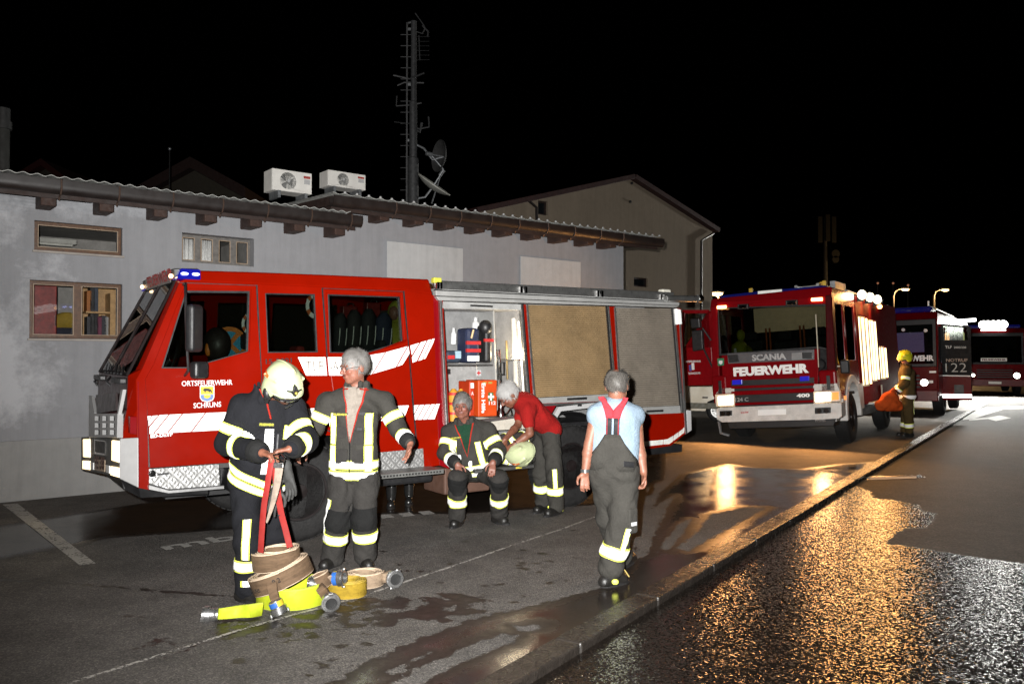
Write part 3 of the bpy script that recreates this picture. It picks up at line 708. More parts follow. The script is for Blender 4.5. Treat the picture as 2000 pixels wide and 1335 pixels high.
for q in wh:
    x0_, x1_, z0_, z1_ = q[0][0], q[1][0], q[0][2], q[2][2]
    f = MB(); f.poly([(x0_+.003,-.08,z0_+.003),(x1_-.003,-.08,z0_+.003),(x1_-.003,-.08,z1_-.003),(x0_+.003,-.08,z1_-.003)], (0,-.06,0), [[(x0_+.05,-.08,z0_+.05),(x1_-.05,-.08,z0_+.05),(x1_-.05,-.08,z1_-.05),(x0_+.05,-.08,z1_-.05)]]); w = f.build('window', WOOD, hb)
    f = MB(); f.box((x0_+.045,-.13,z0_+.045),(x1_-.045,-.12,z1_-.045)); f.build('pane', M('dark_pane', (.01,.012,.014), .08), w)
b = MB(); pts = [hq(1390,456), hq(1366,470), hq(1365,700)]; b.tube([Vector(p)+Vector((0,.09,0)) for p in pts], .045, 8); b.build('drain_pipe', GUT, hb, smooth=True)
b = MB(); pts = [hq(1028,392), hq(1044,406), hq(1045,440)]; b.tube([Vector(p)+Vector((0,.09,0)) for p in pts], .045, 8); b.build('drain_pipe', GUT, hb, smooth=True)
for q in ((1233,358),(1230,394)): b = MB(); p = Vector(hq(*q)); b.cyl(p, p+Vector((0,.05,0)), .045, 10); b.build('wall_vent', BLACK, hb)

# ------------- faint roof, chimney and pole over the left roof
def gable(name, lab, A, Y, w3, wallm, roofm):
    l_, a_, r_ = [at(u, v, Y) for u, v in A]; t = thing(name, lab, 'house', loc=(a_.x, Y, 0))
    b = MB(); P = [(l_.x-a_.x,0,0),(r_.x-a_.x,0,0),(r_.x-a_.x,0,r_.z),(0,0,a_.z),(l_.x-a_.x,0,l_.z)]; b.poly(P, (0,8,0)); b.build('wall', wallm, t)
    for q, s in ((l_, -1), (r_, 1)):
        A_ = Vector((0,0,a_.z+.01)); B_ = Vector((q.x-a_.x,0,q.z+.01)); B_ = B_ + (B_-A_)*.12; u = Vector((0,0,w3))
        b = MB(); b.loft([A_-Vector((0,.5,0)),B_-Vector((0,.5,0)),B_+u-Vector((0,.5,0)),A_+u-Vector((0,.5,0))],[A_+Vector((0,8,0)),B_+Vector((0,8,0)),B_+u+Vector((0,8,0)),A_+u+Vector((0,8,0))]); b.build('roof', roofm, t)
    return t
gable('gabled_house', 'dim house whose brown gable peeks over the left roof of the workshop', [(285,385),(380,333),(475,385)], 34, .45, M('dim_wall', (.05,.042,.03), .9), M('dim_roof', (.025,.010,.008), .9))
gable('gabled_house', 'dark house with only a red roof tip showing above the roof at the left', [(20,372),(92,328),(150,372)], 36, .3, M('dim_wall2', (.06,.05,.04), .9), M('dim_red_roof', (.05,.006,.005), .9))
t = thing('chimney', 'round grey metal chimney at the left edge above the workshop roof', 'chimney', loc=(at(5, 300, 15).x, 15, 0))
b = MB(); zt = at(5,212,15).z; z2_ = at(5,240,15).z; b.tube([(0,0,2),(0,0,z2_)], .115, 20); b.build('flue', M('flue_dark', (.035,.035,.032), .7), t, smooth=True)
b = MB(); b.tube([(0,0,z2_-.12),(0,0,z2_+.02),(0,0,z2_+.021),(0,0,zt)], [.15,.15,.12,.12], 20); b.build('cowl', M('cowl_dark', (.05,.05,.05), .6, .4), t, smooth=True)
t = thing('aerial_pole', 'thin aerial pole rising beside the dim brown gable on the left', 'pole', loc=(at(331,340,24).x, 24, 0))
b = MB(); b.tube([(0,0,2),(0,0,at(331,292,24).z)], .02, 8); b.build('pole', M('tower_dark', (.006,.006,.006), .8), t); b = MB(); b.sphere((0,0,at(331,292,24).z+.02), .05, 8, 6); b.build('cap', GALV, t)

# ------------- far: lattice antenna tower, hills, street lamps
FY = 70
t = thing('antenna_tower', 'dim mobile phone tower with upright panels far off right of the house', 'antenna tower', loc=(at(1612, 500, FY).x, FY, 0))
b = MB(); b.tube([(0,0,0),(0,0,at(1612,425,FY).z)], [.3,.12], 10); b.build('pole', M('tower_dark', (.006,.006,.006), .8), t)
for k, (u, a, c) in enumerate(((1598,424,475),(1613,420,472),(1625,424,475))):
    p0 = at(u, c, FY); p1 = at(u, a, FY); x = p0.x - t.location.x; b = MB(); b.box((x-.2,-.5,p0.z),(x+.2,-.3,p1.z)); b.build('antenna_panel', M('antenna_panel', (.009,.009,.008), .7, spec=.1), t, bevel=.04)
b = MB(); p = at(1627,497,FY); b.cyl((p.x-t.location.x,-.6,p.z),(p.x-t.location.x,-.3,p.z), .35, 16); p = at(1627,508,FY); b.cyl((p.x-t.location.x,-.6,p.z),(p.x-t.location.x,-.3,p.z), .3, 16); b.build('drum_antenna', M('antenna_panel', (.009,.009,.008), .7, spec=.1), t)
b = MB(); R = random.Random(4); nx = 90; HR = []
for j in range(8):
    for i in range(nx):
        x = -260 + 620*i/(nx-1); y = 150 + 40*j
        h = 4 + j*11*(1 + .35*math.sin(i*.21+1) + .2*math.sin(i*.53)) + R.uniform(-1,1)*(1+j*.6)
        if j == 0: h = -1
        HR.append((x, y, h))
b.add(HR, [(j*nx+i, j*nx+i+1, (j+1)*nx+i+1, (j+1)*nx+i) for j in range(7) for i in range(nx-1)])
b.build('hills', M('forest_hill', (.012,.016,.010), .95, var=(.2,.3)), smooth='all', kind='structure')
SOD = lampmat('sodium_lamp', (1, .62, .25), 12)
def street_lamp(u, vl, Y, side, lab, e, arm=.9, up=.0):
    p = at(u, vl, Y); t = thing('street_lamp', lab, 'street lamp', loc=(p.x-side*arm, Y, 0), group='lit sodium street lamps')
    b = MB(); H = p.z; b.tube([(0,0,0),(0,0,H-.5),(side*.12,0,H-.15),(side*.45,0,H+.02),(side*(arm-.2),0,H+.05)], [.09,.06,.05,.045,.045], 10); b.build('pole', M('lamp_pole', (.25,.23,.2), .5, .4), t, smooth=True)
    b = MB(); b.sphere((side*arm,0,H+.09), (.38,.15,.09), 14, 8); b.build('lamp_head', GALV, t, smooth='all')
    b = MB(); b.sphere((side*arm,0,H), (.30,.13,.11), 14, 8); b.build('lamp_bowl', SOD, t, smooth='all')
    point('street_lamp_light', (side*arm,-.0,H-.25), e, (1,.6,.25), .15, t)
    return t
street_lamp(1768, 565, 62, 1, 'lit street lamp left of two above the far fire engine', 1500)
street_lamp(1846, 566, 66, 1, 'lit street lamp right of two above the far fire engine', 1500)
street_lamp(1400, 573, 40, -1, 'twin headed lit street lamp behind the open red cab door', 900, .2)
for k, (u, v) in enumerate(((1714,553),(1744,553),(1773,557))):
    p = at(u, v, 160); t = thing('street_lamp', ['tiny far hillside lamp, leftmost of three above the far engine', 'tiny far hillside lamp, middle one of three above the far engine', 'tiny far hillside lamp, rightmost of three just over the left street lamp'][k], 'street lamp', loc=(p.x, 160, 0), group='tiny lamps on the far hillside')
    b = MB(); b.tube([(0,0,0),(0,0,p.z)], .08, 6); b.build('pole', GALV, t); b = MB(); b.sphere((0,-.1,p.z), .22, 8, 6); b.build('lamp_bowl', lampmat('far_lamp', (1,.4,.2), .25), t)
# ================================================================ FRONT FIRE ENGINE (cab left, locker body right)
ts = Vector((.8286, .5598, 0)); ty = Vector((-.5598, .8286, 0))
TM = Matrix(((ts.x, ty.x, 0, -2.03), (ts.y, ty.y, 0, 7.93), (0, 0, 1, 0), (0, 0, 0, 1)))
TF = Frame(TM); LEAN = .14; TW = 2.3
def S(u, v, off=0.0):
    return TF.hit(u, v, (0, -.6*LEAN - off, 0), (0, 1, -LEAN))
def Q(s, z, off=0.0): return Vector((s, LEAN*(z-.6) - off, z))
def mir(p): return Vector((p[0], TW - p[1], p[2]))
t1 = thing('fire_engine', 'bright red fire engine with slanted windscreen, nearest of the engines, beside the workshop', 'fire engine', TM)
def SP(name, px, off, th, mat, parent=None, holes=(), bevel=.004, far=False, kind=None):
    b = MB(); b.poly([S(u, v, off) for u, v in px], (0, th, 0), [[S(u, v, off) for u, v in h] for h in holes])
    if far:
        b.v = [tuple(mir(p)) for p in b.v]
    return b.build(name, mat, parent or t1, bevel=bevel, kind=kind)
W1 = [(363,567),(488,568),(485,686),(408,708),(370,719),(315,719)]
W2 = [(518,572),(615,574),(621,688),(523,689)]
W3 = [(640,574),(781,579),(787,668),(718,689),(644,689)]
cab = [(352,549),(500,555),(628,561),(790,567),(846,576),(858,908),(832,912),(748,916),(738,900),(715,868),(650,850),(565,846),(490,862),(452,890),(442,903),(292,913),(292,956),(270,952),(270,854),(266,742),(278,720)]
side = SP('side_panel', cab, 0, .035, RED, holes=[W1, W2, W3], bevel=.006)
SP('side_panel', cab, 0, .035, RED, holes=[W1, W2, W3], far=True)
for far in (False, True):
    for w in (W1, W2, W3):
        g = SP('window', w, -.02, .008, CARGLASS, far=far, bevel=0)
    if not far:
        for w in (W1, W2, W3):
            c = np.mean(np.array(w), 0); inner = [tuple(c + (np.array(q)-c)*.955) for q in w]
            SP('window_seal', w, .002, .03, BLACK, holes=[inner], bevel=.002)
# doors, standing a little proud, with shadow gaps
def door(px, holes, nm='door'):
    d_ = SP(nm, px, .016, .0155, RED, holes=holes, bevel=.007); return d_
def grow(w, k):
    c = np.mean(np.array(w), 0); return [tuple(c + (np.array(q)-c)*k) for q in w]
d1 = door([(362,556),(499,559),(510,730),(516,898),(446,903),(293,911),(288,800),(284,740),(300,712)], [grow(W1, 1.035)])
d2 = door([(633,565),(786,571),(797,668),(806,792),(814,873),(748,878),(738,880),(716,862),(660,846),(650,760),(641,700)], [grow(W3, 1.035)])
for px in ([(500,556),(503,556),(520,898),(516,898)], [(628,562),(631,562),(641,700),(638,700)], [(787,568),(790,568),(818,900),(814,900)], [(352,551),(500,556.5),(500,558),(352,552.5)], [(629,562),(788,568.5),(788,570),(629,563.5)], [(286,740),(289,740),(293,912),(290,912)]):
    SP('door_seam', px, .003, .01, BLACK, bevel=0)
b = MB(); p0 = S(755,800,.016); b.box((p0.x-.09,p0.y-.02,p0.z-.03),(p0.x+.09,p0.y+.01,p0.z+.03)); b.build('handle', BLACK, d2, bevel=.008)
# roof edge chamfer and roof
lo = [S(352,549), S(500,555), S(628,561), S(790,567), S(846,576)]
hi = [S(392,528,-.05), S(500,531,-.05), S(628,536,-.05), S(790,543,-.05), S(838,545,-.05)]
b = MB(); n_ = len(lo)
L1 = lo; L2 = hi; L3 = [mir(p) for p in hi]; L4 = [mir(p) for p in lo]
b.rings([[a, b2, c, d_] for a, b2, c, d_ in zip(L1, L2, L3, L4)], cap=True); b.build('roof', RED, t1, bevel=.02, seg=3)
# front corner pillar strip (near and far)
off = -.12
N0 = S(346,543,off); N1 = S(265,722,off); N2 = S(249,733,off); N3 = S(247,800,off); N4 = S(234,856,off); N5 = S(234,934,off)
E = [S(352,549), S(278,720), S(266,742), S(268,800), S(270,854), S(270,952)]
Nn = [N0, N1, N2, N3, N4, N5]
for far in (0, 1):
    b = MB(); f = mir if far else (lambda p: p)
    ring = []
    for e, n in zip(E, Nn): ring.append([f(e), f(n), f(n + Vector((.05,.03,0))), f(e + Vector((.03,.05,0)))])
    b.rings(ring[:5]); b.build('corner_pillar', RED, t1, bevel=.008)
    b = MB(); b.rings([[f(E[4]+Vector((0,-.006,0))), f(N4+Vector((-.006,-.004,0))), f(N4+Vector((.05,.03,0))), f(E[4]+Vector((.03,.05,0)))], [f(E[5]+Vector((0,-.006,0))), f(N5+Vector((-.006,-.004,0))), f(N5+Vector((.05,.03,0))), f(E[5]+Vector((.03,.05,0)))]]); b.build('bumper_corner', WHITE, t1, bevel=.008)
SP('corner_seam', [(269,745),(271,745),(273,952),(271,952)], .002, .01, DKRED, bevel=0)
SP('side_marker', [(254,813),(267,813),(267,848),(254,846)], .03, .12, DKRED, bevel=.004)
# windscreen
def quad3(name, ps, d_, mat, parent=None, bevel=0, holes=()): b = MB(); b.poly(ps, d_, holes); return b.build(name, mat, parent or t1, bevel=bevel)
nw = (N2-N0).cross(Vector((0,1,0))).normalized()
if nw.x > 0: nw = -nw
ws = quad3('windscreen', [N0+Vector((0,.02,0)), N2+Vector((0,.02,0)), mir(N2)-Vector((0,.02,0)), mir(N0)-Vector((0,.02,0))], -nw*.01, CARGLASS)
fr = [N0, N2, mir(N2), mir(N0)]; cc = (N0+N2+mir(N2)+mir(N0))/4
def shr(p, k=.93): return cc + (Vector(p)-cc)*k
b = MB(); b.poly([p+nw*.012 for p in fr], -nw*.02, [[cc+nw*.012+(Vector(p)-cc)*.94 for p in fr]]); b.build('windscreen_frame', M('windscreen_rubber', (.010,.006,.006), .6, spec=.1), t1)
mid = (N0+mir(N0))/2; midb = (N2+mir(N2))/2; b = MB(); b.obox((mid+midb)/2+nw*.004, (midb-mid)/2, Vector((0,.02,0)), nw*.01); b.build('centre_pillar', M('windscreen_rubber', (.010,.006,.006), .6, spec=.1), ws)
# visor above the windscreen, with lamps and plate
v0 = S(391,526,-.08); v1 = N0 + Vector((0,0,.0))
b = MB(); A = [N0+nw*.02+Vector((0,-.01,-.04)), N0+nw*.045+Vector((0,-.01,.07)), v0+Vector((-.02,0,.01)), v0+Vector((.1,0,-.1))]; b.loft(A, [mir(p) for p in A]); vis = b.build('visor', M('visor_grey', (.035,.035,.034), .4, var=(6,.1)), t1, bevel=.012)
def visp(t_, h): a = A[0].lerp(A[1], h); c = mir(A[0]).lerp(mir(A[1]), h); return a.lerp(c, t_)
vn = (A[1]-A[0]).cross(Vector((0,1,0))).normalized(); vn = vn if vn.x < 0 else -vn
letters('lettering', 'FEUERWEHR', M('lettering_red', (.25,.01,.01), .4), vis, visp(.82,.2)+vn*.004, visp(.2,.2)-visp(.82,.2), A[1]-A[0], width=1.2, height=.11, bold=.02, n=vn)
b = MB(); b.loft([visp(.12,.05)+vn*.004, visp(.88,.05)+vn*.004, visp(.88,.98)+vn*.004, visp(.12,.98)+vn*.004], [visp(.12,.05)-vn*.004, visp(.88,.05)-vn*.004, visp(.88,.98)-vn*.004, visp(.12,.98)-vn*.004]); b.build('name_plate', M('visor_plate', (.16,.15,.14), .4), vis)
WARM = lampmat('warm_marker_lamp', (1,.62,.3), 4)
for k in (.03, .97): b = MB(); c = visp(k, .45)+vn*.02; b.sphere(c, (.02,.028,.022), 12, 8); b.build('marker_lamp', WARM, vis, smooth='all')
# blue lamp at the roof corner
BLUE = M('blue_lamp_glass', (.004,.006,.10), .08, coat=.5, emit=((.01,.01,.9), .25))
for f in (lambda p: p, mir):
    b = MB(); a = [S(346,544,.025), S(393,546,.025), S(392,526,-.015), S(353,524,-.015)]
    b.loft([f(p) for p in a], [f(p + Vector((0,.22,0))) for p in a]); o = b.build('blue_light', BLUE, t1, bevel=.012)
    c = sum(a, Vector())/4
    for dx in (-.05,.05): b = MB(); b.sphere(f(c+Vector((dx,-.012,0))), (.035,.008,.014), 10, 6); b.build('flash_tube', lampmat('blue_flash', (.35,.4,1), 5), o, smooth='all')
# lower front: dark scuttle, panel, grille, lamp panel
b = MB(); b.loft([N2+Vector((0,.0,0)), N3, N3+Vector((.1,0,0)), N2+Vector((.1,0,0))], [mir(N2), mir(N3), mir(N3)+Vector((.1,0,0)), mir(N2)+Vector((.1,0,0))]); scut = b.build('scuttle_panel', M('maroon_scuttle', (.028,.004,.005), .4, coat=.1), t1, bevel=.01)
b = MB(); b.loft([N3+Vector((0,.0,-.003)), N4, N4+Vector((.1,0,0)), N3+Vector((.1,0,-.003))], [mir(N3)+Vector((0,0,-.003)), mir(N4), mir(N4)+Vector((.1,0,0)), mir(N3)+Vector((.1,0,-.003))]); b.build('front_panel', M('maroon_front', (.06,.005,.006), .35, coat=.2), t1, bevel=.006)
F2n = (N4-N2).cross(Vector((0,1,0))); F2n = (F2n if F2n.x < 0 else -F2n).normalized()
def F2(u, v, o=0.0): return TF.hit(u, v, N4 + F2n*o, F2n)
def F1(u, v, o=0.0): return TF.hit(u, v, N4 - Vector((o,0,0)), (1,0,0))
def fp(name, px, fn, o, th, mat, holes=(), bevel=.003, parent=None):
    d_ = (-F2n*th) if fn is F2 else Vector((th,0,0))
    b = MB(); b.poly([fn(u, v, o) for u, v in px], d_, [[fn(u, v, o) for u, v in h] for h in holes]); return b.build(name, mat, parent or t1, bevel=bevel)
GRW = M('grille_white', (.36,.36,.36), .4, var=(5,.05))
fp('grille_surround', [(173.4,772),(179,773),(184,806),(183,853),(173,853)], F2, .03, .03, GRW)
fp('grille_surround', [(235.5,761),(240,760),(230,812),(228,812)], F2, .03, .03, GRW)
fp('badge_plate', [(187,771),(225.5,767),(227,801),(188.6,807)], F2, .02, .02, M('grey_badge', (.06,.048,.048), .4))
cells = [[(185+14.8*i+.2,812+13.6*j),(185+14.8*i+9.6,812+13.6*j),(185+14.8*i+9.4,812+13.6*j+9),(185+14.8*i,812+13.6*j+9.4)] for i in range(3) for j in range(3)]
fp('grille', [(183,807),(229.5,807),(228,854),(182,854)], F2, .035, .05, GRW, holes=cells)
fp('grille_backing', [(183.5,808),(229,808),(227.5,853),(182.5,853)], F2, .002, .004, DARK)
for u0 in (190, 214): 
    p = TF.hit(u0, 752, N2.lerp(N3,.3)+Vector((-.02,0,0)), (N2-N3).cross(Vector((0,1,0)))); b = MB(); b.tube([p, p+Vector((-.03,-.02,.04)), p+Vector((.06,.2,.10))], .012, 6); b.tube([p+Vector((.03,.0,.08)), p+Vector((.10,.42,.14))], .01, 6); b.build('wiper', BLACK, t1)
for k in range(6): # wiper linkage bars
    p = N2.lerp(mir(N2), .12+.11*k) + Vector((-.02,0,.01)); b = MB(); b.tube([p, p+Vector((.04,.14,.08))], .006, 5); b.sphere(p, .014, 8, 6); b.build('wiper_link', BLACK, t1)
for k, (a_, c_) in enumerate(((.02,.30),(.72,.98))):
    p = N2.lerp(mir(N2), a_) + Vector((-.03,0,-.05)); q = N2.lerp(mir(N2), c_) + Vector((-.03,0,-.05)); b = MB(); b.obox((p+q)/2, (q-p)/2, (.03,0,0), (0,0,.025)); b.build('grab_rail', BLACK, t1, bevel=.01)
LP = M('lamp_panel_grey', (.10,.10,.095), .5)
yb = [(159,853),(235.5,857),(235.5,933),(159,919)]
lp = fp('lamp_panel', [(158.5,853),(234.5,857),(234.5,931),(158.5,917)], F1, .0, .12, LP)
HL = lampmat('headlamp_lens', (1,.72,.38), 2.2); HL2 = lampmat('headlamp_core', (1,.85,.6), 9)
for q in ([(161.5,857),(173.5,857),(174,893),(162,892)], [(217.5,859),(230.5,861),(230.5,903),(217,899)]):
    o = fp('headlight', q, F1, .015, .03, HL, bevel=.012, parent=lp); c = np.mean(np.array(q), 0); fp('bulb', [tuple(c+(np.array(k)-c)*np.array([.45,.8])+np.array([.8,0])) for k in q], F1, .02, .006, HL2, parent=o)
for q in ([(160.5,899),(174.5,900),(174.5,917),(160.5,915)], [(215,910),(232,913),(231.5,932),(215,927)]):
    o = fp('fog_light', q, F1, .012, .03, HL, bevel=.008, parent=lp); c = np.mean(np.array(q), 0); fp('bulb', [tuple(c+(np.array(k)-c)*np.array([.5,.7])) for k in q], F1, .017, .006, HL2, parent=o)
b_ = fp('emblem_bezel', [(183.5,857),(205,860),(204.5,889),(183.5,886)], F1, .01, .02, CHROME, parent=lp)
fp('emblem_field', [(185.5,860),(203,862.5),(202.5,885),(185.5,882.5)], F1, .014, .006, BLACK, parent=b_, holes=())
fp('number_plate', [(183.5,896),(204.5,898),(204,921),(184,917)], F1, .006, .01, M('plate_cream', (.55,.42,.30), .4), parent=lp)
letters('lettering', 'FE 38', M('plate_brown', (.07,.03,.02), .5), lp, F1(184.6,915,.016), F1(203,917,.016)-F1(184.6,915,.016), (0,0,1), width=(F1(203,917)-F1(184.6,915)).length, height=.13, bold=.03, n=(-1,0,0))
for q in ([(176,902),(182,903),(182,917),(176.5,916)], [(206.5,907),(213,909),(213,924),(207,922)]): fp('reflector', q, F1, .012, .01, RETRO, parent=lp)
# black skirt under the front
b = MB(); bt = [N5+Vector((-.01,0,.0)), E[5], S(331,962,.01)]
sk = [F1(158.5,917)+Vector((0,0,-.0)), N5, E[5]+Vector((0,0,-.002))]
b.loft([N5+Vector((0,0,.02)), E[5]+Vector((0,0,.02)), E[5]+Vector((.6,.02,.0)), N5+Vector((.6,.3,0))], [N5+Vector((.03,.02,-.10)), E[5]+Vector((.03,.04,-.10)), E[5]+Vector((.6,.04,-.12)), N5+Vector((.6,.3,-.12))])
a = N5+Vector((0,0,.03)); c = mir(N5)+Vector((0,0,.06)); b.loft([a, c, c+Vector((.1,0,0)), a+Vector((.1,0,0))], [a+Vector((.03,0,-.13)), c+Vector((.03,0,-.16)), c+Vector((.2,0,-.16)), a+Vector((.2,0,-.13))]); b.build('front_skirt', BLACK, t1, bevel=.008)
# checker plate entry steps
def checker(name='tread_plate', col=(.33,.33,.325)):
    m, nt, p = base(name); tc = nd(nt, 'ShaderNodeTexCoord').outputs['Object']
    def dia(rot):
        mp = nd(nt, 'ShaderNodeMapping'); mp.inputs['Rotation'].default_value = (0, rot, 0); nt.links.new(tc, mp.inputs['Vector'])
        sx = nd(nt, 'ShaderNodeSeparateXYZ'); nt.links.new(mp.outputs[0], sx.inputs[0])
        fx = math_(nt, 'ABSOLUTE', math_(nt, 'SINE', math_(nt, 'MULTIPLY', sx.outputs[0], 42))); fz = math_(nt, 'ABSOLUTE', math_(nt, 'SINE', math_(nt, 'MULTIPLY', sx.outputs[2], 95)))
        return math_(nt, 'MULTIPLY', math_(nt, 'POWER', fx, 2), math_(nt, 'POWER', fz, 3))
    h = math_(nt, 'MAXIMUM', dia(.785), math_(nt, 'MULTIPLY', dia(-.785), .9))
    b = nd(nt, 'ShaderNodeBump'); b.inputs['Strength'].default_value = .8; b.inputs['Distance'].default_value = .004; nt.links.new(h, b.inputs['Height']); nt.links.new(b.outputs[0], p.inputs['Normal'])
    nt.links.new(ramp(nt, h, [(0, [x*.8 for x in col]), (.6, [min(1, x*1.3) for x in col])]), p.inputs['Base Color']); p.inputs['Metallic'].default_value = .55; p.inputs['Roughness'].default_value = .42
    return m
TREAD = checker()
st = SP('entry_step', [(291,915),(428,905),(430,948),(331,956),(291,945)], .01, .06, TREAD, bevel=.006)
SP('tread_edge', [(291,946),(331,957),(438,948),(438,954),(331,963),(291,955)], .04, .1, M('step_edge', (.3,.3,.3), .35, .5), parent=st, bevel=.004)
SP('tread_edge_groove', [(292,945),(331,956.5),(437,948),(437,947),(331,955),(292,943.5)], .03, .05, BLACK, parent=st, bevel=0)
c = S(297,924,.012); b = MB(); b.cyl(c, c+Vector((0,-.012,0)), .03, 20); b.cyl(c+Vector((0,-.012,0)), c+Vector((0,-.02,0)), .02, 16); b.build('lock', CHROME, st, smooth=True)
SP('step_label', [(307,924),(330,922),(330,926),(307,928)], .014, .004, BLACK, parent=st, bevel=0)
st2 = SP('entry_step', [(740,883),(827,875),(829,915),(742,923)], .01, .06, TREAD, bevel=.005)
b = MB(); P = [S(700,921), S(832,913)]; a, c = P; ex = Vector((.28,0,0)); b.box((a.x, a.y-.30, a.z-.045),(c.x+.05, a.y+.02, a.z)); stp = b.build('tread_edge', M('step_edge_dark', (.22,.22,.21), .4, .5), st2, bevel=.004)
for k in range(22): b = MB(); x = a.x+.03+(c.x+.0-a.x)*k/22; b.box((x,a.y-.303,a.z-.03),(x+.02,a.y-.2995,a.z-.014)); (b.build('grip_hole', DARK, st2) if k == 0 else b.build('grip_hole', DARK, st2))
# reflective stripes
def stripe(px): return SP('reflective_stripe', px, .021, .005, RETRO, bevel=.0015)
for px in ([(288,812),(296,812),(289,821)], [(298,811.5),(309,810.5),(290.5,832),(290,821.5)], [(311.5,810),(329,809),(299,846.5),(292,847),(292,834)], [(331.5,809),(355,808),(326,845),(301.5,846.3)], [(357.5,808),(400,806),(373,842.5),(328.5,845)], [(402.5,806),(460,803.5),(440,839),(375.5,842.5)], [(462,803.5),(500,802),(502,836),(442,839)],
           [(517,800),(600,797),(604,826),(520,831)], [(602,797),(640,796),(643,824),(606,826)], [(655,795.5),(700,794.5),(690,822.5),(657,823.5)],
           [(702.5,794),(760,792.5),(741,821.5),(692.5,822.5)], [(762.5,792.5),(799,791),(788,820.5),(744,821.5)], [(809,791),(818,790.5),(809,807)], [(820,790.4),(829,790),(813,819.5),(810.5,819.5),(810,809)], [(831,789.8),(840,789.4),(824,819),(815,819.3)], [(842,789.2),(850,788.8),(834,818.6),(826,818.9)], [(852,788.6),(859,788.2),(849,818),(836,818.4)],
           [(582,697),(636,697),(639,733),(598,733)], [(640,697),(700,697),(752,688),(726,731),(700,733),(643,733)], [(754.5,687.3),(795.5,676),(773,716.5),(729,729.5)], [(798,675.6),(800,690),(786,712),(776,715.5)],
           [(801.5,674.5),(819,669),(804.5,693)], [(822,668),(833,665),(814,704.5),(806,708),(805,697)], [(835.5,664.3),(842,662.3),(825,702),(817,704.5)], [(844,661.8),(849,660.8),(846,670),(831,700),(827,701.5)]):
    stripe(px)
LET = M('lettering_white', (.72,.72,.72), .45); LBR = M('lettering_brown', (.10,.06,.03), .5)
def sidetext(txt, a, b_, h, mat, off=.022, bold=.015, th=.003, **k):
    A_ = S(*a, off); B_ = S(*b_, off); X = B_-A_; H = (S(a[0], a[1]-h, off)-A_).length
    return letters('lettering', txt, mat, t1, A_, X, (0, LEAN, 1), width=X.length, height=H, bold=bold, depth=th, n=(0,-1,LEAN), **k)
sidetext('TLF', (597,724), (632,724), 19, LBR, off=.026, bold=-.012); sidetext('-A 2000', (645,724), (701,724), 19, LBR, off=.026, bold=-.012)
sidetext('ORTSFEUERWEHR', (355,754), (454,751), 10.5, LET); sidetext('SCHRUNS', (378,797), (432,794), 10.5, LET)
sidetext('15-2001', (519,711), (570,708), 10, M('lettering_dark', (.02,.02,.02), .4)); sidetext('ED-DaTF', (294,855), (337,851), 7, RETRO, bold=.05)
# coat of arms
def shield(px, mat, off, nm='shield'): return SP(nm, px, off, .003, mat, bevel=0)
sh = [(391,754),(418,753.5),(418,775),(415,781),(405,784.5),(395,782),(391,776)]
shield(grow(sh, 1.05), LET, .021, 'coat_of_arms'); shield([(392,755),(417,754.5),(417,769.5),(392,770)], M('arms_yellow', (.62,.45,.03), .5), .024, 'arms_field')
shield([(392,770.5),(417,770),(417,775),(414,780),(405,783.5),(396,781),(392,776)], M('arms_blue', (.12,.2,.42), .5), .024, 'arms_field')
shield([(398,771),(411,770.7),(411,775),(405,778),(399,776)], M('arms_yellow', (.62,.45,.03), .5), .026, 'arms_charge')
shield([(396,761),(400,758),(408,758.5),(413,761),(415,768),(412.5,766),(411,763.5),(409,766),(407,763.5),(402,763),(401,767),(399,763)], BLACK, .027, 'arms_charge')
# mirrors with their long arms
mp = S(362,553,.03); mq = S(368,722,.30); mt = S(362,553,.30)
b = MB(); b.tube([S(358,556,.01), S(362,553,.22), S(362,560,.26), S(363,620,.30), S(366,690,.30), S(368,722,.26), S(361,733,.02)], .012, 8); mi = b.build('mirror_arm', BLACK, t1, smooth=True)
def slab(c, ax, w, h, d_, nm, mat, par, bev):
    b = MB(); c = Vector(c); ax = Vector(ax).normalized(); az = Vector((0,0,1)); ay = az.cross(ax); b.obox(c, ax*w/2, ay*d_/2, az*h/2); return b.build(nm, mat, par, bevel=bev, seg=3)
pc = TF.hit(379, 641, S(379,641,.32), (0,1,0)); slab(pc, (.7,.6,0), .17, .42, .09, 'mirror_housing', BLACK, mi, .035)
pc = TF.hit(389, 722, S(389,722,.30), (0,1,0)); m2 = slab(pc, (.8,.4,0), .15, .15, .10, 'mirror_housing', BLACK, mi, .03)
# interior
INT = M('cab_lining', (.05,.048,.045), .8); z0 = .95
zf = S(442,903).z
b = MB(); b.box((S(292,900).x+.05, .15, zf-.06),(S(846,800).x, TW-.15, zf)); b.build('cab_floor', INT, t1)
b = MB(); b.box((S(846,700).x-.03, .35, zf),(S(846,700).x, TW-.35, 2.35)); b.build('rear_bulkhead', M('bulkhead', (.06,.055,.05), .8), t1)
def seat(s_, y_, zt, nm='seat', mat=SEAT):
    b = MB(); b.box((s_-.22,y_-.22,zt-.75),(s_+.24,y_+.22,zt-.60)); b.box((s_+.14,y_-.22,zt-.60),(s_+.26,y_+.22,zt-.12)); b.box((s_+.15,y_-.13,zt-.10),(s_+.24,y_+.13,zt+.06)); return b.build(nm, mat, t1, bevel=.03, seg=2)
zt = S(430,640).z
seat(S(440,700).x+.12, .55, zt-.1); seat(S(440,700).x+.12, 1.7, zt-.1)
o = seat(S(568,700).x, .55, zt-.22, mat=M('red_seat', (.22,.02,.015), .8)); seat(S(740,700).x, .6, zt-.15); seat(S(740,700).x, 1.2, zt-.15); seat(S(740,700).x, 1.75, zt-.15)
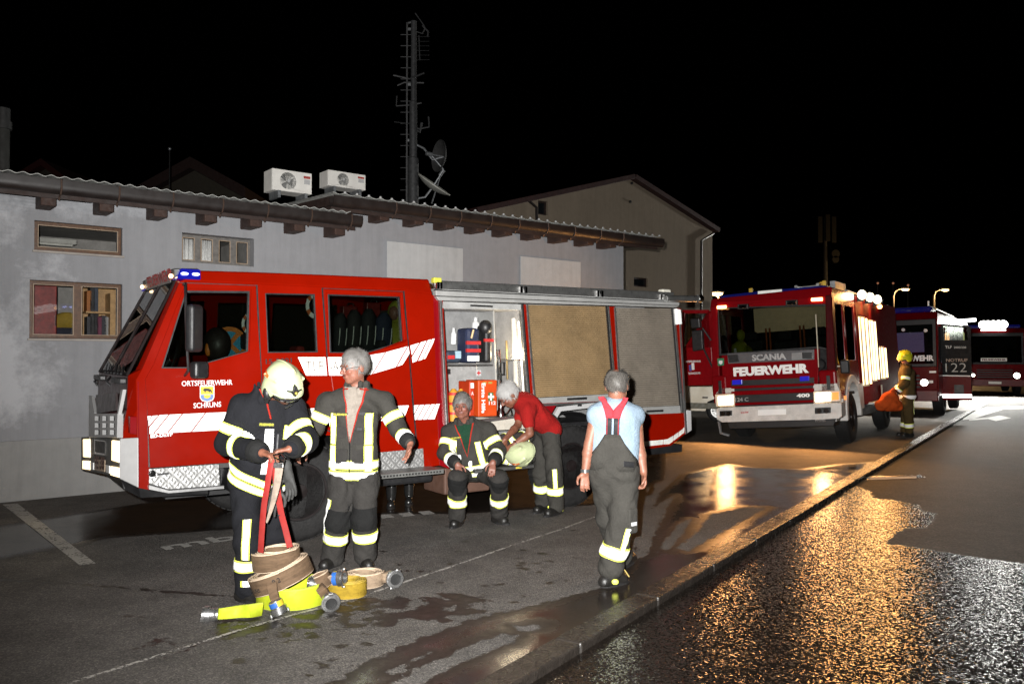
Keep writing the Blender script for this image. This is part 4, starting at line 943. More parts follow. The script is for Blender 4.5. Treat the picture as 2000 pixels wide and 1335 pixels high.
b = MB(); c = Vector((S(352,700).x, .62, S(352,700).z-.02)); b.tube([c + Vector((.12*math.cos(a)*.5, .2*math.sin(a), .2*math.cos(a))) for a in [2*math.pi*k/20 for k in range(20)]], .014, 6, close=True); b.tube([c, c+Vector((-.25,0,-.35))], .03, 8); b.build('steering_wheel', BLACK, t1, smooth=True)
b = MB(); x = N2.x+.12; b.box((x, .2, N2.z-.35),(x+.4, TW-.2, N2.z-.02)); b.build('dashboard', BLACK, t1, bevel=.04)
# signalling disc and caps hung in the cab
def disc(u, v, dep, r, sect, nm):
    c = S(u, v, -dep); t = MB(); return c
c = S(448,672,-.45); d0 = thing('signal_disc', 'orange and blue reflective disc propped behind the driver window of the front engine', 'traffic disc', TM @ Matrix.Translation(c))
ORG = M('hi_vis_orange', (.75,.22,.03), .5); LBL = M('disc_blue', (.05,.38,.62), .5)
b = MB(); b.cyl((0,0,0),(0,.012,0), .17, 40); b.build('plate', LBL, d0)
b = MB(); R_o = [(math.cos(a), math.sin(a)) for a in [2*math.pi*k/40 for k in range(40)]]
b.poly([(x*.175,-.004,y*.175) for x,y in R_o], (0,.003,0), [[(x*.13,-.004,y*.13) for x,y in R_o]]); b.build('rim', ORG, d0)
for a in (.9, -.75): X = Vector((math.cos(a),0,math.sin(a))); Z = Vector((-math.sin(a),0,math.cos(a))); b = MB(); b.obox((0,-.006 - .002*(a>0),0), X*.15, (0,.0012,0), Z*.022); b.build('cross_bar', ORG, d0)
dk = thing('helmet', 'dark helmet hanging in the cab in front of the orange and blue disc', 'helmet', TM @ Matrix.Translation(S(424,672,-.36)))
b = MB(); b.sphere((0,0,0), (.13,.15,.17), 20, 12); b.build('shell', M('dark_shell', (.03,.022,.02), .5), dk, smooth='all'); b = MB(); b.sphere((-.1,-.06,-.05), (.03,.03,.07), 10, 8); b.build('reflective_patch', ORG, dk, smooth='all')
def crescent(u, v, dep, r, lab):
    t = thing('signalling_paddle', lab, 'traffic paddle', TM @ Matrix.Translation(S(u, v, -dep)), 'white and orange paddles hung on the cab pillars')
    n = 8
    for k in range(n):
        a0 = math.pi*.5 + math.pi*1.25*k/n; a1 = math.pi*.5 + math.pi*1.25*(k+1)/n
        P = [(r*math.cos(a)*.7, 0, r*math.sin(a)) for a in (a0, a1)] + [(r*.62*math.cos(a)*.7, 0, r*.62*math.sin(a)) for a in (a1, a0)]
        b = MB(); b.poly(P, (0,.01,0)); b.build('reflective_segment', RETRO if k % 3 != 1 else M('paddle_orange', (.55,.13,.03), .5), t)
    b = MB(); b.box((-.01,.012,-r*2),(.01,.03,r)); b.build('shaft', BLACK, t); return t
crescent(486,632,.12,.10, 'white reflective paddle curl at the rear edge of the driver window'); crescent(614,597,.12,.13, 'white and orange paddle curl at the top right of the narrow middle cab window')
# gear hanging in the crew cab
for k, (u0, v0_, u1, v1_, c, lab) in enumerate([(652,612,672,690,(.02,.02,.022),'dark turnout coat hanging furthest forward in the crew cab window'),(678,606,700,690,(.022,.02,.02),'second dark coat from the left in the crew cab window'),(706,604,728,690,(.018,.018,.02),'dark coat in the middle of the crew cab window under a red case'),(734,612,760,690,(.02,.025,.05),'blue black coat towards the rear of the crew cab window')]):
    a = S(u0, v1_, -.5); b_2 = S(u1, v0_, -.5); t = thing('turnout_coat', lab, 'coat', TM @ Matrix.Translation((a.x, a.y, a.z)), 'coats hanging in the crew cab')
    w_ = b_2.x-a.x; h_ = b_2.z-a.z; b = MB(); b.rings([[(w_/2+math.cos(q)*w_/2*s, .06*math.sin(q), z) for q in [2*math.pi*i/12 for i in range(12)]] for s, z in ((1.15,0),(1.05,h_*.5),(1,h_*.85),(.35,h_))]); b.build('cloth', M('coat%d'%k, c, .9), t, smooth='all')
    for s in (.2,.75): b = MB(); b.tube([(w_*s,-.065,h_*.2),(w_*(s+.08),-.062,h_*.4),(w_*(s+.12),-.06,h_*.62)], .012, 6, flat=.3); b.build('reflective_stripe', RETRO, t)
for u, v, lab in ((684,617,'red equipment case on the far side of the crew cab, left one'),(730,610,'red equipment case on the far side of the crew cab, right one')):
    t = thing('equipment_case', lab, 'case', TM @ Matrix.Translation(S(u, v, -1.2)), 'red cases in the crew cab'); b = MB(); b.box((-.09,0,-.12),(.09,.12,.12)); b.build('shell', M('case_red', (.16,.01,.008), .5), t, bevel=.01); b = MB(); b.tube([(-.04,-.004,.125),(-.03,-.004,.15),(.03,-.004,.15),(.04,-.004,.125)], .008, 6); b.build('handle', BLACK, t)
t = thing('person', 'person in yellow hood glimpsed at the rear edge of the crew cab window', 'person', TM @ Matrix.Translation(S(774,660,-.75)))
b = MB(); b.sphere((0,0,.30), (.10,.11,.14), 18, 12); b.tube([(0,0,.2),(0,0,.1),(0,0,-.1),(0,0,-.35)], [.06,.14,.19,.2], 14); b.build('body', M('hood_yellow', (.30,.30,.03), .8), t, smooth='all'); b = MB(); b.sphere((-.045,-.04,.29), (.065,.07,.09), 14, 10); b.build('face', M('cab_skin', (.20,.09,.06), .6), t, smooth='all')
# ------------------------------------------------ locker body
bx0 = S(858,600).x; bx1 = S(1329,700).x
zt0 = S(1000,600).z
RB = []
bz = S(1262,876).z
gap = SP('body_joint', [(846,576),(862,582),(877,915),(858,908)], -.03, .03, DKRED, bevel=.003)
# aluminium gallery and rails along the roof
SP('gallery_rail', [(848,547),(1317,570.5),(1317,586),(850,563)], .02, .05, ALU, bevel=.012)
SP('gallery_gutter', [(851,565),(1326,589),(1326,591),(851,570)], .0, .05, BLACK, bevel=0)
SP('gallery_board', [(851,567),(1327,590.5),(1327,596),(852,577)], .03, .08, ALUM, bevel=.004)
SP('gallery_board', [(852,578.5),(1327,597),(1322,600),(858,586.5)], .025, .08, ALUM, bevel=.004)
for u in (855, 861, 1018, 1027, 1168, 1176, 1292, 1301): a = S(u, 549+(u-850)*.051+8, .045); b = MB(); b.box((a.x-.018,a.y-.01,a.z-.04),(a.x+.018,a.y+.03,a.z+.04)); b.build('rail_clamp', CHROME, t1, bevel=.006)
b = MB(); b.tube([S(1300,583,.06), S(1366,583,.06)], .045, 14); b.build('suction_hose_tube', ALU, t1, smooth=True); b = MB(); b.tube([S(1362,583,.06), S(1370,583.5,.06)], .052, 14); b.build('tube_cap', CHROME, t1, smooth=True)
b = MB(); a = S(1303,573,.0); b.box((a.x-.08,a.y,a.z-.05),(a.x+.08,a.y+.1,a.z+.06)); b.build('work_lamp', M('lamp_white2', (.6,.58,.5), .4), t1, bevel=.02)
b = MB(); a = S(852,549,.03); b.box((a.x-.04,a.y-.02,a.z-.02),(a.x+.06,a.y+.05,a.z+.04)); b.build('roof_fitting', M('fitting_yellow', (.5,.5,.05), .5), t1, bevel=.01)
# body frame in red with openings
fr_out = [(862,586),(1328,599.5),(1341,845),(1310,870),(1262,877),(1215,880),(1150,800),(1092,803),(1082,815),(1048,818),(1041,793),(1033,793)]
SP('side_panel', [(1041,788),(1206,779),(1206,786),(1150,786),(1086,792),(1075,812),(1045,815)], .0, .05, DKRED)
SP('side_panel', [(1215,809),(1338,804),(1341,845),(1310,870),(1262,877),(1222,879)], .0, .05, RED)
SP('side_panel', [(1206,779),(1216,779),(1222,812),(1222,879),(1212,870),(1204,840)], .0, .05, DKRED)
for px in ([(862,586),(866,586),(880,832),(875,832)], [(1023,594),(1031,594),(1047,793),(1038,793)], [(1190,598),(1202,598.5),(1217,812),(1206,812)], [(1318,602),(1329,602.5),(1341,845),(1335,847)]): SP('body_post', px, .0, .06, RED, bevel=.008)
for px in ([(859,586),(863,586),(877,832),(872,832)], [(1017,593),(1020,593),(1036,793),(1032,793)], [(1028,594),(1031.5,594),(1048,793),(1044,793)], [(1187,598),(1190,598),(1206,782),(1202,782)], [(1200,600),(1203,600),(1217,812),(1213.5,812)], [(1314.5,601),(1318,601),(1337,806),(1332,806)], [(1326,604),(1329,604),(1343,846),(1339.5,847)]): SP('shutter_rail', px, .012, .05, ALU, bevel=.002)
for px in ([(1020.5,593),(1022.5,593),(1038,793),(1036,793)], [(1184,598),(1186.5,598),(1202,782),(1199,782)], [(1312.5,602),(1314,602),(1332,806),(1330,806)]): SP('rail_seal', px, .008, .04, BLACK, bevel=0)
# roller shutters: real slats, too fine to part one by one
def shutter(px, n, nm, mat, hq):
    A0, A1, B1, B0 = [S(u, v, -.02) for u, v in px]     # TL TR BR BL
    b = MB(); k = 4
    L_ = []; R_2 = []
    for i in range(n*k+1):
        t_ = i/(n*k); a = A0.lerp(B0, t_); c = A1.lerp(B1, t_); o = .012*abs(math.sin(math.pi*i/k))**.6
        L_.append(a + Vector((0,-o,0))); R_2.append(c + Vector((0,-o,0)))
    m_ = len(L_); b.add(L_+R_2, [(i, i+1, m_+i+1, m_+i) for i in range(m_-1)])
    o = b.build('roller_shutter', mat, t1); s = o.modifiers.new('th', 'SOLIDIFY'); s.thickness = .01
    o['kind'] = 'stuff'
    bar = SP('shutter_bar', hq[0], .004, .03, ALUM, bevel=.004)
    h = SP('handle', hq[1], .022, .02, BLACK, parent=bar, bevel=.004)
    return o
SHM = M('shutter_slats', (.29,.20,.105), .45, .2, var=(3,.12)); SHM2 = M('shutter_slats_dark', (.22,.19,.155), .45, .2, var=(3,.12))
shutter([(1031,595),(1185,598),(1200,768),(1047,776)], 44, 's', SHM, ([(1046,777),(1200,768.5),(1201,782),(1047,788)], [(1109,777),(1147,775),(1147,779.5),(1109,781.5)]))
shutter([(1202,601),(1314,602),(1331,791),(1216,796)], 46, 's', SHM2, ([(1216,796.5),(1331,791.5),(1332,806),(1217,811)], [(1264,801),(1296,799.5),(1296,803.5),(1264,805)]))
SP('sill_rail', [(1047,789),(1204,782.5),(1204,786),(1047,793.5)], .025, .06, ALU, bevel=.003)
# rolled-up shutter over the open locker
rs = SP('shutter_bar', [(862,588),(1017,594),(1017.5,605),(863,602)], .0, .05, M('shutter_pale', (.42,.42,.41), .45, .3), bevel=.006)
SP('handle', [(920,594.5),(963,596.5),(963,600),(920,598)], .02, .02, BLACK, parent=rs, bevel=.004)
# open locker lining
def lock_box(px_l, depth, mat):
    A0, A1, B1, B0 = [S(u, v, -.06) for u, v in px_l]; D = Vector((0, depth, 0)); b = MB(); e = .012
    a0, a1, c1, c0 = A0+D, A1+D, B1+D, B0+D
    def sheet(p, q, r, s, n): n = Vector(n)*e; b.loft([p,q,r,s], [p+n,q+n,r+n,s+n])
    sheet(a0,a1,c1,c0,(0,1,0)); sheet(A0,a0,c0,B0,(-1,0,0)); sheet(A1,a1,c1,B1,(1,0,0)); sheet(A0,A1,a1,a0,(0,0,1)); sheet(B0,B1,c1,c0,(0,0,-1))
    return b.build('locker_lining', mat, t1), (A0, A1, B1, B0)
LIN = M('locker_aluminium', (.42,.41,.40), .42, .35, var=(4,.15), bump=(9,.15))
lk, (A0, A1, B1, B0) = lock_box([(865,603),(1017,606),(1033,833),(879,833)], .62, LIN)
SP('locker_shelf', [(868,711),(962,711),(963,714),(868,714)], -.07, .5, ALU)
SP('locker_divider', [(963,607),(966,607),(974,833),(970,833)], -.25, .4, ALUM, bevel=.002)
SP('locker_shelf', [(1000,701),(1024,700),(1024,703),(1000,704)], -.1, .5, ALU)
SP('locker_drawer', [(960,816),(1016,813),(1018,838),(960,840)], -.02, .3, M('drawer_white', (.45,.42,.36), .45), bevel=.006)
SP('locker_drawer', [(1018.5,813),(1040,811),(1042,836),(1020,838)], -.02, .3, M('drawer_white', (.45,.42,.36), .45), bevel=.006)
SP('drawer_rail', [(880,828),(1040,806),(1042,811),(880,835)], .0, .06, ALU, bevel=.003)
b = MB(); b.tube([S(1013,628,-.12), S(1024,770,-.12)], .010, 10); b.build('strip_light', lampmat('strip_light', (1,.85,.6), 14), t1)
pl = (S(1015,690,-.16)); point('locker_light', pl + Vector((-.05,-.0,0)), 22, (1,.82,.55), .08, t1)
b = MB(); b.tube([S(1003,622,-.22), S(1010,800,-.22)], .03, 10); b.build('locker_tube', M('tube_white', (.55,.52,.45), .4), t1, smooth=True)
b = MB(); b.tube([S(989,665,-.26), S(992,790,-.26)], .012, 8); b.build('locker_rod', M('rod_brass', (.45,.33,.15), .3, .8), t1, smooth=True)
# things carried in the locker
def kit(name, lab, cat, q, dep, th, mat, part='shell', bev=.012, group=None):
    p = [S(u, v, -dep) for u, v in q]; x0_ = min(k.x for k in p); x1_ = max(k.x for k in p); z0_ = min(k.z for k in p); z1_ = max(k.z for k in p)
    t = thing(name, lab, cat, TM @ Matrix.Translation((x0_, p[-1].y, z0_)), group); b = MB(); b.box((0,0,0),(x1_-x0_,th,z1_-z0_)); b.build(part, mat, t, bevel=bev, seg=2); return t, x1_-x0_, z1_-z0_
NAVY = M('navy_bag', (.012,.018,.05), .7); RB_ = M('bag_red', (.45,.02,.02), .6)
t, w_, h_ = kit('equipment_bag', 'navy equipment bag with red straps on the locker shelf', 'bag', [(907,640),(938,708)], .2, .25, NAVY, bev=.04)
for z in (.30, .52): b = MB(); b.box((-.005,-.008,h_*z),(w_+.005,.02,h_*(z+.1))); b.build('strap', RB_, t)
b = MB(); b.box((.01,-.01,h_*.05),(w_-.02,.01,h_*.2)); b.build('reflective_label', RETRO, t); b = MB(); b.tube([(w_*.3,-.006,h_*.7),(w_*.45,-.012,h_*.95)], .012, 6); b.build('zip_pull', M('zip_tan', (.45,.3,.12), .5), t)
t, w_, h_ = kit('torch_bag', 'black leather torch bag with red tag, right of the navy bag', 'bag', [(942,634),(962,708)], .2, .2, BLACK, bev=.03); b = MB(); b.box((-.01,-.01,h_*.55),(w_+.01,.02,h_*.63)); b.build('strap', RB_, t); b = MB(); b.sphere((w_*.35,.05,h_*.93), (.08,.08,.09), 14, 10); b.build('flap', BLACK, t, smooth='all')
t, w_, h_ = kit('tool_roll', 'dark tool roll with red and pale blue patches, leftmost on the locker shelf', 'bag', [(870,684),(903,708)], .2, .25, M('roll_dark', (.02,.03,.05), .7), bev=.04); b = MB(); b.box((.02,-.008,h_*.3),(w_*.5,.01,h_*.6)); b.build('patch', RB_, t); b = MB(); b.box((w_*.55,-.008,h_*.35),(w_*.9,.01,h_*.95)); b.build('patch', M('patch_blue', (.3,.42,.5), .6), t)
for u, v, r, lab in ((929,636,.045,'white plastic cup standing behind the navy bag'),(886,657,.035,'white bottle fixed above the tool roll, left one'),(901,657,.03,'white bottle fixed above the tool roll, right one')):
    c = S(u, v, -.42); t = thing('plastic_bottle', lab, 'bottle', TM @ Matrix.Translation(c)); b = MB(); b.lathe([(r,-.09),(r,.03),(r*.5,.06),(r*.5,.08)], n=16); b.build('body', M('white_plastic', (.6,.6,.6), .4), t, smooth=True); b = MB(); b.lathe([(r*.6,.081),(r*.6,.10)], n=16); b.build('cap', WHITE, t, smooth=True)
t, w_, h_ = kit('first_aid_case', 'orange red first aid case reading Erste Hilfe with a green cross badge', 'case', [(929,742),(971,812)], .02, .28, M('case_orange', (.50,.055,.006), .45))
letters('lettering', 'Erste Hilfe', LET, t, (w_*.16,-.004,h_*.92), (0,0,-1), (1,0,0), width=h_*.82, height=.05, bold=.03, n=(0,-1,0))
b = MB(); b.box((w_*.52,-.006,h_*.42),(w_*.78,-.001,h_*.66)); b.build('badge', M('badge_green', (.05,.12,.03), .5), t)
b = MB(); cx, cz = w_*.65, h_*.54; b.box((cx-.04,-.009,cz-.012),(cx+.04,-.0065,cz+.012)); b.build('cross', LET, t); b = MB(); b.box((cx-.012,-.0092,cz-.04),(cx+.012,-.0066,cz+.04)); b.build('cross', LET, t)
for k in range(2): b = MB(); b.box((w_*(.22+.3*k),-.005,h_*.9),(w_*(.42+.3*k),-.001,h_*.95)); b.build('sticker', M('sticker_ochre', (.3,.25,.06), .5), t)
letters('lettering', '112', LET, t, (w_*.55,-.004,h_*.32), (1,0,0), (0,0,1), width=.09, height=.04, bold=.02, n=(0,-1,0))
t, w_, h_ = kit('red_case', 'narrow red case tucked left of the first aid case', 'case', [(912,744),(927,812)], .06, .25, M('case_red2', (.42,.035,.008), .45)); b = MB(); b.box((w_*.2,-.006,h_*.8),(w_*.8,-.001,h_*.95)); b.build('label', LET, t)
letters('lettering', 'A', LET, t, (w_*.3,-.004,h_*.6), (1,0,0), (0,0,1), width=.03, height=.04, n=(0,-1,0))
for u0_, lab in ((876,'yellow cylinder bag with red bands at the left inside the locker, nearest the door post'),(891,'yellow cylinder bag with red bands beside the narrow red case')):
    a = S(u0_, 822, -.25); c = S(u0_+15, 758, -.25); t = thing('cylinder_bag', lab, 'bag', TM @ Matrix.Translation(((a.x+c.x)/2, a.y, a.z)), 'yellow cylinder bags'); h_ = c.z-a.z; r = (c.x-a.x)/2*.95
    b = MB(); b.lathe([(r,0),(r,h_*.75),(r*.8,h_*.9),(r*.3,h_)], n=18); b.build('bag', M('bag_yellow', (.50,.24,.02), .6), t, smooth=True)
    for z in (.2,.5,.8): b = MB(); b.lathe([(r*1.03,h_*z),(r*1.03,h_*z+.03)], n=18); b.build('band', RB_, t, smooth=True)
b = MB(); a = S(934,728,-.5); b.box((a.x-.035,a.y-.01,a.z-.035),(a.x+.035,a.y,a.z+.035)); o = b.build('cross_sticker', WHITE, t1)
for X, Z in (((.025,0,0),(0,0,.008)),((.008,0,0),(0,0,.025))): b = MB(); b.obox(a+Vector((0,-.013 - X[0]*.05,0)), X, (0,.001,0), Z); b.build('red_cross', RB_, o)
b = MB(); a = S(874,725,-.5); b.box((a.x-.03,a.y-.02,a.z-.03),(a.x+.03,a.y,a.z+.03)); b.build('socket', BLACK, t1, bevel=.006)
b = MB(); b.tube([S(972,707,-.1),S(984,707,-.1),S(984,731,-.1),S(972,731,-.1)], .012, 6, close=True); b.build('grab_handle', BLACK, t1)
b = MB(); b.tube([S(975,682,-.12),S(979,775,-.12)], .012, 8); b.tube([S(970,682,-.14),S(973,740,-.14)], .008, 8); b.build('locker_rod', CHROME, t1, smooth=True)
c = S(978,800,-.12); t = thing('pump_nozzle', 'chrome branch pipe nozzle standing in front of the white drawers', 'nozzle', TM @ Matrix.Translation(c)); b = MB(); b.lathe([(.05,-.10),(.055,-.04),(.035,.0),(.03,.10),(.04,.12)], n=18); b.build('barrel', CHROME, t, smooth=True); b = MB(); b.tube([(.05,0,-.08),(.12,-.03,.02),(.15,-.02,-.09)], .012, 8); b.build('lever', CHROME, t, smooth=True)
c = S(1016,640,-.3); t = thing('hand_lamp', 'hand lamp hung at the top right inside the locker', 'lamp', TM @ Matrix.Translation(c)); b = MB(); b.lathe([(.06,-.05),(.06,.02),(.03,.05)], axis=(0,-1,0), n=18); b.build('housing', WHITE, t, smooth=True); b = MB(); b.tube([(0,0,.06),(0,.0,.12),(.06,0,.12)], .01, 6); b.build('handle', BLACK, t)
# carcass: floor, far side, roof, back
zt2 = S(1100,575).z; zb2 = .62
b = MB(); yo = TW-.1
b.box((bx0, .85, zb2),(bx1-.01, .9, zt2)); b.build('inner_wall', M('inner_wall', (.2,.2,.2), .6), t1)
b = MB(); b.box((bx0+.01, .30, zt2-.03),(S(1328,600).x, yo, zt2)); b.build('body_roof', ALUM, t1)
b = MB(); A_ = [S(1330,602,-.02), S(1341,845,-.02)]; b.poly([A_[0], A_[1], (A_[1].x, yo, A_[1].z), (A_[0].x, yo, A_[0].z)], (-.04,0,0)); b.build('rear_panel', RED, t1)
b = MB(); b.box((bx0, yo-.001, zb2),(bx1, yo+.03, zt2)); b.build('far_side_panel', RED, t1)
b = MB(); b.box((S(1215,800).x, .12, zb2-.1),(bx1-.02, yo, zb2)); b.box((S(1050,700).x+.02,.1,.95),(S(1210,700).x,.84,1.0)); b.build('body_floor', BLACK, t1)
SP('corner_marker', [(1321,602),(1330,604),(1332.5,633),(1323.5,633.5)], .05, .05, RETRO, bevel=.01)
b = MB(); p = [S(1341,800,.01), S(1350,801,.01), S(1351,840,.01), S(1342.5,846,.01)]; b.poly(p, (0,.05,0)); b.build('corner_marker', WHITE, t1, bevel=.008)
for px in ([(1224,865),(1296,858),(1295,867.5),(1226,875)], [(1297.5,858),(1304,857),(1315.5,850.5),(1314.5,861),(1307,867),(1296.5,867.3)], [(1317.5,849),(1325.5,843.5),(1324.5,853.5),(1316,860)], [(1327.5,842.5),(1332.5,838.5),(1331.5,848),(1326,852.5)], [(1334,837.5),(1337,834),(1336.5,844.5),(1333,847)]): SP('reflective_stripe', px, .012, .01, M('pale_stripe', (.68,.66,.62), .5), bevel=.001)
# wheel arch trim
SP('wheel_arch_trim', [(1081,813),(1092,794),(1158,786.5),(1214,784),(1214,793),(1156,796),(1096,803),(1088,817)], .03, .05, WHITE, bevel=.006)
b = MB(); a = S(1132,791,.035); b.box((a.x-.03,a.y-.006,a.z-.012),(a.x+.03,a.y,a.z+.012)); b.build('side_marker', BLACK, t1)
# underbody, chassis
b = MB(); b.box((S(300,900).x+.2, .55, .45),(bx1-.2, .75, .72)); b.box((S(300,900).x+.2, TW-.75, .45),(bx1-.2, TW-.55, .72)); b.build('chassis_rail', BLACK, t1)
b = MB(); b.box((S(745,880).x, .25, .42),(S(850,880).x+.1, .8, .78)); b.build('fuel_tank', BLACK, t1, bevel=.03)
b = MB(); b.box((bx0+.1,.30,.25),(bx0+.7,.8,.55)); b.build('battery_box', M('brown_box', (.09,.045,.03), .7), t1, bevel=.02)
# wheels
def wheel(c, r, w_, rimr, par, M_rim, face=-1, nut=10):
    """axis along local y; face: outward direction"""
    t = thing('wheel', None, None); t.parent = par; t.location = c
    b = MB(); h = w_/2
    b.lathe([(rimr,-h*.8),(rimr*1.05,-h*.95),(r*.86,-h),(r*.965,-h*.86),(r,-h*.6),(r,h*.6),(r*.965,h*.86),(r*.86,h),(rimr*1.05,h*.95),(rimr,h*.8)], axis=(0,1,0), n=56)
    ty_ = b.build('tyre', RUBBER, t, smooth=True, angle=50)
    b = MB()
    for k in range(44):
        a = 2*math.pi*k/44
        for q in (-1, 1):
            X = Vector((math.cos(a),0,math.sin(a))); T = Vector((-math.sin(a),0,math.cos(a))); b.obox(X*(r+.002)+Vector((0,q*h*.38,0)), X*.006, T*r*.05, Vector((0,h*.3,0)))
    b.build('tread', RUBBER, t, kind='stuff')
    f = face
    b = MB(); b.lathe([(rimr*1.0,f*h*.8),(rimr*1.04,f*h*.86),(rimr*.96,f*h*.86),(rimr*.92,f*h*.3),(rimr*.62,f*h*.12),(rimr*.5,f*h*.5),(rimr*.30,f*h*.55),(rimr*.26,f*h*.95),(rimr*.05,f*h*1.0)], axis=(0,1,0), n=40); b.build('rim', M_rim, t, smooth=True, angle=30)
    pr = None
    for k in range(nut):
        a = 2*math.pi*k/nut; X = Vector((math.cos(a),0,math.sin(a)))*rimr*.42
        if pr is None: b = MB(); b.cyl((0,0,0),(0,f*h*.22,0), rimr*.05, 6); pr = b.build('wheel_nut', GALV, t); o = pr
        else: o = copy_of(pr, t)
        o.location = X + Vector((0,f*h*.5,0))
    for k in range(nut):
        a = 2*math.pi*(k+.5)/nut; X = Vector((math.cos(a),0,math.sin(a)))*rimr*.78
        b = MB(); b.sphere(X+Vector((0,f*h*.22,0)), (rimr*.1, h*.05, rimr*.1), 10, 6); b.build('hand_hole', DARK, t)
    return t
RIMD = M('rim_dark', (.014,.010,.010), .45, .3)
sr = S(1122,900).x
for s_, f in ((0, 0), (sr, 0)):
    wheel((s_, .17, .485), .485, .28, .27, t1, RIMD, -1); wheel((s_, TW-.17, .485), .485, .28, .27, t1, RIMD, 1)
    b = MB(); b.cyl((s_, .3, .47),(s_, TW-.3, .47), .09, 12); b.build('axle', BLACK, t1)
# wheel housings
for s_ in (0, sr):
    b = MB(); n = 12
    pr_ = [(s_+.62*math.cos(a), .52+.62*math.sin(a)) for a in [math.pi*k/n for k in range(n+1)]]
    b.add([(x,.06,z) for x,z in pr_]+[(x,.6,z) for x,z in pr_], [(i,i+1,n+2+i,n+1+i) for i in range(n)])
    o = b.build('wheel_housing', BLACK, t1); q = o.modifiers.new('th','SOLIDIFY'); q.thickness = .01
# fold-out tray under the open locker
a = S(930,904,.0); zt_ = TF.hit(1040,906, S(1040,906,.24), (0,1,0)).z
sa = S(905,900).x; sb = TF.hit(1044,906,S(1044,906,.24),(0,1,0)).x
TRAY = Vector((sa, S(1000,906,.24).y, zt_)); TRAYX1 = sb
b = MB(); b.box((sa, TRAY.y, zt_-.045),(sb, .45, zt_)); tr = b.build('fold_out_tray', M('tray_dark', (.06,.06,.058), .4, .5), t1, bevel=.006)
b = MB(); b.box((sa+.01, TRAY.y-.006, zt_-.035),(sb-.01, TRAY.y-.001, zt_-.012)); b.build('tray_edge', ALU, tr)
b = MB(); b.box((sa+.52, TRAY.y-.010, zt_-.032),(sa+.60, TRAY.y-.007, zt_-.015)); b.build('tray_sticker', M('sticker_yellow', (.6,.5,.05), .5), tr)
# ================================================================ THE OTHER FIRE ENGINES
def engine_frame(x, y, roll=0.0, dz=0.0, rot=0.0):
    a = math.radians(rot); sx = Vector((.5595*math.cos(a)-.8288*math.sin(a), .5595*math.sin(a)+.8288*math.cos(a), 0)); wx = Vector((-sx.y, sx.x, 0))
    Mx = Matrix(((sx.x, wx.x, 0, x), (sx.y, wx.y, 0, y), (0, 0, 1, dz), (0, 0, 0, 1)))
    return Mx @ Matrix.Rotation(math.radians(roll), 4, 'X')
WHL = M('lamp_glass_white', (.7,.7,.7), .15)
AMB = lampmat('amber_lamp', (1,.42,.12), 9); HB = lampmat('headlamp_bright', (1,.80,.50), 12); HSOFT = lampmat('headlamp_halo', (1,.62,.28), 5)
BLG = M('blue_beacon', (.006,.008,.06), .12, coat=.6, emit=((.02,.02,.6), .05)); BLL = M('blue_strobe', (.01,.01,.2), .2, emit=((.03,.03,.9), .35))
PANG = M('grille_grey', (.10,.095,.10), .4)
# ---- second engine, with its nose to the camera
SM = engine_frame(6.42, 16.04, -3.6, .10); SFr = Frame(SM)
t2 = thing('fire_engine', 'red fire engine facing the camera with FEUERWEHR across its nose and white bumper', 'fire engine', SM)
def A(u, v, o=0.0): return SFr.hit(u, v, (-o, 0, 0), (1, 0, 0))
def AW(u, v, o=0.0): return SFr.hit(u, v, (-o, 0, 1.45), (1, 0, -.10))
def B_(u, v, o=0.0): return SFr.hit(u, v, (0, -o, 0), (0, 1, 0))
def ap_(name, px, o, th, mat, parent=None, fn=A, holes=(), bevel=.006, **k):
    D = Vector((th,0,0)) if fn in (A, AW) else Vector((0,th,0))
    b = MB(); b.poly([fn(u, v, o) for u, v in px], D, [[fn(u, v, o) for u, v in h] for h in holes]); return b.build(name, mat, parent or t2, bevel=bevel, **k)
zr = AW(1500, 588).z; WW = 2.5; zb = A(1500, 790).z
# cab shell: side walls, roof, back
wsz = AW(1500, 597); zlow = A(1500, 684).z
def cabside(y, th):
    b = MB(); P = [(0,y,.85),(0,y,1.45),(.12,y,zr-.02),(.22,y,zr+.16),(2.25,y,zr+.16),(2.25,y,.85),(1.95,y,.85),(1.85,y,1.15),(1.5,y,1.28),(1.1,y,1.2),(.9,y,.95),(.85,y,.85)]
    holes = [[(.30,y,1.62),(.36,y,zr-.16),(1.02,y,zr-.16),(1.02,y,1.55),(.62,y,1.5)], [(1.22,y,1.62),(1.22,y,zr-.16),(2.05,y,zr-.16),(2.05,y,1.62)]]
    b.poly(P, (0,th,0), holes); b.build('side_panel', DKRED, t2, bevel=.01)
    for h in holes: g = MB(); g.poly([(p[0], y+th*.4, p[2]) for p in h], (0,th*.15,0)); g.build('window', CARGLASS, t2)
cabside(0, .04); cabside(WW, -.04)
b = MB(); b.loft([(.10,0.001,zr-.04),(.22,.02,zr+.18),(2.25,.02,zr+.18),(2.25,0.001,zr+.1)], [(.10,WW-.001,zr-.04),(.22,WW-.02,zr+.18),(2.25,WW-.02,zr+.18),(2.25,WW-.001,zr+.1)]); b.build('roof', DKRED, t2, bevel=.03, seg=3)
b = MB(); b.box((2.2,.04,.85),(2.25,WW-.04,zr+.1)); b.build('rear_bulkhead', FLATBLK, t2); b = MB(); b.box((.05,.05,.9),(2.2,WW-.05,.96)); b.build('cab_floor', INT, t2)
# windscreen with frame
WSp = [(1403,603),(1614,597),(1617,680),(1598,676),(1408,690)]
ap_('windscreen_frame', [(1399,600),(1619,592),(1621,684),(1597,680),(1404,695)], .0, .03, BLACK, fn=AW, holes=[WSp])
ap_('windscreen', WSp, -.012, .008, CARGLASS, fn=AW, bevel=0)
ap_('roof_band', [(1399,589),(1622,578),(1621,593),(1399,601)], .03, .10, DKRED, fn=AW, bevel=.012)
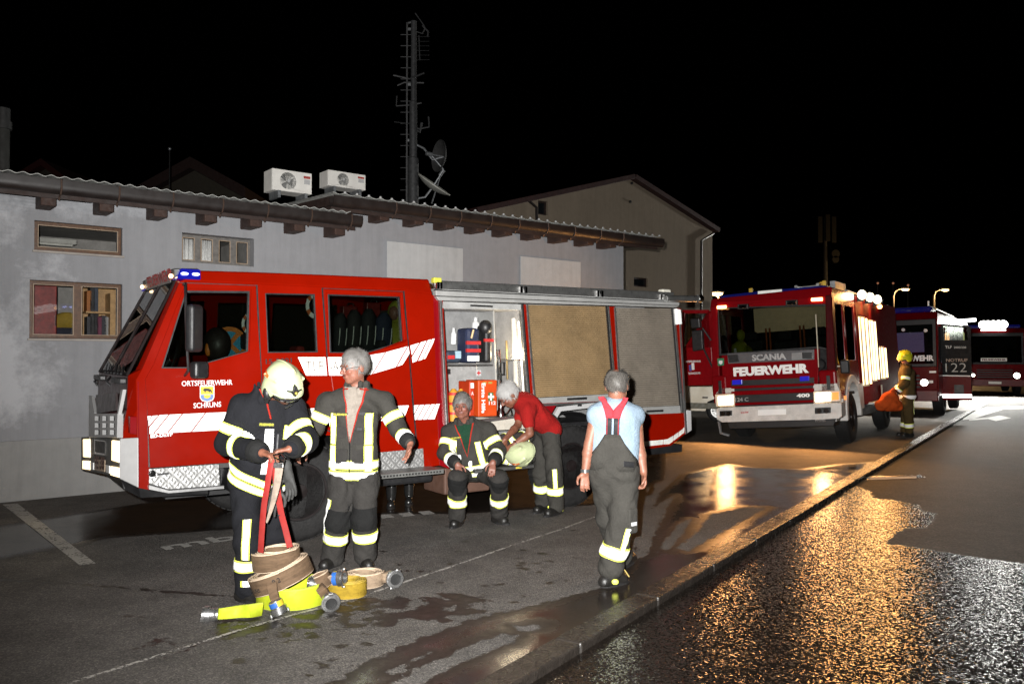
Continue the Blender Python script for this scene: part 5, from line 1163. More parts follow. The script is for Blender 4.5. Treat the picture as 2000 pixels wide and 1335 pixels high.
# corner pillars
for f in (0, 1):
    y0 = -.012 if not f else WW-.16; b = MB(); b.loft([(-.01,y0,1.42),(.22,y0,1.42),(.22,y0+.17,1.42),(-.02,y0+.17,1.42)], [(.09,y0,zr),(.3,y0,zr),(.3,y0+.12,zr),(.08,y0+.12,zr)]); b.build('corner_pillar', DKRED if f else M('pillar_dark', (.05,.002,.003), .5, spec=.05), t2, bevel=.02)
    y1 = -.02 if not f else WW-.32; b = MB(); b.box((-.04,y1,.98),(.25,y1+.34,1.44)); o = b.build('corner_fairing', DKRED, t2, bevel=.05, seg=3)
    b = MB(); b.box((-.045,y1+.12,1.05),(-.03,y1+.19,1.33)); b.build('air_slot', BLACK, o, bevel=.006)
# nose
ap_('nose_panel', [(1409,694),(1600,681),(1597,760),(1412,768)], .015, .05, DKRED, bevel=.01)
ap_('badge_panel', [(1420,690),(1590,682),(1590,702),(1422,710)], .035, .03, PANG, bevel=.008)
for px, mt in (([(1421,693),(1441,692),(1444,706),(1424,708)], BLACK), ([(1546,689),(1586,686),(1587,700),(1546,703)], M('panel_light', (.24,.24,.24), .4)), ([(1566,688),(1586,687),(1586,700),(1567,700)], BLACK)): ap_('badge_vent', px, .045 + .004*(px[0][0]==1566), .01, mt, bevel=.004)
def frt(txt, a, b2, h, mat, o=.05, bold=.02, **k):
    P = A(*a, o); Q_ = A(*b2, o); H = (A(a[0], a[1]-h, o)-P).length; X = Q_-P
    return letters('lettering', txt, mat, t2, P, X, (0,0,1), width=X.length, height=H, bold=bold, depth=.006, n=(-1,0,0), **k)
frt('SCANIA', (1469,705), (1536,701.5), 12.5, M('chrome_lettering', (.6,.6,.6), .3, .5), bold=.045); frt('FEUERWEHR', (1433,735), (1580,727.5), 17.5, RETRO, o=.03, bold=.06)
DKG = M('grille_dark', (.012,.010,.011), .5)
for v0_, v1_, m_, oo in ((737,748,DKG,.02),(748,753,DKRED,.05),(753,758,DKG,.02),(758,766,DKRED,.055),(766,781,DKG,.02),(781,786,DKRED,.05),(786,792,DKG,.02)):
    ap_('grille_bar', [(1428,v0_+6),(1590,v0_-.5),(1590,v1_-.7),(1428,v1_+5.8)], oo, .06, m_, bevel=.004)
for q in ([(1430,742),(1449,741),(1449,750),(1430,751)], [(1562,735),(1580,734),(1580,743),(1562,744)]): ap_('blue_strobe', q, .05, .03, BLL)
frt('400', (1556,776), (1582,775), 7.5, RETRO, o=.03, bold=.05); frt('124 C', (1436,784), (1462,783), 7.5, M('badge_grey', (.3,.3,.3), .4), o=.03, bold=.02)
# bumper
bp = [(1399,798),(1404,796),(1590,788),(1643,786),(1644,812),(1638,817),(1590,819),(1410,824),(1400,818)]
bump = ap_('bumper', bp, .16, .35, M('bumper_white', (.62,.60,.57), .4, coat=.3), bevel=.03, seg=3)
for q in ([(1405,802),(1430,801),(1430,811),(1405,813)], [(1591,796),(1623,794.5),(1623,806),(1591,808)]):
    o = ap_('fog_lamp_housing', q, .165, .02, BLACK, parent=bump, bevel=.01)
    for k in (.28, .72): c = A(q[0][0]+(q[1][0]-q[0][0])*k, (q[0][1]+q[3][1])/2-.3, .19); b = MB(); b.cyl(c, c+Vector((-.015,0,0)), .052, 16); b.build('lens', CHROME, o, smooth=True)
ap_('number_plate', [(1480,800),(1535,798),(1535,809),(1480,811)], .175, .012, RETRO, parent=bump, bevel=.004)
frt('S-24 FW', (1447,807), (1462,806.5), 3.5, RB_, o=.17, bold=.03)
b = MB(); b.tube([A(1404,822,.1), A(1408,845,.1), A(1425,850,.1)], .035, 6); b.build('step_bracket', GALV, t2); b = MB(); b.box((.0,.25,.42),(.25,.45,.62)); b.box((.05,.05,.42),(.3,.5,.47)); b.build('entry_step', ALU, t2)
ap_('underbody', [(1420,823),(1632,817),(1628,832),(1424,838)], .0, .5, BLACK, bevel=.02)
# headlights
for q, q2, q3 in (([(1396,770),(1434,768),(1435,793),(1398,794)], [(1402,774),(1431,772),(1432,789),(1403,791)], None), ([(1588,764),(1640,762),(1641,783),(1589,788)], [(1592,767),(1622,766),(1622,782),(1592,784)], [(1625,766),(1638,765),(1638,780),(1625,781)])):
    o = ap_('headlight', q, .06, .12, M('lamp_housing', (.45,.42,.38), .4, emit=((1,.6,.3), .25)), bevel=.015)
    ap_('lens', q2, .075, .02, HB, parent=o, bevel=.01)
    if q3: ap_('indicator', q3, .075, .02, M('indicator', (.5,.18,.03), .3, emit=((1,.35,.08), 1.0)), parent=o)
    c = A(sum(p[0] for p in q2)/4, sum(p[1] for p in q2)/4, .22); point('headlight_beam', c, 330, (1,.44,.13), .13, t2, 'SPOT', rot=(math.radians(82),0,math.radians(90)), spot=150)
ap_('lamp_surround', [(1588,750),(1634,748),(1640,762),(1588,763.5)], .04, .1, M('bumper_white', (.5,.49,.46), .4), bevel=.01); ap_('lamp_surround', [(1404,758),(1434,757),(1434,767),(1397,769)], .04, .1, M('bumper_white', (.5,.49,.46), .4), bevel=.01)
for q in ([(1400,597),(1418,596),(1418,602),(1400,603)], [(1584,582),(1606,580.5),(1606,587),(1584,588)]): ap_('marker_lamp', q, .08, .04, AMB, fn=AW, bevel=.01)
for q in ([(1440,594),(1461,593),(1461,603),(1440,604)], [(1534,586),(1557,585),(1557,596),(1534,597)]):
    o = ap_('work_lamp', q, .12, .08, BLACK, fn=AW, bevel=.01); ap_('lens', [(q[0][0]+2,q[0][1]+1.5),(q[1][0]-2,q[1][1]+1.5),(q[2][0]-2,q[2][1]-1.5),(q[3][0]+2,q[3][1]-1.5)], .13, .02, CHROME, fn=AW, parent=o)
# beacon bar across the roof
bb = ap_('beacon_bar', [(1408,577),(1479,569),(1527,564.5),(1611,557),(1618,562),(1618,573),(1527,577),(1479,580),(1412,587),(1406,583)], -.15, .28, BLG, fn=AW, bevel=.03, seg=3)
ap_('beacon_sign', [(1480,568.5),(1527,564.5),(1527,577),(1480,580.5)], -.14, .03, M('beacon_white', (.6,.6,.58), .4, emit=((1,1,.9), .25)), fn=AW, parent=bb, bevel=.004)
ap_('emblem_sticker', [(1401,700),(1414,699),(1414,713),(1402,714)], .06, .004, M('sticker_green', (.02,.18,.08), .5), bevel=0); ap_('emblem_heart', [(1404,704),(1411,703.5),(1411,709),(1407.5,712),(1404,709)], .066, .003, LET, bevel=0)
# mirrors and side fittings
for y in (-.18,): b = MB(); b.box((.05,y-.06,1.35),(.18,y+.10,1.62)); b.build('mirror_housing', BLACK, t2, bevel=.03)
b = MB(); b.tube([(.1,-.02,1.5),(.12,-.16,1.5)], .015, 6); b.tube([(-.04,.30,1.50),(-.05,.28,2.55)], .012, 6); b.build('grab_rail', M('rail_pale', (.5,.45,.35), .4), t2)
# seats, steering wheel, tools in the cab
def cseat(s_, y_, par, zt=2.15): b = MB(); b.box((s_-.2,y_-.25,1.35),(s_+.25,y_+.25,1.47)); b.box((s_+.18,y_-.25,1.47),(s_+.30,y_+.25,zt)); b.box((s_+.18,y_-.14,zt+.02),(s_+.27,y_+.14,zt+.2)); b.build('seat', M('seat_dark2', (.012,.011,.011), .8), par, bevel=.03)
cseat(.8,.5,t2); cseat(.8,1.2,t2,2.1); cseat(.8,1.95,t2)
for y in (.85, .93, 1.58, 1.66, 2.25): b = MB(); b.tube([(1.2,y,1.4),(1.2,y,2.42)], .02, 6); b.build('air_bottle_rail', M('orange_rail', (.42,.10,.02), .5), t2)
b = MB(); b.box((2.14,.3,2.38),(2.19,WW-.3,zr+.02)); b.build('rear_glow_panel', M('cab_rear_cream', (.5,.42,.3), .6, emit=((1,.75,.4), .10)), t2)  # cream panel at the cab rear with a weak warm glow of its own
b = MB(); b.tube([Vector((.42,.5+.22*math.sin(a),1.55+.22*math.cos(a)*.6)) + Vector((.13*math.cos(a),0,0)) for a in [2*math.pi*k/20 for k in range(20)]], .016, 6, close=True); b.build('steering_wheel', BLACK, t2, smooth=True)
b = MB(); b.box((.06,.1,1.2),(.4,WW-.1,1.44)); b.build('dashboard', BLACK, t2, bevel=.04)
point('cab_light', (1.4,1.25,zr-.1), 2.2, (1,.8,.5), .1, t2)
# open far door, seen edge out left of the cab
dr = MB(); dy0 = WW+.02; dpx = [(1400,603),(1332,605),(1330,700),(1331,753),(1390,752),(1402,745)]
DP = [SFr.hit(u, v, (.10, 0, 0), (1, 0, 0)) for u, v in dpx]
hp = [SFr.hit(u, v, (.10, 0, 0), (1, 0, 0)) for u, v in [(1389,612),(1338,612),(1335,680),(1391,679)]]
dr.poly([Vector((p.x, max(p.y, dy0), p.z)) for p in DP], (.05,0,0), [hp]); door2 = dr.build('door', DKRED, t2, bevel=.012)
g = MB(); g.poly([p+Vector((.02,0,0)) for p in hp], (.008,0,0)); g.build('pane', CARGLASS, door2)
P = SFr.hit(1338, 708, (.095,0,0), (1,0,0)); Q2 = SFr.hit(1369, 707, (.095,0,0), (1,0,0)); letters('lettering', 'ORTSFEUERWEHR', LET, door2, P, Q2-P, (0,0,1), width=(Q2-P).length, height=.045, bold=.02, n=(-1,0,0))
P = SFr.hit(1344, 731, (.095,0,0), (1,0,0)); Q2 = SFr.hit(1368, 730, (.095,0,0), (1,0,0)); letters('lettering', 'TSCHAGGUNS', LET, door2, P, Q2-P, (0,0,1), width=(Q2-P).length, height=.045, bold=.02, n=(-1,0,0))
P = SFr.hit(1350, 714, (.095,0,0), (1,0,0)); b = MB(); b.box((P.x-.003,P.y-.07,P.z-.09),(P.x,P.y-.01,P.z+.06)); b.build('arms_field', LET, door2); b = MB(); b.box((P.x-.003,P.y-.0,P.z-.11),(P.x,P.y+.05,P.z+.02)); b.build('arms_field', M('arms_blue2', (.06,.07,.3), .5), door2)
for q in ([(1347,622),(1366,620),(1368,640),(1349,642)], [(1350,645),(1371,643),(1373,683),(1352,686)]):
    b = MB(); pts = [SFr.hit(u, v, (-.12,0,0), (1,0,0)) for u, v in q]; b.poly(pts, (.12,0,0)); b.build('mirror_housing', BLACK, t2, bevel=.03, seg=3)
b = MB(); b.tube([SFr.hit(1372,640,(-.08,0,0),(1,0,0)), Vector((.05,WW,2.2))], .02, 6); b.tube([SFr.hit(1372,676,(-.08,0,0),(1,0,0)), Vector((.05,WW,1.6))], .02, 6); b.build('mirror_arm', BLACK, t2)
# wheel arch and wheels
n = 16; b = MB(); o1 = [(1.4+.74*math.cos(a), -.03, .52+.80*math.sin(a)) for a in [math.pi*(k/n)*1.1-.15 for k in range(n+1)]]; i1 = [(1.4+.60*math.cos(a), -.03, .52+.64*math.sin(a)) for a in [math.pi*(k/n)*1.1-.15 for k in range(n+1)]]
b.poly(o1 + list(reversed(i1)), (0,.35,0)); b.build('wheel_arch', M('bumper_white', (.5,.49,.46), .4), t2, bevel=.015)
b = MB(); b.box((2.02,-.02,.55),(2.45,.1,1.12)); b.build('locker_flap', M('bumper_white', (.5,.49,.46), .4), t2, bevel=.03)
b = MB(); b.box((.5,-.0,.62),(.80,.1,.98)); b.build('side_step_box', M('bumper_white', (.5,.49,.46), .4), t2, bevel=.03); b = MB(); b.box((.58,-.02,.82),(.72,-.001,.9)); b.build('indicator', M('indicator', (.5,.18,.03), .3), t2)
Mi = SM.inverted()
def wheels(par, Mx, lst, r=.52):
    I = Mx.inverted()
    for s_, y, f in lst:
        w = Mx @ Vector((s_, y, 0)); l = I @ Vector((w.x, w.y, 0)); wheel((l.x, l.y, l.z + r), r, .30, .29, par, RIMD, f, nut=8)
wheels(t2, SM, [(1.4,.17,-1),(1.4,WW-.17,1),(5.4,.17,-1),(5.4,WW-.17,1)])
b = MB(); b.box((.3,.7,.5),(7.4,.85,.75)); b.box((.3,WW-.85,.5),(7.4,WW-.7,.75)); b.build('chassis_rail', BLACK, t2); b = MB(); b.cyl((1.4,.3,.5),(1.4,WW-.3,.5),.1,12); b.cyl((5.4,.3,.5),(5.4,WW-.3,.5),.1,12); b.build('axle', BLACK, t2); b = MB(); b.box((2.6,.1,.35),(4.4,.6,.75)); b.build('underrun_box', BLACK, t2, bevel=.03)
# body with open lit lockers
bz0, bz1 = .95, zr+.12
ops = [(2.55,3.55),(3.70,4.55),(4.75,5.7)]
b = MB(); P = [(2.32,0,.62),(7.5,0,.62),(7.5,0,bz1),(2.32,0,bz1)]
LKR = M('side_red', (.16,.003,.004), .7, spec=.02)
zo = [(1.02,2.62),(1.10,2.58),(1.12,1.95)]
b.poly(P, (0,.05,0), [[(a,0,z0_),(c,0,z0_),(c,0,z1_),(a,0,z1_)] for (a, c), (z0_, z1_) in zip(ops, zo)]); b.build('side_panel', LKR, t2, bevel=.006)
b = MB(); b.box((2.32,.052,bz1-.05),(7.5,WW,bz1)); b.box((7.45,.052,.62),(7.5,WW,bz1-.052)); b.box((2.32,.052,.62),(2.36,WW,bz1-.052)); b.box((2.37,WW-.05,.62),(7.44,WW,bz1-.052)); b.build('body_shell', LKR, t2, bevel=.01)
STRIP = lampmat('locker_strip', (1,.74,.38), 2.6)
LGOLD = M('locker_lining_warm', (.5,.42,.3), .4, .3)
for (a, c), (z0_, z1_) in zip(ops, zo):
    b = MB(); b.box((a-.02,.6,z0_-.02),(c+.02,.62,z1_+.02)); b.box((a-.03,.055,z0_-.02),(a-.015,.6,z1_+.02)); b.box((c+.015,.055,z0_-.02),(c+.03,.6,z1_+.02)); b.box((a-.03,.055,z0_-.03),(c+.03,.6,z0_-.015)); b.box((a-.03,.055,z1_+.015),(c+.03,.6,z1_+.03)); b.build('locker_lining', LGOLD, t2)
    for x in (a+.06, (a+c)/2, c-.06): b = MB(); b.box((x-.028,-.012,z0_+.04),(x+.028,.03,z1_-.04)); b.build('strip_light', STRIP, t2, bevel=.006)
    for k in (.35,.68): b = MB(); b.box((a,.08,z0_+(z1_-z0_)*k),(c,.58,z0_+(z1_-z0_)*k+.02)); b.build('locker_shelf', ALU, t2)
    for k, (z, col) in enumerate(((.02,(.3,.05,.02)),(.38,(.05,.12,.3)),(.71,(.35,.30,.1)))):
        b = MB(); zz = z0_+(z1_-z0_)*z+.03; b.box((a+.15,.15,zz),(a+.15+(c-a)*.45,.5,zz+(z1_-z0_)*.22)); b.build('stowed_crate', M('crate%d'%k, col, .6), t2, bevel=.02)
    point('locker_light', ((a+c)/2,-.05,(z0_+z1_)/2), 60, (1,.46,.13), 0, t2, 'AREA', rot=(math.radians(-90),0,0), size=(c-a)*.9, sizey=z1_-z0_)
    point('locker_light', ((a+c)/2,.3,z1_-.05), 14, (1,.62,.28), .1, t2)
b = MB(); b.box((3.0,-.62,.60),(4.9,.05,.66)); tr2 = b.build('fold_out_tray', ALU, t2, bevel=.01); b = MB(); b.box((3.3,-.63,.61),(3.9,-.621,.65)); b.build('reflective_stripe', RETRO, tr2)
b = MB(); b.box((4.6,-.02,.62),(4.7,.6,1.0)); b.build('tray_upright', M('upright_cream', (.5,.35,.25), .5), t2)
for s_ in (2.55, 3.45, 4.35):
    b = MB(); b.lathe([(.07,.06),(.115,.0),(.12,-.05)], (s_,-.14,bz1+.02), (1,-.35,.1), 18); h = b.build('work_lamp', BLACK, t2, smooth=True)
    l = MB(); l.lathe([(.108,-.045),(.09,-.065),(.02,-.075)], (s_,-.14,bz1+.02), (1,-.35,.1), 18); l.build('lens', lampmat('work_lamp_face', (1,.85,.55), 12), h, smooth=True)
    b = MB(); b.box((s_+.02,-.14,bz1-.12),(s_+.05,-.001,bz1-.02)); b.build('lamp_bracket', BLACK, h)
    point('work_light', (s_-.09,-.20,bz1+.01), 120, (1,.46,.13), .08, t2, 'SPOT', rot=(math.radians(70),0,math.radians(118)), spot=140)
b = MB(); b.sphere((4.9,-.06,bz1-.12), .06, 10, 8); b.build('marker_lamp', AMB, t2, smooth='all')
# ladder and gear on the roof
b = MB()
for y in (.5, .95): b.box((1.2,y-.03,zr+.30),(6.8,y+.03,zr+.37))
for k in range(16): b.box((1.4+k*.33,.53,zr+.31),(1.44+k*.33,.92,zr+.35))
b.build('roof_ladder', ALU, t2, kind='stuff'); b = MB(); b.box((1.0,.1,zr+.18),(2.0,.2,zr+.36)); b.box((1.0,1.4,zr+.18),(1.2,2.2,zr+.24)); b.build('roof_rack', GALV, t2)
for x, y in ((1.3,.35),(1.5,.45),(1.2,1.9)): b = MB(); b.box((x,y,zr+.18),(x+.06,y+.08,zr+.42)); b.build('ladder_clamp', M('clamp_yellow', (.55,.35,.03), .5), t2, bevel=.01)
b = MB(); b.loft([(1.9,.04,zr+.18),(1.9,.9,zr+.18),(6,.9,bz1+.02),(6,.04,bz1+.02)],[(1.9,.04,zr+.22),(1.9,.9,zr+.24),(6,.9,bz1+.05),(6,.04,bz1+.05)]); b.build('roof_cover', ALUM, t2)
# person in yellow leaning in the far doorway
t = thing('person', 'person in hi-vis yellow vest seen through the windscreen of the FEUERWEHR engine', 'person', SM @ Matrix.Translation((.55, 2.05, 1.5)))
b = MB(); b.tube([(0,0,.0),(0,.02,.3),(.02,.0,.55),(.05,-.02,.66)], [.17,.20,.18,.07], 14); b.tube([(0,-.16,.5),(-.1,-.3,.35),(-.2,-.25,.15)], [.07,.06,.05], 10); b.sphere((.05,-.02,.78), (.10,.09,.13), 14, 10); b.build('body', M('vest_yellow', (.30,.32,.02), .7, emit=None), t, smooth='all')
b = MB(); b.tube([(-.19,.05,.1),(-.2,.04,.5)], .03, 6, flat=.3); b.build('reflective_stripe', RETRO, t)

# ---- generic engine used for the two behind
def engine(Mx, label, H=3.0, Wd=2.45, Ln=7.5, detail=1, nose='FEUERWEHR'):
    t = thing('fire_engine', label, 'fire engine', Mx)
    def P(name, pts, d_, mat, par=None, holes=(), bevel=.01): b = MB(); b.poly(pts, d_, holes); return b.build(name, mat, par or t, bevel=bevel)
    wz0, wz1 = 1.55, H-.35
    for y, th in ((0,.04),(Wd,-.04)):
        holes = [[(.3,y,1.6),(.34,y,H-.4),(1.0,y,H-.4),(1.0,y,1.55)], [(1.25,y,1.6),(1.25,y,H-.4),(2.0,y,H-.4),(2.0,y,1.6)]]
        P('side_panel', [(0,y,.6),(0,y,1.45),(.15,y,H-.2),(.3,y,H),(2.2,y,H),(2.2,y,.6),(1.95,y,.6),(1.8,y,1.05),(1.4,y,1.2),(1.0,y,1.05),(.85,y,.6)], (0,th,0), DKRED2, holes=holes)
        for h in holes: P('window', [(p[0], y+th*.4, p[2]) for p in h], (0,th*.15,0), CARGLASS, bevel=0)
    P('front_panel', [(0,.041,.55),(0,Wd-.041,.55),(0,Wd-.041,1.46),(0,.041,1.46)], (.05,0,0), DKRED2)
    def wp_(y, z): k = (z-1.46)/(H-.2-1.46); return (.0+.15*k, y, z)
    P('windscreen_frame', [wp_(.045,1.47),wp_(Wd-.045,1.47),wp_(Wd-.045,H-.18),wp_(.045,H-.18)], (.03,0,0), BLACK, holes=[[wp_(.14,1.56),wp_(Wd-.14,1.56),wp_(Wd-.14,H-.34),wp_(.14,H-.34)]])
    P('windscreen', [wp_(.13,1.55),wp_(Wd-.13,1.55),wp_(Wd-.13,H-.33),wp_(.13,H-.33)], (.012,0,0), CARGLASS, bevel=0)
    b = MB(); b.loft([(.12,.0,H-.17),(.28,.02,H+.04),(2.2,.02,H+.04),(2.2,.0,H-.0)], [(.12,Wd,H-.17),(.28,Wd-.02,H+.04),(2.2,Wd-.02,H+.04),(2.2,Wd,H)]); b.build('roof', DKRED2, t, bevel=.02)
    b = MB(); b.box((2.15,.05,.8),(2.2,Wd-.05,H-.02)); b.build('rear_bulkhead', INT, t); b = MB(); b.box((.06,.06,.8),(2.1,Wd-.06,.86)); b.build('cab_floor', INT, t)
    for y in (.5,1.2,1.95): cseat(.75,y,t,2.1)
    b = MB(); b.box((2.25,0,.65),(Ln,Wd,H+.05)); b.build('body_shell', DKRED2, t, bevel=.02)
    b = MB(); b.box((-.12,.02,.45),(.1,Wd-.02,.78)); bm_ = b.build('bumper', M('bumper_dark', (.12,.01,.012), .4) if detail else M('bumper_white', (.5,.49,.46), .4), t, bevel=.03)
    b = MB(); b.box((-.135,Wd/2-.26,.56),(-.121,Wd/2+.26,.67)); b.build('number_plate', RETRO, bm_)
    for k in range(4): b = MB(); b.box((-.02,.5,.84+.11*k),(.01,Wd-.5,.9+.11*k)); b.build('grille_bar', BLACK, t, bevel=.004)
    b = MB(); b.box((.2,.15,H+.05),(.55,Wd-.15,H+.2)); b.build('beacon_bar', BLG, t, bevel=.04)
    wheels(t, Mx, [(1.4,.17,-1),(1.4,Wd-.17,1),(5.2,.17,-1),(5.2,Wd-.17,1)])
    b = MB(); b.box((.3,.6,.45),(Ln-.2,Wd-.6,.7)); b.build('chassis_rail', BLACK, t)
    return t
def lamp_on(t, c, r, mat, e, col, nm='headlight', rs=.1):
    b = MB(); b.cyl(Vector(c)+Vector((.03,0,0)), Vector(c)+Vector((-.02,0,0)), r*1.2, 18); h = b.build(nm, CHROME, t, smooth=True); b = MB(); b.cyl(Vector(c)+Vector((-.02,0,0)), Vector(c)+Vector((-.035,0,0)), r, 18); b.build('lens', mat, h, smooth=True)
    if e: point(nm+'_beam', Vector(c)+Vector((-.16,0,0)), e*2.2, col, rs, t, 'SPOT', rot=(math.radians(82),0,math.radians(90)), spot=150)
# third engine with its side flap swung open
c3 = at(1836, 760, 24.0); T3M = engine_frame(c3.x, 24.0, -1.5, .03)
t3 = engine(T3M, 'red fire engine behind the firefighter, its open door showing NOTRUF 122', 3.05)
F3 = Frame(T3M)
HWH = lampmat('headlamp_white', (1,.96,.85), 10); WSTR = lampmat('white_glow', (1,.98,.95), 6)
lamp_on(t3, (-.06,.38,1.0), .10, HWH, 45, (1,.95,.85)); lamp_on(t3, (-.06,2.07,1.0), .10, HWH, 60, (1,.95,.85))
for (y, z) in ((.30,1.93),(.9,1.98)): lamp_on(t3, (.0,y,z+.6), .045, WHL, 0, None, 'work_lamp')
b = MB(); b.box((.32,.4,1.9),(.36,1.4,2.5)); b.build('lit_cab_screen', lampmat('purple_screen', (.28,.16,.55), .35), t3)
def fl3(name, px, s0, th, mat, par=None, holes=(), bevel=.005, fn=None):
    b = MB(); b.poly([F3.hit(u, v, (s0,0,0), (1,0,0)) for u, v in px], (th,0,0), [[F3.hit(u, v, (s0,0,0), (1,0,0)) for u, v in h] for h in holes]); return b.build(name, mat, par or t3, bevel=bevel)
dpn = fl3('door', [(1834,632),(1896,637),(1899,780),(1842,781)], .95, .05, FLATBLK, holes=[[(1842,636),(1888,640),(1890,664),(1844,664)]])
fl3('pane', [(1842,636),(1888,640),(1890,664),(1844,664)], .97, .01, CARGLASS, dpn, bevel=0)
fl3('lower_panel', [(1841,734),(1897,735),(1898,781),(1842,781)], .93, .02, DKRED2, dpn)
fl3('glow_strip', [(1841,769),(1898,770),(1898,776.5),(1841,776)], .915, .012, WSTR, dpn, bevel=.002)  # reflective door stripe, its brightness put in as a glow
fl3('door_trim', [(1839,732),(1896,733),(1896,735),(1839,734)], .92, .01, RETRO, dpn, bevel=0); fl3('door_trim', [(1830,628),(1832.5,628),(1841,730),(1839,731)], .92, .01, M('trim_violet', (.35,.33,.5), .4), dpn, bevel=0)
fl3('light_bar', [(1829,619),(1868,624),(1906,621),(1906,627),(1870,630.5),(1830,628)], .60, .10, WSTR, bevel=.01)
fl3('light_bar_foot', [(1866,631),(1888,630.5),(1890,634.5),(1876,634)], .8, .03, WSTR, bevel=.004)
def w3(txt, a, b_2, h, mat, bold=.0):
    P = F3.hit(*a, (.91,0,0), (1,0,0)); Q_ = F3.hit(*b_2, (.91,0,0), (1,0,0)); H_ = (F3.hit(a[0], a[1]-h, (.91,0,0), (1,0,0))-P).length
    letters('lettering', txt, mat, dpn, P, Q_-P, (0,0,1), width=(Q_-P).length, height=H_, bold=bold, n=(-1,0,0))
LG = M('lettering_grey', (.55,.55,.52), .5)
w3('TLF', (1846,680), (1859,680), 5.5, LG, .02); w3('2000/200', (1863,680), (1887,680), 4, LG, .01); w3('NOTRUF', (1848,706), (1890,706), 6, M('lettering_bronze', (.45,.33,.25), .5), .01); w3('122', (1847,726), (1888,726), 17, LG, -.012)
b = MB(); b.box((.9,-.55,.62),(1.2,-.3,.9)); b.build('entry_step', BLACK, t3)
P = F3.hit(1744, 702, (-.02,0,0),(1,0,0)); Q_ = F3.hit(1816, 702, (-.02,0,0),(1,0,0)); letters('lettering', 'FEUERWEHR', RETRO, t3, F3.hit(1741,706,(-.02,0,0),(1,0,0)), Vector((0,-1,0)), (0,0,1), width=1.15, height=.17, bold=.05, n=(-1,0,0))
P = F3.hit(1734, 633, (.1,0,0),(1,0,0)); letters('lettering', 'VANDANS AU', M('dim_lettering', (.3,.3,.3), .5), t3, (-.02+.11,2.3,2.62), (0,-1,0), (0,0,1), width=1.0, height=.10, n=(-1,0,0))
b = MB(); b.box((.02-.06,.15,.98),(-.001,.32,1.06)); b.build('plate_lamp', RETRO, t3)
b = MB(); b.box((-.03,.06,1.28),(-.005,.24,1.34)); b.build('reflector', RETRO, t3)
b = MB(); b.box((.6,.2,3.1),(1.6,1.6,3.28)); b.box((.6,.25,3.28),(.66,.3,3.45)); b.box((.6,1.4,3.28),(.66,1.45,3.4)); b.build('roof_box', ALU, t3, bevel=.01)
b = MB(); b.tube([(1.6,.2,3.25),(6.5,.2,3.2)], .03, 6); b.tube([(1.6,.8,3.25),(6.5,.8,3.2)], .03, 6); b.build('roof_ladder', M('ladder_brass', (.4,.3,.15), .4, .6), t3)
# far engine with floodlights
c4 = at(1903, 760, 38.0); T4M = engine_frame(at(2003,760,37.5).x, 37.5, 0, ROADZ, 10)
t4 = engine(T4M, 'farthest fire engine, dark, with two dazzling white floodlights over its cab', 3.1, nose='')
FLD = lampmat('floodlight', (1,1,.95), 30)
for y in (.86, 1.06, 1.26, 1.46, 1.66): lamp_on(t4, (-.02,y,3.30), .19, FLD, 640, (1,.99,.93), 'floodlight', .08)
lamp_on(t4, (-.1,.35,.95), .13, HWH, 110, (1,.95,.85)); lamp_on(t4, (-.1,2.1,.95), .07, HWH, 0, None)
b = MB(); b.box((-.01,.75,3.02),(.1,1.75,3.07)); b.build('glow_strip', WSTR, t4)
b = MB(); b.box((-.03,.72,1.60),(-.002,1.78,1.76)); nb = b.build('name_board', RETRO, t4); letters('lettering', 'FEUERWEHR', DKRED2, nb, (-.032,1.72,1.635), (0,-1,0), (0,0,1), width=.95, height=.08, bold=.02, n=(-1,0,0))
b = MB(); b.box((-.06,2.44,2.2),(.1,2.6,2.95)); b.build('marker_panel', M('hi_vis_glow', (.5,.5,.1), .5, emit=((1,1,.5), 1.2)), t4, bevel=.02)  # marker panel given a yellow glow of its own
b = MB(); b.box((-.03,-.35,2.72),(.1,-.15,2.88)); b.build('side_lamp', lampmat('side_lamp', (1,1,1), 3), t4, bevel=.02)
# ---- cream car between the engines
CM_o = gr(1400, 824); CA = Vector((.97, -.24, 0)).normalized(); CB = Vector((-CA.y, CA.x, 0))
CMx = Matrix(((CA.x, CB.x, 0, CM_o.x), (CA.y, CB.y, 0, CM_o.y), (0, 0, 1, 0), (0, 0, 0, 1))); CF = Frame(CMx)
t5 = thing('parked_van', 'cream van with grey and yellow sill stripe showing between the two nearest engines', 'van', CMx)
CR = M('cream_paint', (.62,.52,.34), .35, coat=.5, var=(1,.04))
prof = [(.75,.30),(.78,.72),(.55,.98),(.05,1.08),(-.55,1.62),(-.9,1.70),(-3.7,1.72),(-3.9,1.5),(-3.98,.9),(-3.95,.3),(-3.45,.3),(-3.4,.55),(-3.1,.68),(-2.8,.55),(-2.75,.3),(-.3,.3),(-.25,.55),(.05,.68),(.32,.55),(.38,.3)]
hol = [[(.0,1.12),(-.5,1.55),(-.95,1.6),(-.95,1.10)], [(-1.05,1.10),(-1.05,1.6),(-2.0,1.62),(-2.0,1.1)], [(-2.1,1.1),(-2.1,1.62),(-3.3,1.62),(-3.5,1.1)]]
Y0 = .02
for y, th in ((0,.04),(1.75,-.04)):
    b = MB(); b.poly([(x,y,z) for x,z in prof], (0,th,0), [[(x,y,z) for x,z in h] for h in hol]); sd = b.build('side_panel', CR, t5, bevel=.01)
    for h in hol: g = MB(); g.poly([(x,y+th*.4,z) for x,z in h], (0,th*.2,0)); g.build('window', CARGLASS, t5)
b = MB(); sh_ = prof[:10]; b.rings([[(x,.041,z),(x,1.709,z),(x-.03*(1 if x>-2 else -1),1.709,z-.02),(x-.03*(1 if x>-2 else -1),.041,z-.02)] for x,z in sh_]); b.build('body', CR, t5, smooth=True)
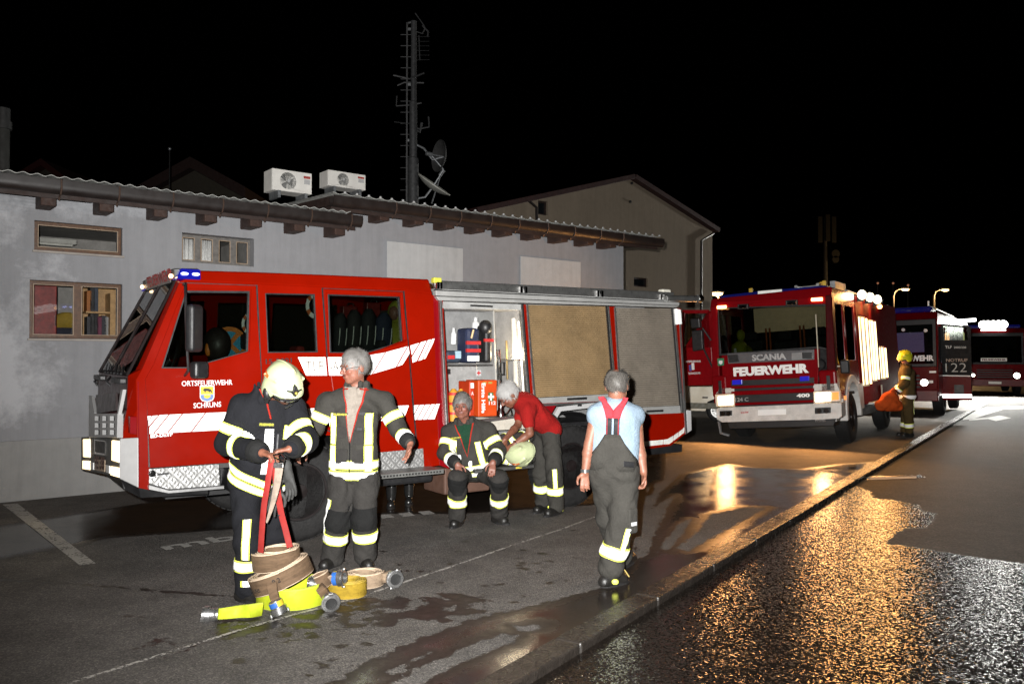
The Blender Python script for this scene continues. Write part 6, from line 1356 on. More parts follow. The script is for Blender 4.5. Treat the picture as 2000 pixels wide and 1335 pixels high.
b = MB(); b.poly([(.02,-.008,.36),(-3.9,-.008,.36),(-3.9,-.008,.52),(.02,-.008,.52)], (0,.007,0)); b.build('sill_stripe', M('stripe_dark', (.10,.09,.05), .5), t5); b = MB(); b.poly([(.02,-.008,.36),(.6,-.008,.36),(.6,-.008,.53),(.02,-.008,.53)], (0,.007,0)); b.build('sill_stripe', M('stripe_yellow', (.6,.36,.02), .5), t5)
p = CF.hit(1379,776,(0,-.03,0),(0,1,0)); b = MB(); b.box((p.x-.1,-.035,p.z-.02),(p.x+.05,-.001,p.z+.02)); b.build('handle', BLACK, t5, bevel=.01)
b = MB(); b.box((-.25,-.22,1.05),(-.02,-.03,1.25)); b.build('mirror_housing', BLACK, t5, bevel=.05, seg=3)
for x in (.05,-3.1): wheel((x,.12,.32), .32, .2, .2, t5, ALU, -1, nut=5); wheel((x,1.63,.32), .32, .2, .2, t5, ALU, 1, nut=5)
# ================================================================ PEOPLE (signed-distance bodies meshed by surface nets)
class SDF:
    def __init__(s): s.p = []
    def cap(s, a, b, ra, rb=None, k=.03, flat=None): s.p.append(('c', np.array(a, float), np.array(b, float), ra, ra if rb is None else rb, k, flat)); return s
    def ell(s, c, r, R=None, k=.03, sub=False): s.p.append(('e', np.array(c, float), np.array(r, float), None if R is None else np.array(R, float), k, sub)); return s
    def chain(s, pts, rs, k=.03):
        for i in range(len(pts)-1): s.cap(pts[i], pts[i+1], rs[i], rs[i+1], k)
        return s
    def bounds(s, pad):
        lo = np.full(3, 1e9); hi = -lo
        for p in s.p:
            if p[0] == 'c':
                for q, r in ((p[1], p[3]), (p[2], p[4])): lo = np.minimum(lo, q-r); hi = np.maximum(hi, q+r)
            elif not p[5]: r = p[2].max(); lo = np.minimum(lo, p[1]-r); hi = np.maximum(hi, p[1]+r)
        return lo-pad, hi+pad
    def field(s, h, disp=None):
        lo, hi = s.bounds(3*h+.012); n = np.ceil((hi-lo)/h).astype(int)+1
        ax = [lo[i] + h*np.arange(n[i]) for i in range(3)]; D = np.full(n, .25, np.float32)
        for p in s.p:
            if p[0] == 'c': l = np.minimum(p[1]-p[3], p[2]-p[4]); u = np.maximum(p[1]+p[3], p[2]+p[4]); k = p[5]
            else: l = p[1]-p[2].max(); u = p[1]+p[2].max(); k = p[4]
            m = k + 4*h
            i0 = np.clip(np.floor((l-m-lo)/h).astype(int), 0, n-1); i1 = np.clip(np.ceil((u+m-lo)/h).astype(int)+1, 1, n)
            X = ax[0][i0[0]:i1[0], None, None]; Y = ax[1][None, i0[1]:i1[1], None]; Z = ax[2][None, None, i0[2]:i1[2]]
            if p[0] == 'c':
                a, b, ra, rb = p[1:5]; d = b-a; L = d@d + 1e-9
                t = np.clip(((X-a[0])*d[0]+(Y-a[1])*d[1]+(Z-a[2])*d[2])/L, 0, 1)
                g = np.sqrt((X-a[0]-t*d[0])**2+(Y-a[1]-t*d[1])**2+(Z-a[2]-t*d[2])**2) - (ra+(rb-ra)*t)
            else:
                x, y, z = X-p[1][0], Y-p[1][1], Z-p[1][2]; r = p[2]
                if p[3] is not None:
                    R = p[3]; x, y, z = [R[0][i]*x+R[1][i]*y+R[2][i]*z for i in range(3)]
                x, y, z = x/r[0], y/r[1], z/r[2]; q = np.sqrt(x*x+y*y+z*z)+1e-9
                w = np.sqrt((x/r[0])**2+(y/r[1])**2+(z/r[2])**2)+1e-9; g = q*(q-1)/w
            S_ = (slice(i0[0], i1[0]), slice(i0[1], i1[1]), slice(i0[2], i1[2])); o = D[S_]
            if p[0] == 'e' and p[5]:
                hh = np.clip(.5-.5*(o+g)/k, 0, 1); D[S_] = o*(1-hh) + (-g)*hh + k*hh*(1-hh)
            else:
                hh = np.clip(.5+.5*(o-g)/k, 0, 1); D[S_] = o*(1-hh)+g*hh - k*hh*(1-hh)
        if disp is not None: D = D + disp(ax[0][:, None, None], ax[1][None, :, None], ax[2][None, None, :]).astype(np.float32)
        return D, lo
def nets(D, lo, h):
    ins = D < 0; n = np.array(D.shape)
    c = np.zeros(n-1, np.int8)
    for i in (0,1):
        for j in (0,1):
            for k in (0,1): c += ins[i:n[0]-1+i, j:n[1]-1+j, k:n[2]-1+k]
    act = (c > 0) & (c < 8); idx = -np.ones(n-1, np.int64); I = np.argwhere(act); idx[act] = np.arange(len(I))
    S_ = np.zeros((len(I), 3)); W_ = np.zeros(len(I))
    C = [(i,j,k) for i in (0,1) for j in (0,1) for k in (0,1)]
    for a in C:
        for ax in range(3):
            if a[ax]: continue
            b = list(a); b[ax] = 1
            da = D[I[:,0]+a[0], I[:,1]+a[1], I[:,2]+a[2]]; db = D[I[:,0]+b[0], I[:,1]+b[1], I[:,2]+b[2]]
            m = (da < 0) != (db < 0); t = np.where(m, da/(da-db+1e-12), 0)
            P = np.array(a, float)[None].repeat(len(I), 0); P[:, ax] += t
            S_ += P*m[:, None]; W_ += m
    V = lo + h*(I + S_/W_[:, None]); F = []
    for ax in range(3):
        a, b = [(1,2),(2,0),(0,1)][ax]
        s0 = [slice(None)]*3; s1 = [slice(None)]*3; s0[ax] = slice(0, -1); s1[ax] = slice(1, None)
        e = ins[tuple(s0)] != ins[tuple(s1)]; E_ = np.argwhere(e); E_ = E_[(E_[:, a] > 0) & (E_[:, b] > 0) & (E_[:, a] < n[a]-1) & (E_[:, b] < n[b]-1)]
        if not len(E_): continue
        flip = ins[E_[:,0], E_[:,1], E_[:,2]]
        q = []
        for da, db in ((-1,-1),(0,-1),(0,0),(-1,0)):
            z = E_.copy(); z[:, a] += da; z[:, b] += db; q.append(idx[z[:,0], z[:,1], z[:,2]])
        q = np.stack(q, 1); q[~flip] = q[~flip][:, ::-1]; F.append(q)
    F = np.concatenate(F); F = F[(F >= 0).all(1)]
    return V, F
def mesh_np(name, V, F, mat, parent, smooth=True):
    me = bpy.data.meshes.new(name); me.vertices.add(len(V)); me.vertices.foreach_set('co', np.asarray(V, np.float32).ravel())
    me.loops.add(F.size); me.loops.foreach_set('vertex_index', F.ravel().astype(np.int32)); me.polygons.add(len(F))
    me.polygons.foreach_set('loop_start', np.arange(0, F.size, 4, dtype=np.int32)); me.polygons.foreach_set('loop_total', np.full(len(F), 4, np.int32))
    me.update(calc_edges=True); me.validate()
    for m in (mat if isinstance(mat, (list, tuple)) else [mat]): me.materials.append(m)
    if smooth: me.polygons.foreach_set('use_smooth', [True]*len(me.polygons))
    o = bpy.data.objects.new(name, me); COL.objects.link(o); o.parent = parent; return o
def relax(V, F, it=1):
    for _ in range(it):
        acc = np.zeros_like(V); cnt = np.zeros(len(V))
        for a, b in ((0,1),(1,2),(2,3),(3,0)):
            np.add.at(acc, F[:,a], V[F[:,b]]); np.add.at(acc, F[:,b], V[F[:,a]]); np.add.at(cnt, F[:,a], 1); np.add.at(cnt, F[:,b], 1)
        V = V*.5 + .5*acc/np.maximum(cnt, 1)[:, None]
    return V
def wrinkle(amp, f=14, seed=0, stretch=(1,1,.55)):
    R = np.random.default_rng(seed); ph = R.uniform(0, 6.28, 12)
    def d(X, Y, Z):
        x, y, z = X*f*stretch[0], Y*f*stretch[1], Z*f*stretch[2]
        q = x*.55 + 1.5*np.sin(z*.8+ph[0]) + 1.1*np.sin(y*.9+ph[1]); p = z*1.25 + 1.3*np.sin(x*.9+ph[2]) + 1.0*np.sin(y*1.2+ph[3])
        w = .5 - np.abs(np.sin(p + .9*np.sin(q*1.3+ph[4])))*.9 + (.5-np.abs(np.sin(q*1.4 + .8*np.sin(p*.9+ph[5]))))*.7
        w = w + .25*np.sin(z*2.9+ph[6]+1.5*np.sin(x*2.2+ph[7])+1.2*np.sin(y*2+ph[8]))
        return amp*w*.85
    return d
def build_sdf(name, sdf, h, mat, parent, disp=None, sm=1):
    D, lo = sdf.field(h, disp); V, F = nets(D, lo, h)
    if sm: V = relax(V, F, sm)
    return mesh_np(name, V, F, mat, parent)
def cloth(name, col, rough=.9, weave=260, fold=True, edge=None):
    m, nt, p = base(name); tc = nd(nt, 'ShaderNodeTexCoord').outputs['Object']
    f = noise(nt, tc, 5, 5, .65); f2 = noise(nt, tc, 60, 3, .6)
    f = math_(nt, 'ADD', math_(nt, 'MULTIPLY', f, .75), math_(nt, 'MULTIPLY', f2, .25))
    nt.links.new(ramp(nt, f, [(.3, [x*.72 for x in col]), (.5, col), (.72, [x*1.3 for x in col])]), p.inputs['Base Color'])
    p.inputs['Roughness'].default_value = rough; p.inputs['Specular IOR Level'].default_value = .2; p.inputs['Sheen Weight'].default_value = 0
    b = nd(nt, 'ShaderNodeBump'); b.inputs['Strength'].default_value = .5; b.inputs['Distance'].default_value = .022
    h = math_(nt, 'ADD', math_(nt, 'MULTIPLY', noise(nt, tc, weave, 2), .12), math_(nt, 'MULTIPLY', noise(nt, tc, 16, 5, .6, 1.6), 1.0)); nt.links.new(h, b.inputs['Height']); nt.links.new(b.outputs[0], p.inputs['Normal'])
    return m
def skinmat(name, col):
    m, nt, p = base(name); tc = nd(nt, 'ShaderNodeTexCoord').outputs['Object']
    a = nd(nt, 'ShaderNodeAttribute', attribute_name='tint').outputs['Color']
    c = ramp(nt, noise(nt, tc, 26, 5, .65), [(.3, [col[0]*.82, col[1]*.72, col[2]*.7]), (.7, [x*1.12 for x in col])])
    nt.links.new(mixc(nt, 1.0, c, a, 'MULTIPLY'), p.inputs['Base Color']); p.inputs['Roughness'].default_value = .52
    p.inputs['Subsurface Weight'].default_value = .08; p.inputs['Subsurface Radius'].default_value = (.01, .004, .002)
    b = nd(nt, 'ShaderNodeBump'); b.inputs['Strength'].default_value = .3; b.inputs['Distance'].default_value = .003; nt.links.new(noise(nt, tc, 90, 4), b.inputs['Height']); nt.links.new(b.outputs[0], p.inputs['Normal'])
    return m
def hairmat(name, c0, c1):
    m, nt, p = base(name); tc = nd(nt, 'ShaderNodeTexCoord').outputs['Object']
    mp = nd(nt, 'ShaderNodeMapping'); mp.inputs['Scale'].default_value = (1, 1, .16); nt.links.new(tc, mp.inputs['Vector'])
    f = noise(nt, mp.outputs[0], 150, 5, .75, 1.5); nt.links.new(ramp(nt, f, [(.35, c0), (.65, c1)]), p.inputs['Base Color']); p.inputs['Roughness'].default_value = .55
    b = nd(nt, 'ShaderNodeBump'); b.inputs['Strength'].default_value = .5; b.inputs['Distance'].default_value = .003; nt.links.new(f, b.inputs['Height']); nt.links.new(b.outputs[0], p.inputs['Normal']); return m
SKA = skinmat('skin_a', (.21,.085,.052)); SKB = skinmat('skin_b', (.24,.105,.070)); SKC = skinmat('skin_c', (.20,.082,.056)); SKD = skinmat('skin_d', (.18,.072,.043)); SKE = skinmat('skin_e', (.215,.095,.060))
C_NAVY = cloth('turnout_navy', (.0085,.0088,.011)); C_GREY = cloth('turnout_grey', (.036,.034,.030)); C_GREY2 = cloth('turnout_grey_dark', (.030,.028,.026)); C_KNEE = cloth('knee_patch', (.010,.010,.010)); C_CUFF = cloth('cuff_knit', (.012,.012,.012))
C_RED = cloth('red_shirt', (.24,.007,.006)); C_BLUE = cloth('pale_blue_shirt', (.19,.25,.31)); C_GREEN = cloth('green_tshirt', (.008,.035,.018)); C_CREAM = cloth('cream_tshirt', (.235,.205,.175)); C_TAN = cloth('turnout_tan', (.060,.040,.014)); C_LIN = cloth('red_lining', (.30,.02,.012)); C_BRACE = cloth('brace_pink_red', (.30,.03,.04))
BOOT = M('boot_leather', (.012,.011,.010), .42, var=(12,.3), bump=(60,.3)); H_GREY = hairmat('hair_grey', (.10,.095,.09), (.20,.19,.178)); H_WHITE = hairmat('hair_white', (.22,.215,.21), (.34,.33,.32)); H_MIX = hairmat('hair_salt', (.008,.007,.006), (.13,.12,.108)); H_DARK = hairmat('beard_dark', (.02,.012,.01), (.06,.04,.03))
HELM = M('helmet_cream', (.42,.46,.27), .3, coat=.5, var=(4,.04)); HELMY = M('helmet_yellow', (.50,.52,.02), .3, coat=.5, var=(4,.05))
def N3_(v): v = np.array(v, float); return v/np.linalg.norm(v)
def frame3(f, up):
    """columns: right, forward, up (all unit)"""
    f = N3_(f); r = N3_(np.cross(f, up)); u = np.cross(r, f); return np.array([r, f, u]).T
def head_sdf(s, c, R, k=.012, ear=True, scale=1.0):
    """c: head centre, R columns right, forward, up"""
    c = np.array(c, float); g = scale
    def L(x, y, z): return c + R @ np.array([x, y, z])*g
    s.ell(L(0,-.012,.028), np.array([.074,.094,.088])*g, R, k=.02)
    s.ell(L(0,.030,-.028), np.array([.060,.062,.075])*g, R, k=.025)          # face mass
    s.ell(L(0,.052,-.088), np.array([.032,.030,.026])*g, R, k=.025)          # chin
    for q in (-1, 1):
        s.ell(L(.040*q,.020,-.060), np.array([.022,.040,.034])*g, R, k=.02)   # jaw
        s.ell(L(.036*q,.070,-.024), np.array([.019,.016,.016])*g, R, k=.015)  # cheek
        s.ell(L(.030*q,.084,.020), np.array([.024,.010,.008])*g, R, k=.012)   # brow
        s.ell(L(.030*q,.094,.002), np.array([.016,.012,.010])*g, R, k=.008, sub=True)
        if ear: s.ell(L(.078*q,-.010,-.008), np.array([.008,.020,.032])*g, R, k=.008)
    s.cap(L(0,.088,.006), L(0,.110,-.026), .009*g, .014*g, k=.012)             # nose
    for q in (-1, 1): s.ell(L(.011*q,.100,-.031), np.array([.008,.009,.007])*g, R, k=.006)
    s.cap(L(-.016,.086,-.053), L(.016,.086,-.053), .0085*g, None, k=.008); s.cap(L(-.013,.084,-.064), L(.013,.084,-.064), .0085*g, None, k=.008)
    s.cap(L(-.020,.096,-.0585), L(.020,.096,-.0585), .001, None, k=.001)
    return L
def hand_sdf(s, wrist, d, palm_n, curl=.5, side=1, g=1.0, spread=.12, point=None):
    """d: direction to the fingers, palm_n: out of the palm, side: +1 thumb towards cross(d, palm_n)"""
    d = N3_(d); n = np.array(palm_n, float); n = N3_(n - d*(n@d)); x = np.cross(d, n)*side; w = np.array(wrist, float)
    pc = w + d*.05*g
    for q in (-.027, -.009, .009, .027): s.cap(w + x*q*.6*g + d*.01*g, w + d*.085*g + x*q*g, .014*g, .0125*g, k=.010)
    ln = [.068, .078, .072, .056]
    for i, q in enumerate((.028, .0095, -.0095, -.028)):
        cu = curl if point is None or i != point else .12
        p = w + d*.088*g + x*q*g; a = spread*q/.028*.6; dd = N3_(d + x*a); ang = 0
        for j, f in enumerate((.45, .32, .23)):
            ang += cu*(.75 + .25*j) + .05*i*cu; v = dd*math.cos(ang) + n*math.sin(ang); e = p + v*ln[i]*f*g*1.05
            s.cap(p, e, (.0098-.0008*j)*g, (.0092-.0009*j)*g, k=.004); p = e
    p = w + d*.02*g + x*.026*g; e1 = p + (d*.55 + x*.75 + n*.30)*.040*g; e2 = e1 + N3_(d*.85 + x*.25 + n*(.25+.5*curl))*.033*g; e3 = e2 + N3_(d*.9 - x*.1*curl + n*(.2+.7*curl))*.025*g
    s.cap(w + d*.012*g + x*.008*g, p, .016*g, .015*g, k=.01); s.cap(p, e1, .0145*g, .012*g, k=.008); s.cap(e1, e2, .0115*g, .0105*g, k=.004); s.cap(e2, e3, .0105*g, .0085*g, k=.004)
def paint_face(o, L, R, c, beard=0.0, brow=(.45,.42,.4), lipc=(.8,.55,.55)):
    me = o.data; n = len(me.vertices); co = np.empty(n*3); me.vertices.foreach_get('co', co); co = co.reshape(-1, 3)
    q = (co - c) @ R; t = np.ones((n, 4)); front = q[:, 1] > .045
    def m(x, y, z, rx, rz): return front & (((q[:,0]-x)/rx)**2 + ((q[:,2]-z)/rz)**2 < 1)
    for s_ in (-1, 1): t[m(.030*s_, 0, .024, .022, .0075), :3] = brow; t[m(.030*s_, 0, .001, .017, .009), :3] = (.62,.55,.55)
    t[m(0,0,-.058,.024,.011), :3] = lipc; t[m(0,0,-.0585,.022,.003), :3] = (.35,.2,.2)
    ck = (np.abs(np.abs(q[:,0])-.042) < .018) & (np.abs(q[:,2]+.03) < .02) & front; t[ck, :3] *= (1.08,.86,.86)
    t[m(0,0,-.025,.016,.012), :3] *= (1.08,.85,.85)
    if beard:
        bm_ = (q[:,2] < -.036) & (q[:,1] > -.01) & (q[:,2] > -.125) & (np.abs(q[:,0]) < .075) & ~m(0,0,-.058,.022,.009); t[bm_, :3] *= (1-beard)
    a = me.attributes.new('tint', 'FLOAT_COLOR', 'POINT'); a.data.foreach_set('color', t.astype(np.float32).ravel())
def eyes(L, R, par, glasses=False):
    for q in (-1, 1):
        b = MB(); b.sphere(L(.030*q,.0800,.001), .0125, 14, 10); e = b.build('eye', M('eye_white', (.13,.12,.11), .3, var=(3,.02)), par, smooth='all')
        b = MB(); b.sphere(L(.030*q,.0895,.000), .0058, 10, 8); b.build('iris', M('eye_dark', (.015,.01,.008), .15), e, smooth='all')
    if glasses:
        b = MB()
        for q in (-1, 1): b.tube([L((.031+.024*math.cos(a))*q, .103, .000+.018*math.sin(a)) for a in [2*math.pi*k/20 for k in range(20)]], .0017, 6, close=True); b.tube([L(.055*q,.102,.006), L(.079*q,.05,.008), L(.080*q,-.01,.006)], .0022, 6)
        b.tube([L(-.008,.104,.004), L(0,.107,.007), L(.008,.104,.004)], .002, 6)
        g = b.build('glasses', M('glasses_frame', (.02,.012,.010), .4), par, smooth=True)
def hair(par, c, R, mat, line=.03, bald=False, back=-.09, vol=.012, seed=1, g=1.0):
    """cap of hair over the skull, open at the face"""
    s = SDF(); c = np.array(c, float)
    def L(x, y, z): return c + R @ np.array([x, y, z])*g
    s.ell(L(0,-.016,.030), np.array([.077+vol*.5,.097+vol*.6,.089+vol])*g, R, k=.01)
    s.ell(L(0,.062,-.055), np.array([.078,.085,.095])*g, R, k=.012, sub=True)
    s.ell(L(0,.125,.02), np.array([.085,.050,.060+line])*g, R, k=.012, sub=True)
    s.ell(L(0,-.02,-.13), np.array([.13,.16,.075])*g, R, k=.01, sub=True)
    for q in (-1, 1): s.ell(L(.082*q,.0,-.012), np.array([.02,.026,.034])*g, R, k=.006, sub=True)
    if bald: s.ell(L(0,-.050,.130), np.array([.052,.075,.052])*g, R, k=.01, sub=True)
    def d(X, Y, Z): return .0035*np.sin(X*43+2.5*np.sin(Z*27+seed)+1.7*np.sin(Y*31))+.0012*np.sin(Y*97+2.1*np.sin(X*51)+Z*39)
    o = build_sdf('hair', s, .0055, mat, par, d, 1)
    me = o.data; n = len(me.polygons); cen = np.empty(n*3); me.polygons.foreach_get('center', cen); cen = cen.reshape(-1, 3); nr = np.empty(n*3); me.polygons.foreach_get('normal', nr); nr = nr.reshape(-1, 3)
    Rg = np.random.default_rng(seed); rad = cen - L(0,-.016,.02); out = (nr*rad).sum(1) > .02*g; ix = np.nonzero(out)[0]; ix = Rg.choice(ix, min(len(ix), 3200))
    c_ = cen[ix]; n_ = nr[ix]; q = (c_-c) @ R
    comb = -R[:,2]*(.35+.9*(q[:,2:3] < .07*g)) + R[:,1]*(.9*(q[:,2:3] > .06*g)*(q[:,1:2] > -.04*g)) + R[:,0]*.75 + Rg.normal(0, .20, (len(ix), 3))
    comb = comb - n_*(comb*n_).sum(1)[:, None]; comb /= np.linalg.norm(comb, axis=1)[:, None]; ln = Rg.uniform(.028, .050, (len(ix), 1))*g
    sd_ = np.cross(comb, n_)*.0013*g; tip = c_ + comb*ln + n_*ln*Rg.uniform(.02, .16, (len(ix), 1)); mid_ = c_ + comb*ln*.5 + n_*ln*.14
    V = np.concatenate([c_-sd_, c_+sd_, mid_+sd_*.9, mid_-sd_*.9, tip+sd_*.3, tip-sd_*.3]); m = len(ix); k = np.arange(m)
    F = np.concatenate([np.stack([k, k+m, k+2*m, k+3*m], 1), np.stack([k+3*m, k+2*m, k+4*m, k+5*m], 1)])
    st = mesh_np('hair_strands', V, F, mat, o, False); st['kind'] = 'stuff'; return o
def helmet(par, c, R, mat, ext=.0, badge=True, stripes=True, visor=True):
    c = np.array(c, float)
    def L(x, y, z): return c + R @ np.array([x, y, z])
    s = SDF(); s.ell(L(0,-.02,.030), [.128,.160,.142], R, k=.02); s.ell(L(0,.09,.012), [.100,.070,.058], R, k=.03); s.cap(L(0,-.13,.11), L(0,.07,.165), .018, .012, k=.05)
    for q in (-1, 1): s.ell(L(.105*q,-.035,-.035), [.030,.062,.060], R, k=.03); s.cap(L(.118*q,-.08,.07), L(.108*q,.06,.09), .010, None, k=.02)
    s.ell(L(0,.0,-.045), [.098,.125,.13], R, k=.012, sub=True); s.ell(L(0,.135,-.085), [.095,.10,.085], R, k=.012, sub=True); s.ell(L(0,0,-.175), [.3,.3,.08], R, k=.01, sub=True)
    h = build_sdf('helmet_shell', s, .0065, mat, par, None, 2)
    b = MB(); n = 26; rim = []
    for k in range(n+1):
        a = -math.pi*.12 + math.pi*1.24*k/n; rim.append(L(.128*math.cos(a), -.01+.168*math.sin(a), -.012+.012*math.sin(a)))
    b.tube(rim, .007, 8); b.build('brim_edge', mat, h, smooth=True)
    # ridge over the crown, visor edge
    b = MB(); rp = [np.array(h.ray_cast(Vector(L(0, .30*math.sin(a)-.02, .03+.30*math.cos(a))), Vector(-(R[:,1]*math.sin(a)+R[:,2]*math.cos(a))))[1]) for a in [-1.25+2.3*k/14 for k in range(15)]]
    b.tube(rp, .0055, 6); b.build('crown_ridge', mat, h, smooth=True)
    if visor:
        b = MB(); n = 14; up_ = []; lo_ = []
        for k in range(n+1):
            a = math.pi*(.14 + .72*k/n); up_.append(L(.118*math.cos(a), -.01+.160*math.sin(a), -.018)); lo_.append(L(.114*math.cos(a), -.015+.152*math.sin(a), -.048))
        b.add(up_+lo_, [(i, i+1, n+2+i, n+1+i) for i in range(n)]); v_ = b.build('visor', M('visor_smoke', (.02,.02,.02), .15), h, smooth='all'); m_ = v_.modifiers.new('th','SOLIDIFY'); m_.thickness = .003
    if badge:
        b = MB(); P = [(-.075,.0),(-.055,.024),(-.02,.022),(-.012,.048),(0,.062),(.012,.048),(.02,.022),(.055,.024),(.075,.0),(.0,-.016)]
        def bd(x, z, o): y = .158 - 2.2*x*x*3 - max(0, z)*.35; return L(x, y+o, .030+z)
        b.loft([bd(x, z, -.02) for x, z in P], [bd(x, z, .010) for x, z in P]); bb_ = b.build('front_badge', BLACK, h, bevel=.002); b = MB(); b.sphere(bd(0,.012,.014), (.012,.012,.012), 10, 8); b.build('badge_crest', M('crest_gold', (.4,.32,.06), .4, .5), bb_, smooth='all')
    if stripes:
        for q in (-1, 1):
            b = MB(); A_ = []; B_2 = []
            for k in range(6):
                y = -.13 + .022*k
                for z, W_ in ((.070, A_), (.092, B_2)):
                    r_, lo_, n_, i_ = h.ray_cast(Vector(L(.3*q, y, z+.02*k*0)), Vector(-R[:,0]*q)); W_.append(np.array(lo_)+R[:,0]*q*.003 if r_ else L(.11*q, y, z))
            b.add(A_+B_2, [(i, i+1, 7+i, 6+i) for i in range(5)]); b.build('orange_patch', M('patch_orange', (.55,.09,.01), .5), h)
    return h, L
class Garment:
    """keeps the garment field mesh so that bands can be cut from it"""
    def __init__(s, name, sdf, h, mat, parent, disp=None, sm=1):
        s.o = build_sdf(name, sdf, h, mat, parent, disp, sm); s.par = parent
    def band(s, a, b, t0, t1, R, mat=RETRO, off=.004, name='reflective_band', cuts=(), edge=True, flat=None, parent=None, center=None):
        """ring round the bone a-b between lengths t0..t1 (metres from a), kept within radius R"""
        a = Vector(a); b = Vector(b); d = (b-a).normalized()
        def make(t0, t1, mat, off, nm, par):
            bm = bmesh.new(); bm.from_mesh(s.o.data)
            dele = []
            for f in bm.faces:
                q = f.calc_center_median() - a; t = q.dot(d)
                if t < t0-.03 or t > t1+.03 or (q - d*t).length > R: dele.append(f); continue
                for (p, n) in cuts:
                    if (f.calc_center_median()-Vector(p)).dot(Vector(n)) < -.03: dele.append(f); break
            bmesh.ops.delete(bm, geom=dele, context='FACES')
            def cut(p, n): bmesh.ops.bisect_plane(bm, geom=bm.verts[:]+bm.edges[:]+bm.faces[:], plane_co=p, plane_no=-Vector(n), clear_outer=True, clear_inner=False)
            cut(a+d*t0, d); cut(a+d*t1, -d)
            for p, n in cuts: cut(p, n)
            if not bm.faces: bm.free(); return None
            bm.normal_update()
            mv = [(v, v.co + v.normal*off) for v in bm.verts]
            for v, c in mv: v.co = c
            me = bpy.data.meshes.new(nm); bm.to_mesh(me); bm.free(); me.materials.append(mat); me.polygons.foreach_set('use_smooth', [True]*len(me.polygons))
            o = bpy.data.objects.new(nm, me); COL.objects.link(o); o.parent = par
            m = o.modifiers.new('th', 'SOLIDIFY'); m.thickness = .004; m.offset = 1
            return o
        if edge:
            w = t1-t0; o = make(t0, t1, RETROY, off*.5, name, parent or s.par)
            if o: make(t0+w*.16, t1-w*.16, mat, off*.5+.003, 'silver_strip', o)
            return o
        return make(t0, t1, mat, off, name, parent or s.par)
def boot(par, ankle, toe, mat=BOOT, g=1.0, sole=0.0):
    a = np.array(ankle, float); t = np.array(toe, float); s = SDF(); d = t-a; d[2] = 0; d = N3_(d); heel = np.array([a[0]-d[0]*.06, a[1]-d[1]*.06, t[2]])
    s.cap(a+np.array([0,0,.10]), a+np.array([0,0,-.02]), .062*g, .058*g, k=.02); s.cap(heel+[0,0,.045], t+[0,0,.04]-d*.04, .048*g, .042*g, k=.03); s.cap(heel+[0,0,.03], t+[0,0,.03]-d*.05, .045*g, .048*g, k=.02)
    o = build_sdf('boot', s, .009, mat, par, lambda X, Y, Z: np.where(Z < t[2]+.004, .03, 0)+0*X+0*Y, 1)
    X = np.cross(d, [0,0,1]); b = MB(); m = (heel+t)/2; pts = []
    for k in range(18):
        q = 2*math.pi*k/18; ln = np.linalg.norm((t-heel)[:2])/2+.035; pts.append((m[0]+d[0]*ln*math.cos(q)+X[0]*.049*g*math.sin(q), m[1]+d[1]*ln*math.cos(q)+X[1]*.049*g*math.sin(q)))
    b.loft([(x, y, t[2]-.004) for x, y in pts], [(x, y, t[2]+.022) for x, y in pts]); b.build('sole', RUBBER, o)
    return o, d, heel
def rel(o, p): return np.array(Vector(p) - o.location)
def mid3(a, b, t=.5): return np.array(a)*(1-t) + np.array(b)*t
def person(label, rootuv, J, skin, head, garments, hands, g=1.0, hsc=1.0, root_y=None, voxel=.0075):
    """J: joints as (u, v, distance); every joint is a place in the yard"""
    rt = gr(*rootuv) if root_y is None else at(*rootuv, root_y); rt = Vector((rt.x, rt.y, 0))
    t = thing('person', label, 'person', loc=rt)
    P = {k: np.array(at(*v) - rt) for k, v in J.items()}
    P['fwd'] = N3_(head['fwd']); up = N3_(P['chest']-P['pelvis']); R = frame3(P['fwd'] - up*(P['fwd']@up), up); P['R'] = R; P['t'] = t; P['g'] = g
    HR = frame3(N3_(head['f']), np.array(head['u'], float)); P['HR'] = HR; P['HC'] = P['head']
    s = SDF(); L = head_sdf(s, P['head'], HR, scale=hsc, ear=head.get('ear', True))
    P['L'] = L; P['hsc'] = hsc
    s.cap(L(0,-.02,-.06), P['neck'], .054*g, .060*g, k=.03); s.cap(P['neck'], P['chest']-R[:,1]*.03, .055*g, .075*g, k=.03)
    s.ell(P['chest'], np.array([.150,.088,.16])*g, R, k=.04); s.ell(mid3(P['chest'], P['pelvis']), np.array([.145,.10,.18])*g, R, k=.06); s.ell(P['pelvis'], np.array([.155,.11,.13])*g, R, k=.06)
    for q in 'ab':
        s.cap(mid3(P['neck'], P['chest'], .3), P['sh'+q], .06*g, .062*g, k=.05)
        s.chain([P['sh'+q], P['el'+q]], [.056*g, .043*g], k=.02); m = mid3(P['el'+q], P['wr'+q], .3); s.chain([P['el'+q], m, P['wr'+q]], [.041*g, .045*g, .030*g], k=.015)
        hd = hands[q]; hand_sdf(s, P['wr'+q], hd[0], hd[1], hd[2], hd[3], g=1.0*hd[4] if len(hd) > 4 else 1.0, point=hd[5] if len(hd) > 5 else None)
        s.cap(P['hip'+q], P['kn'+q], .075*g, .052*g, k=.04); s.cap(P['kn'+q], P['an'+q], .052*g, .036*g, k=.03)
    b = build_sdf('body', s, voxel, skin, t, None, 1); paint_face(b, L, HR, P['head'], head.get('beard', 0), head.get('brow', (.5,.45,.42)))
    if head.get('eyes', True): eyes(L, HR, t, head.get('glasses', False))
    return t, P
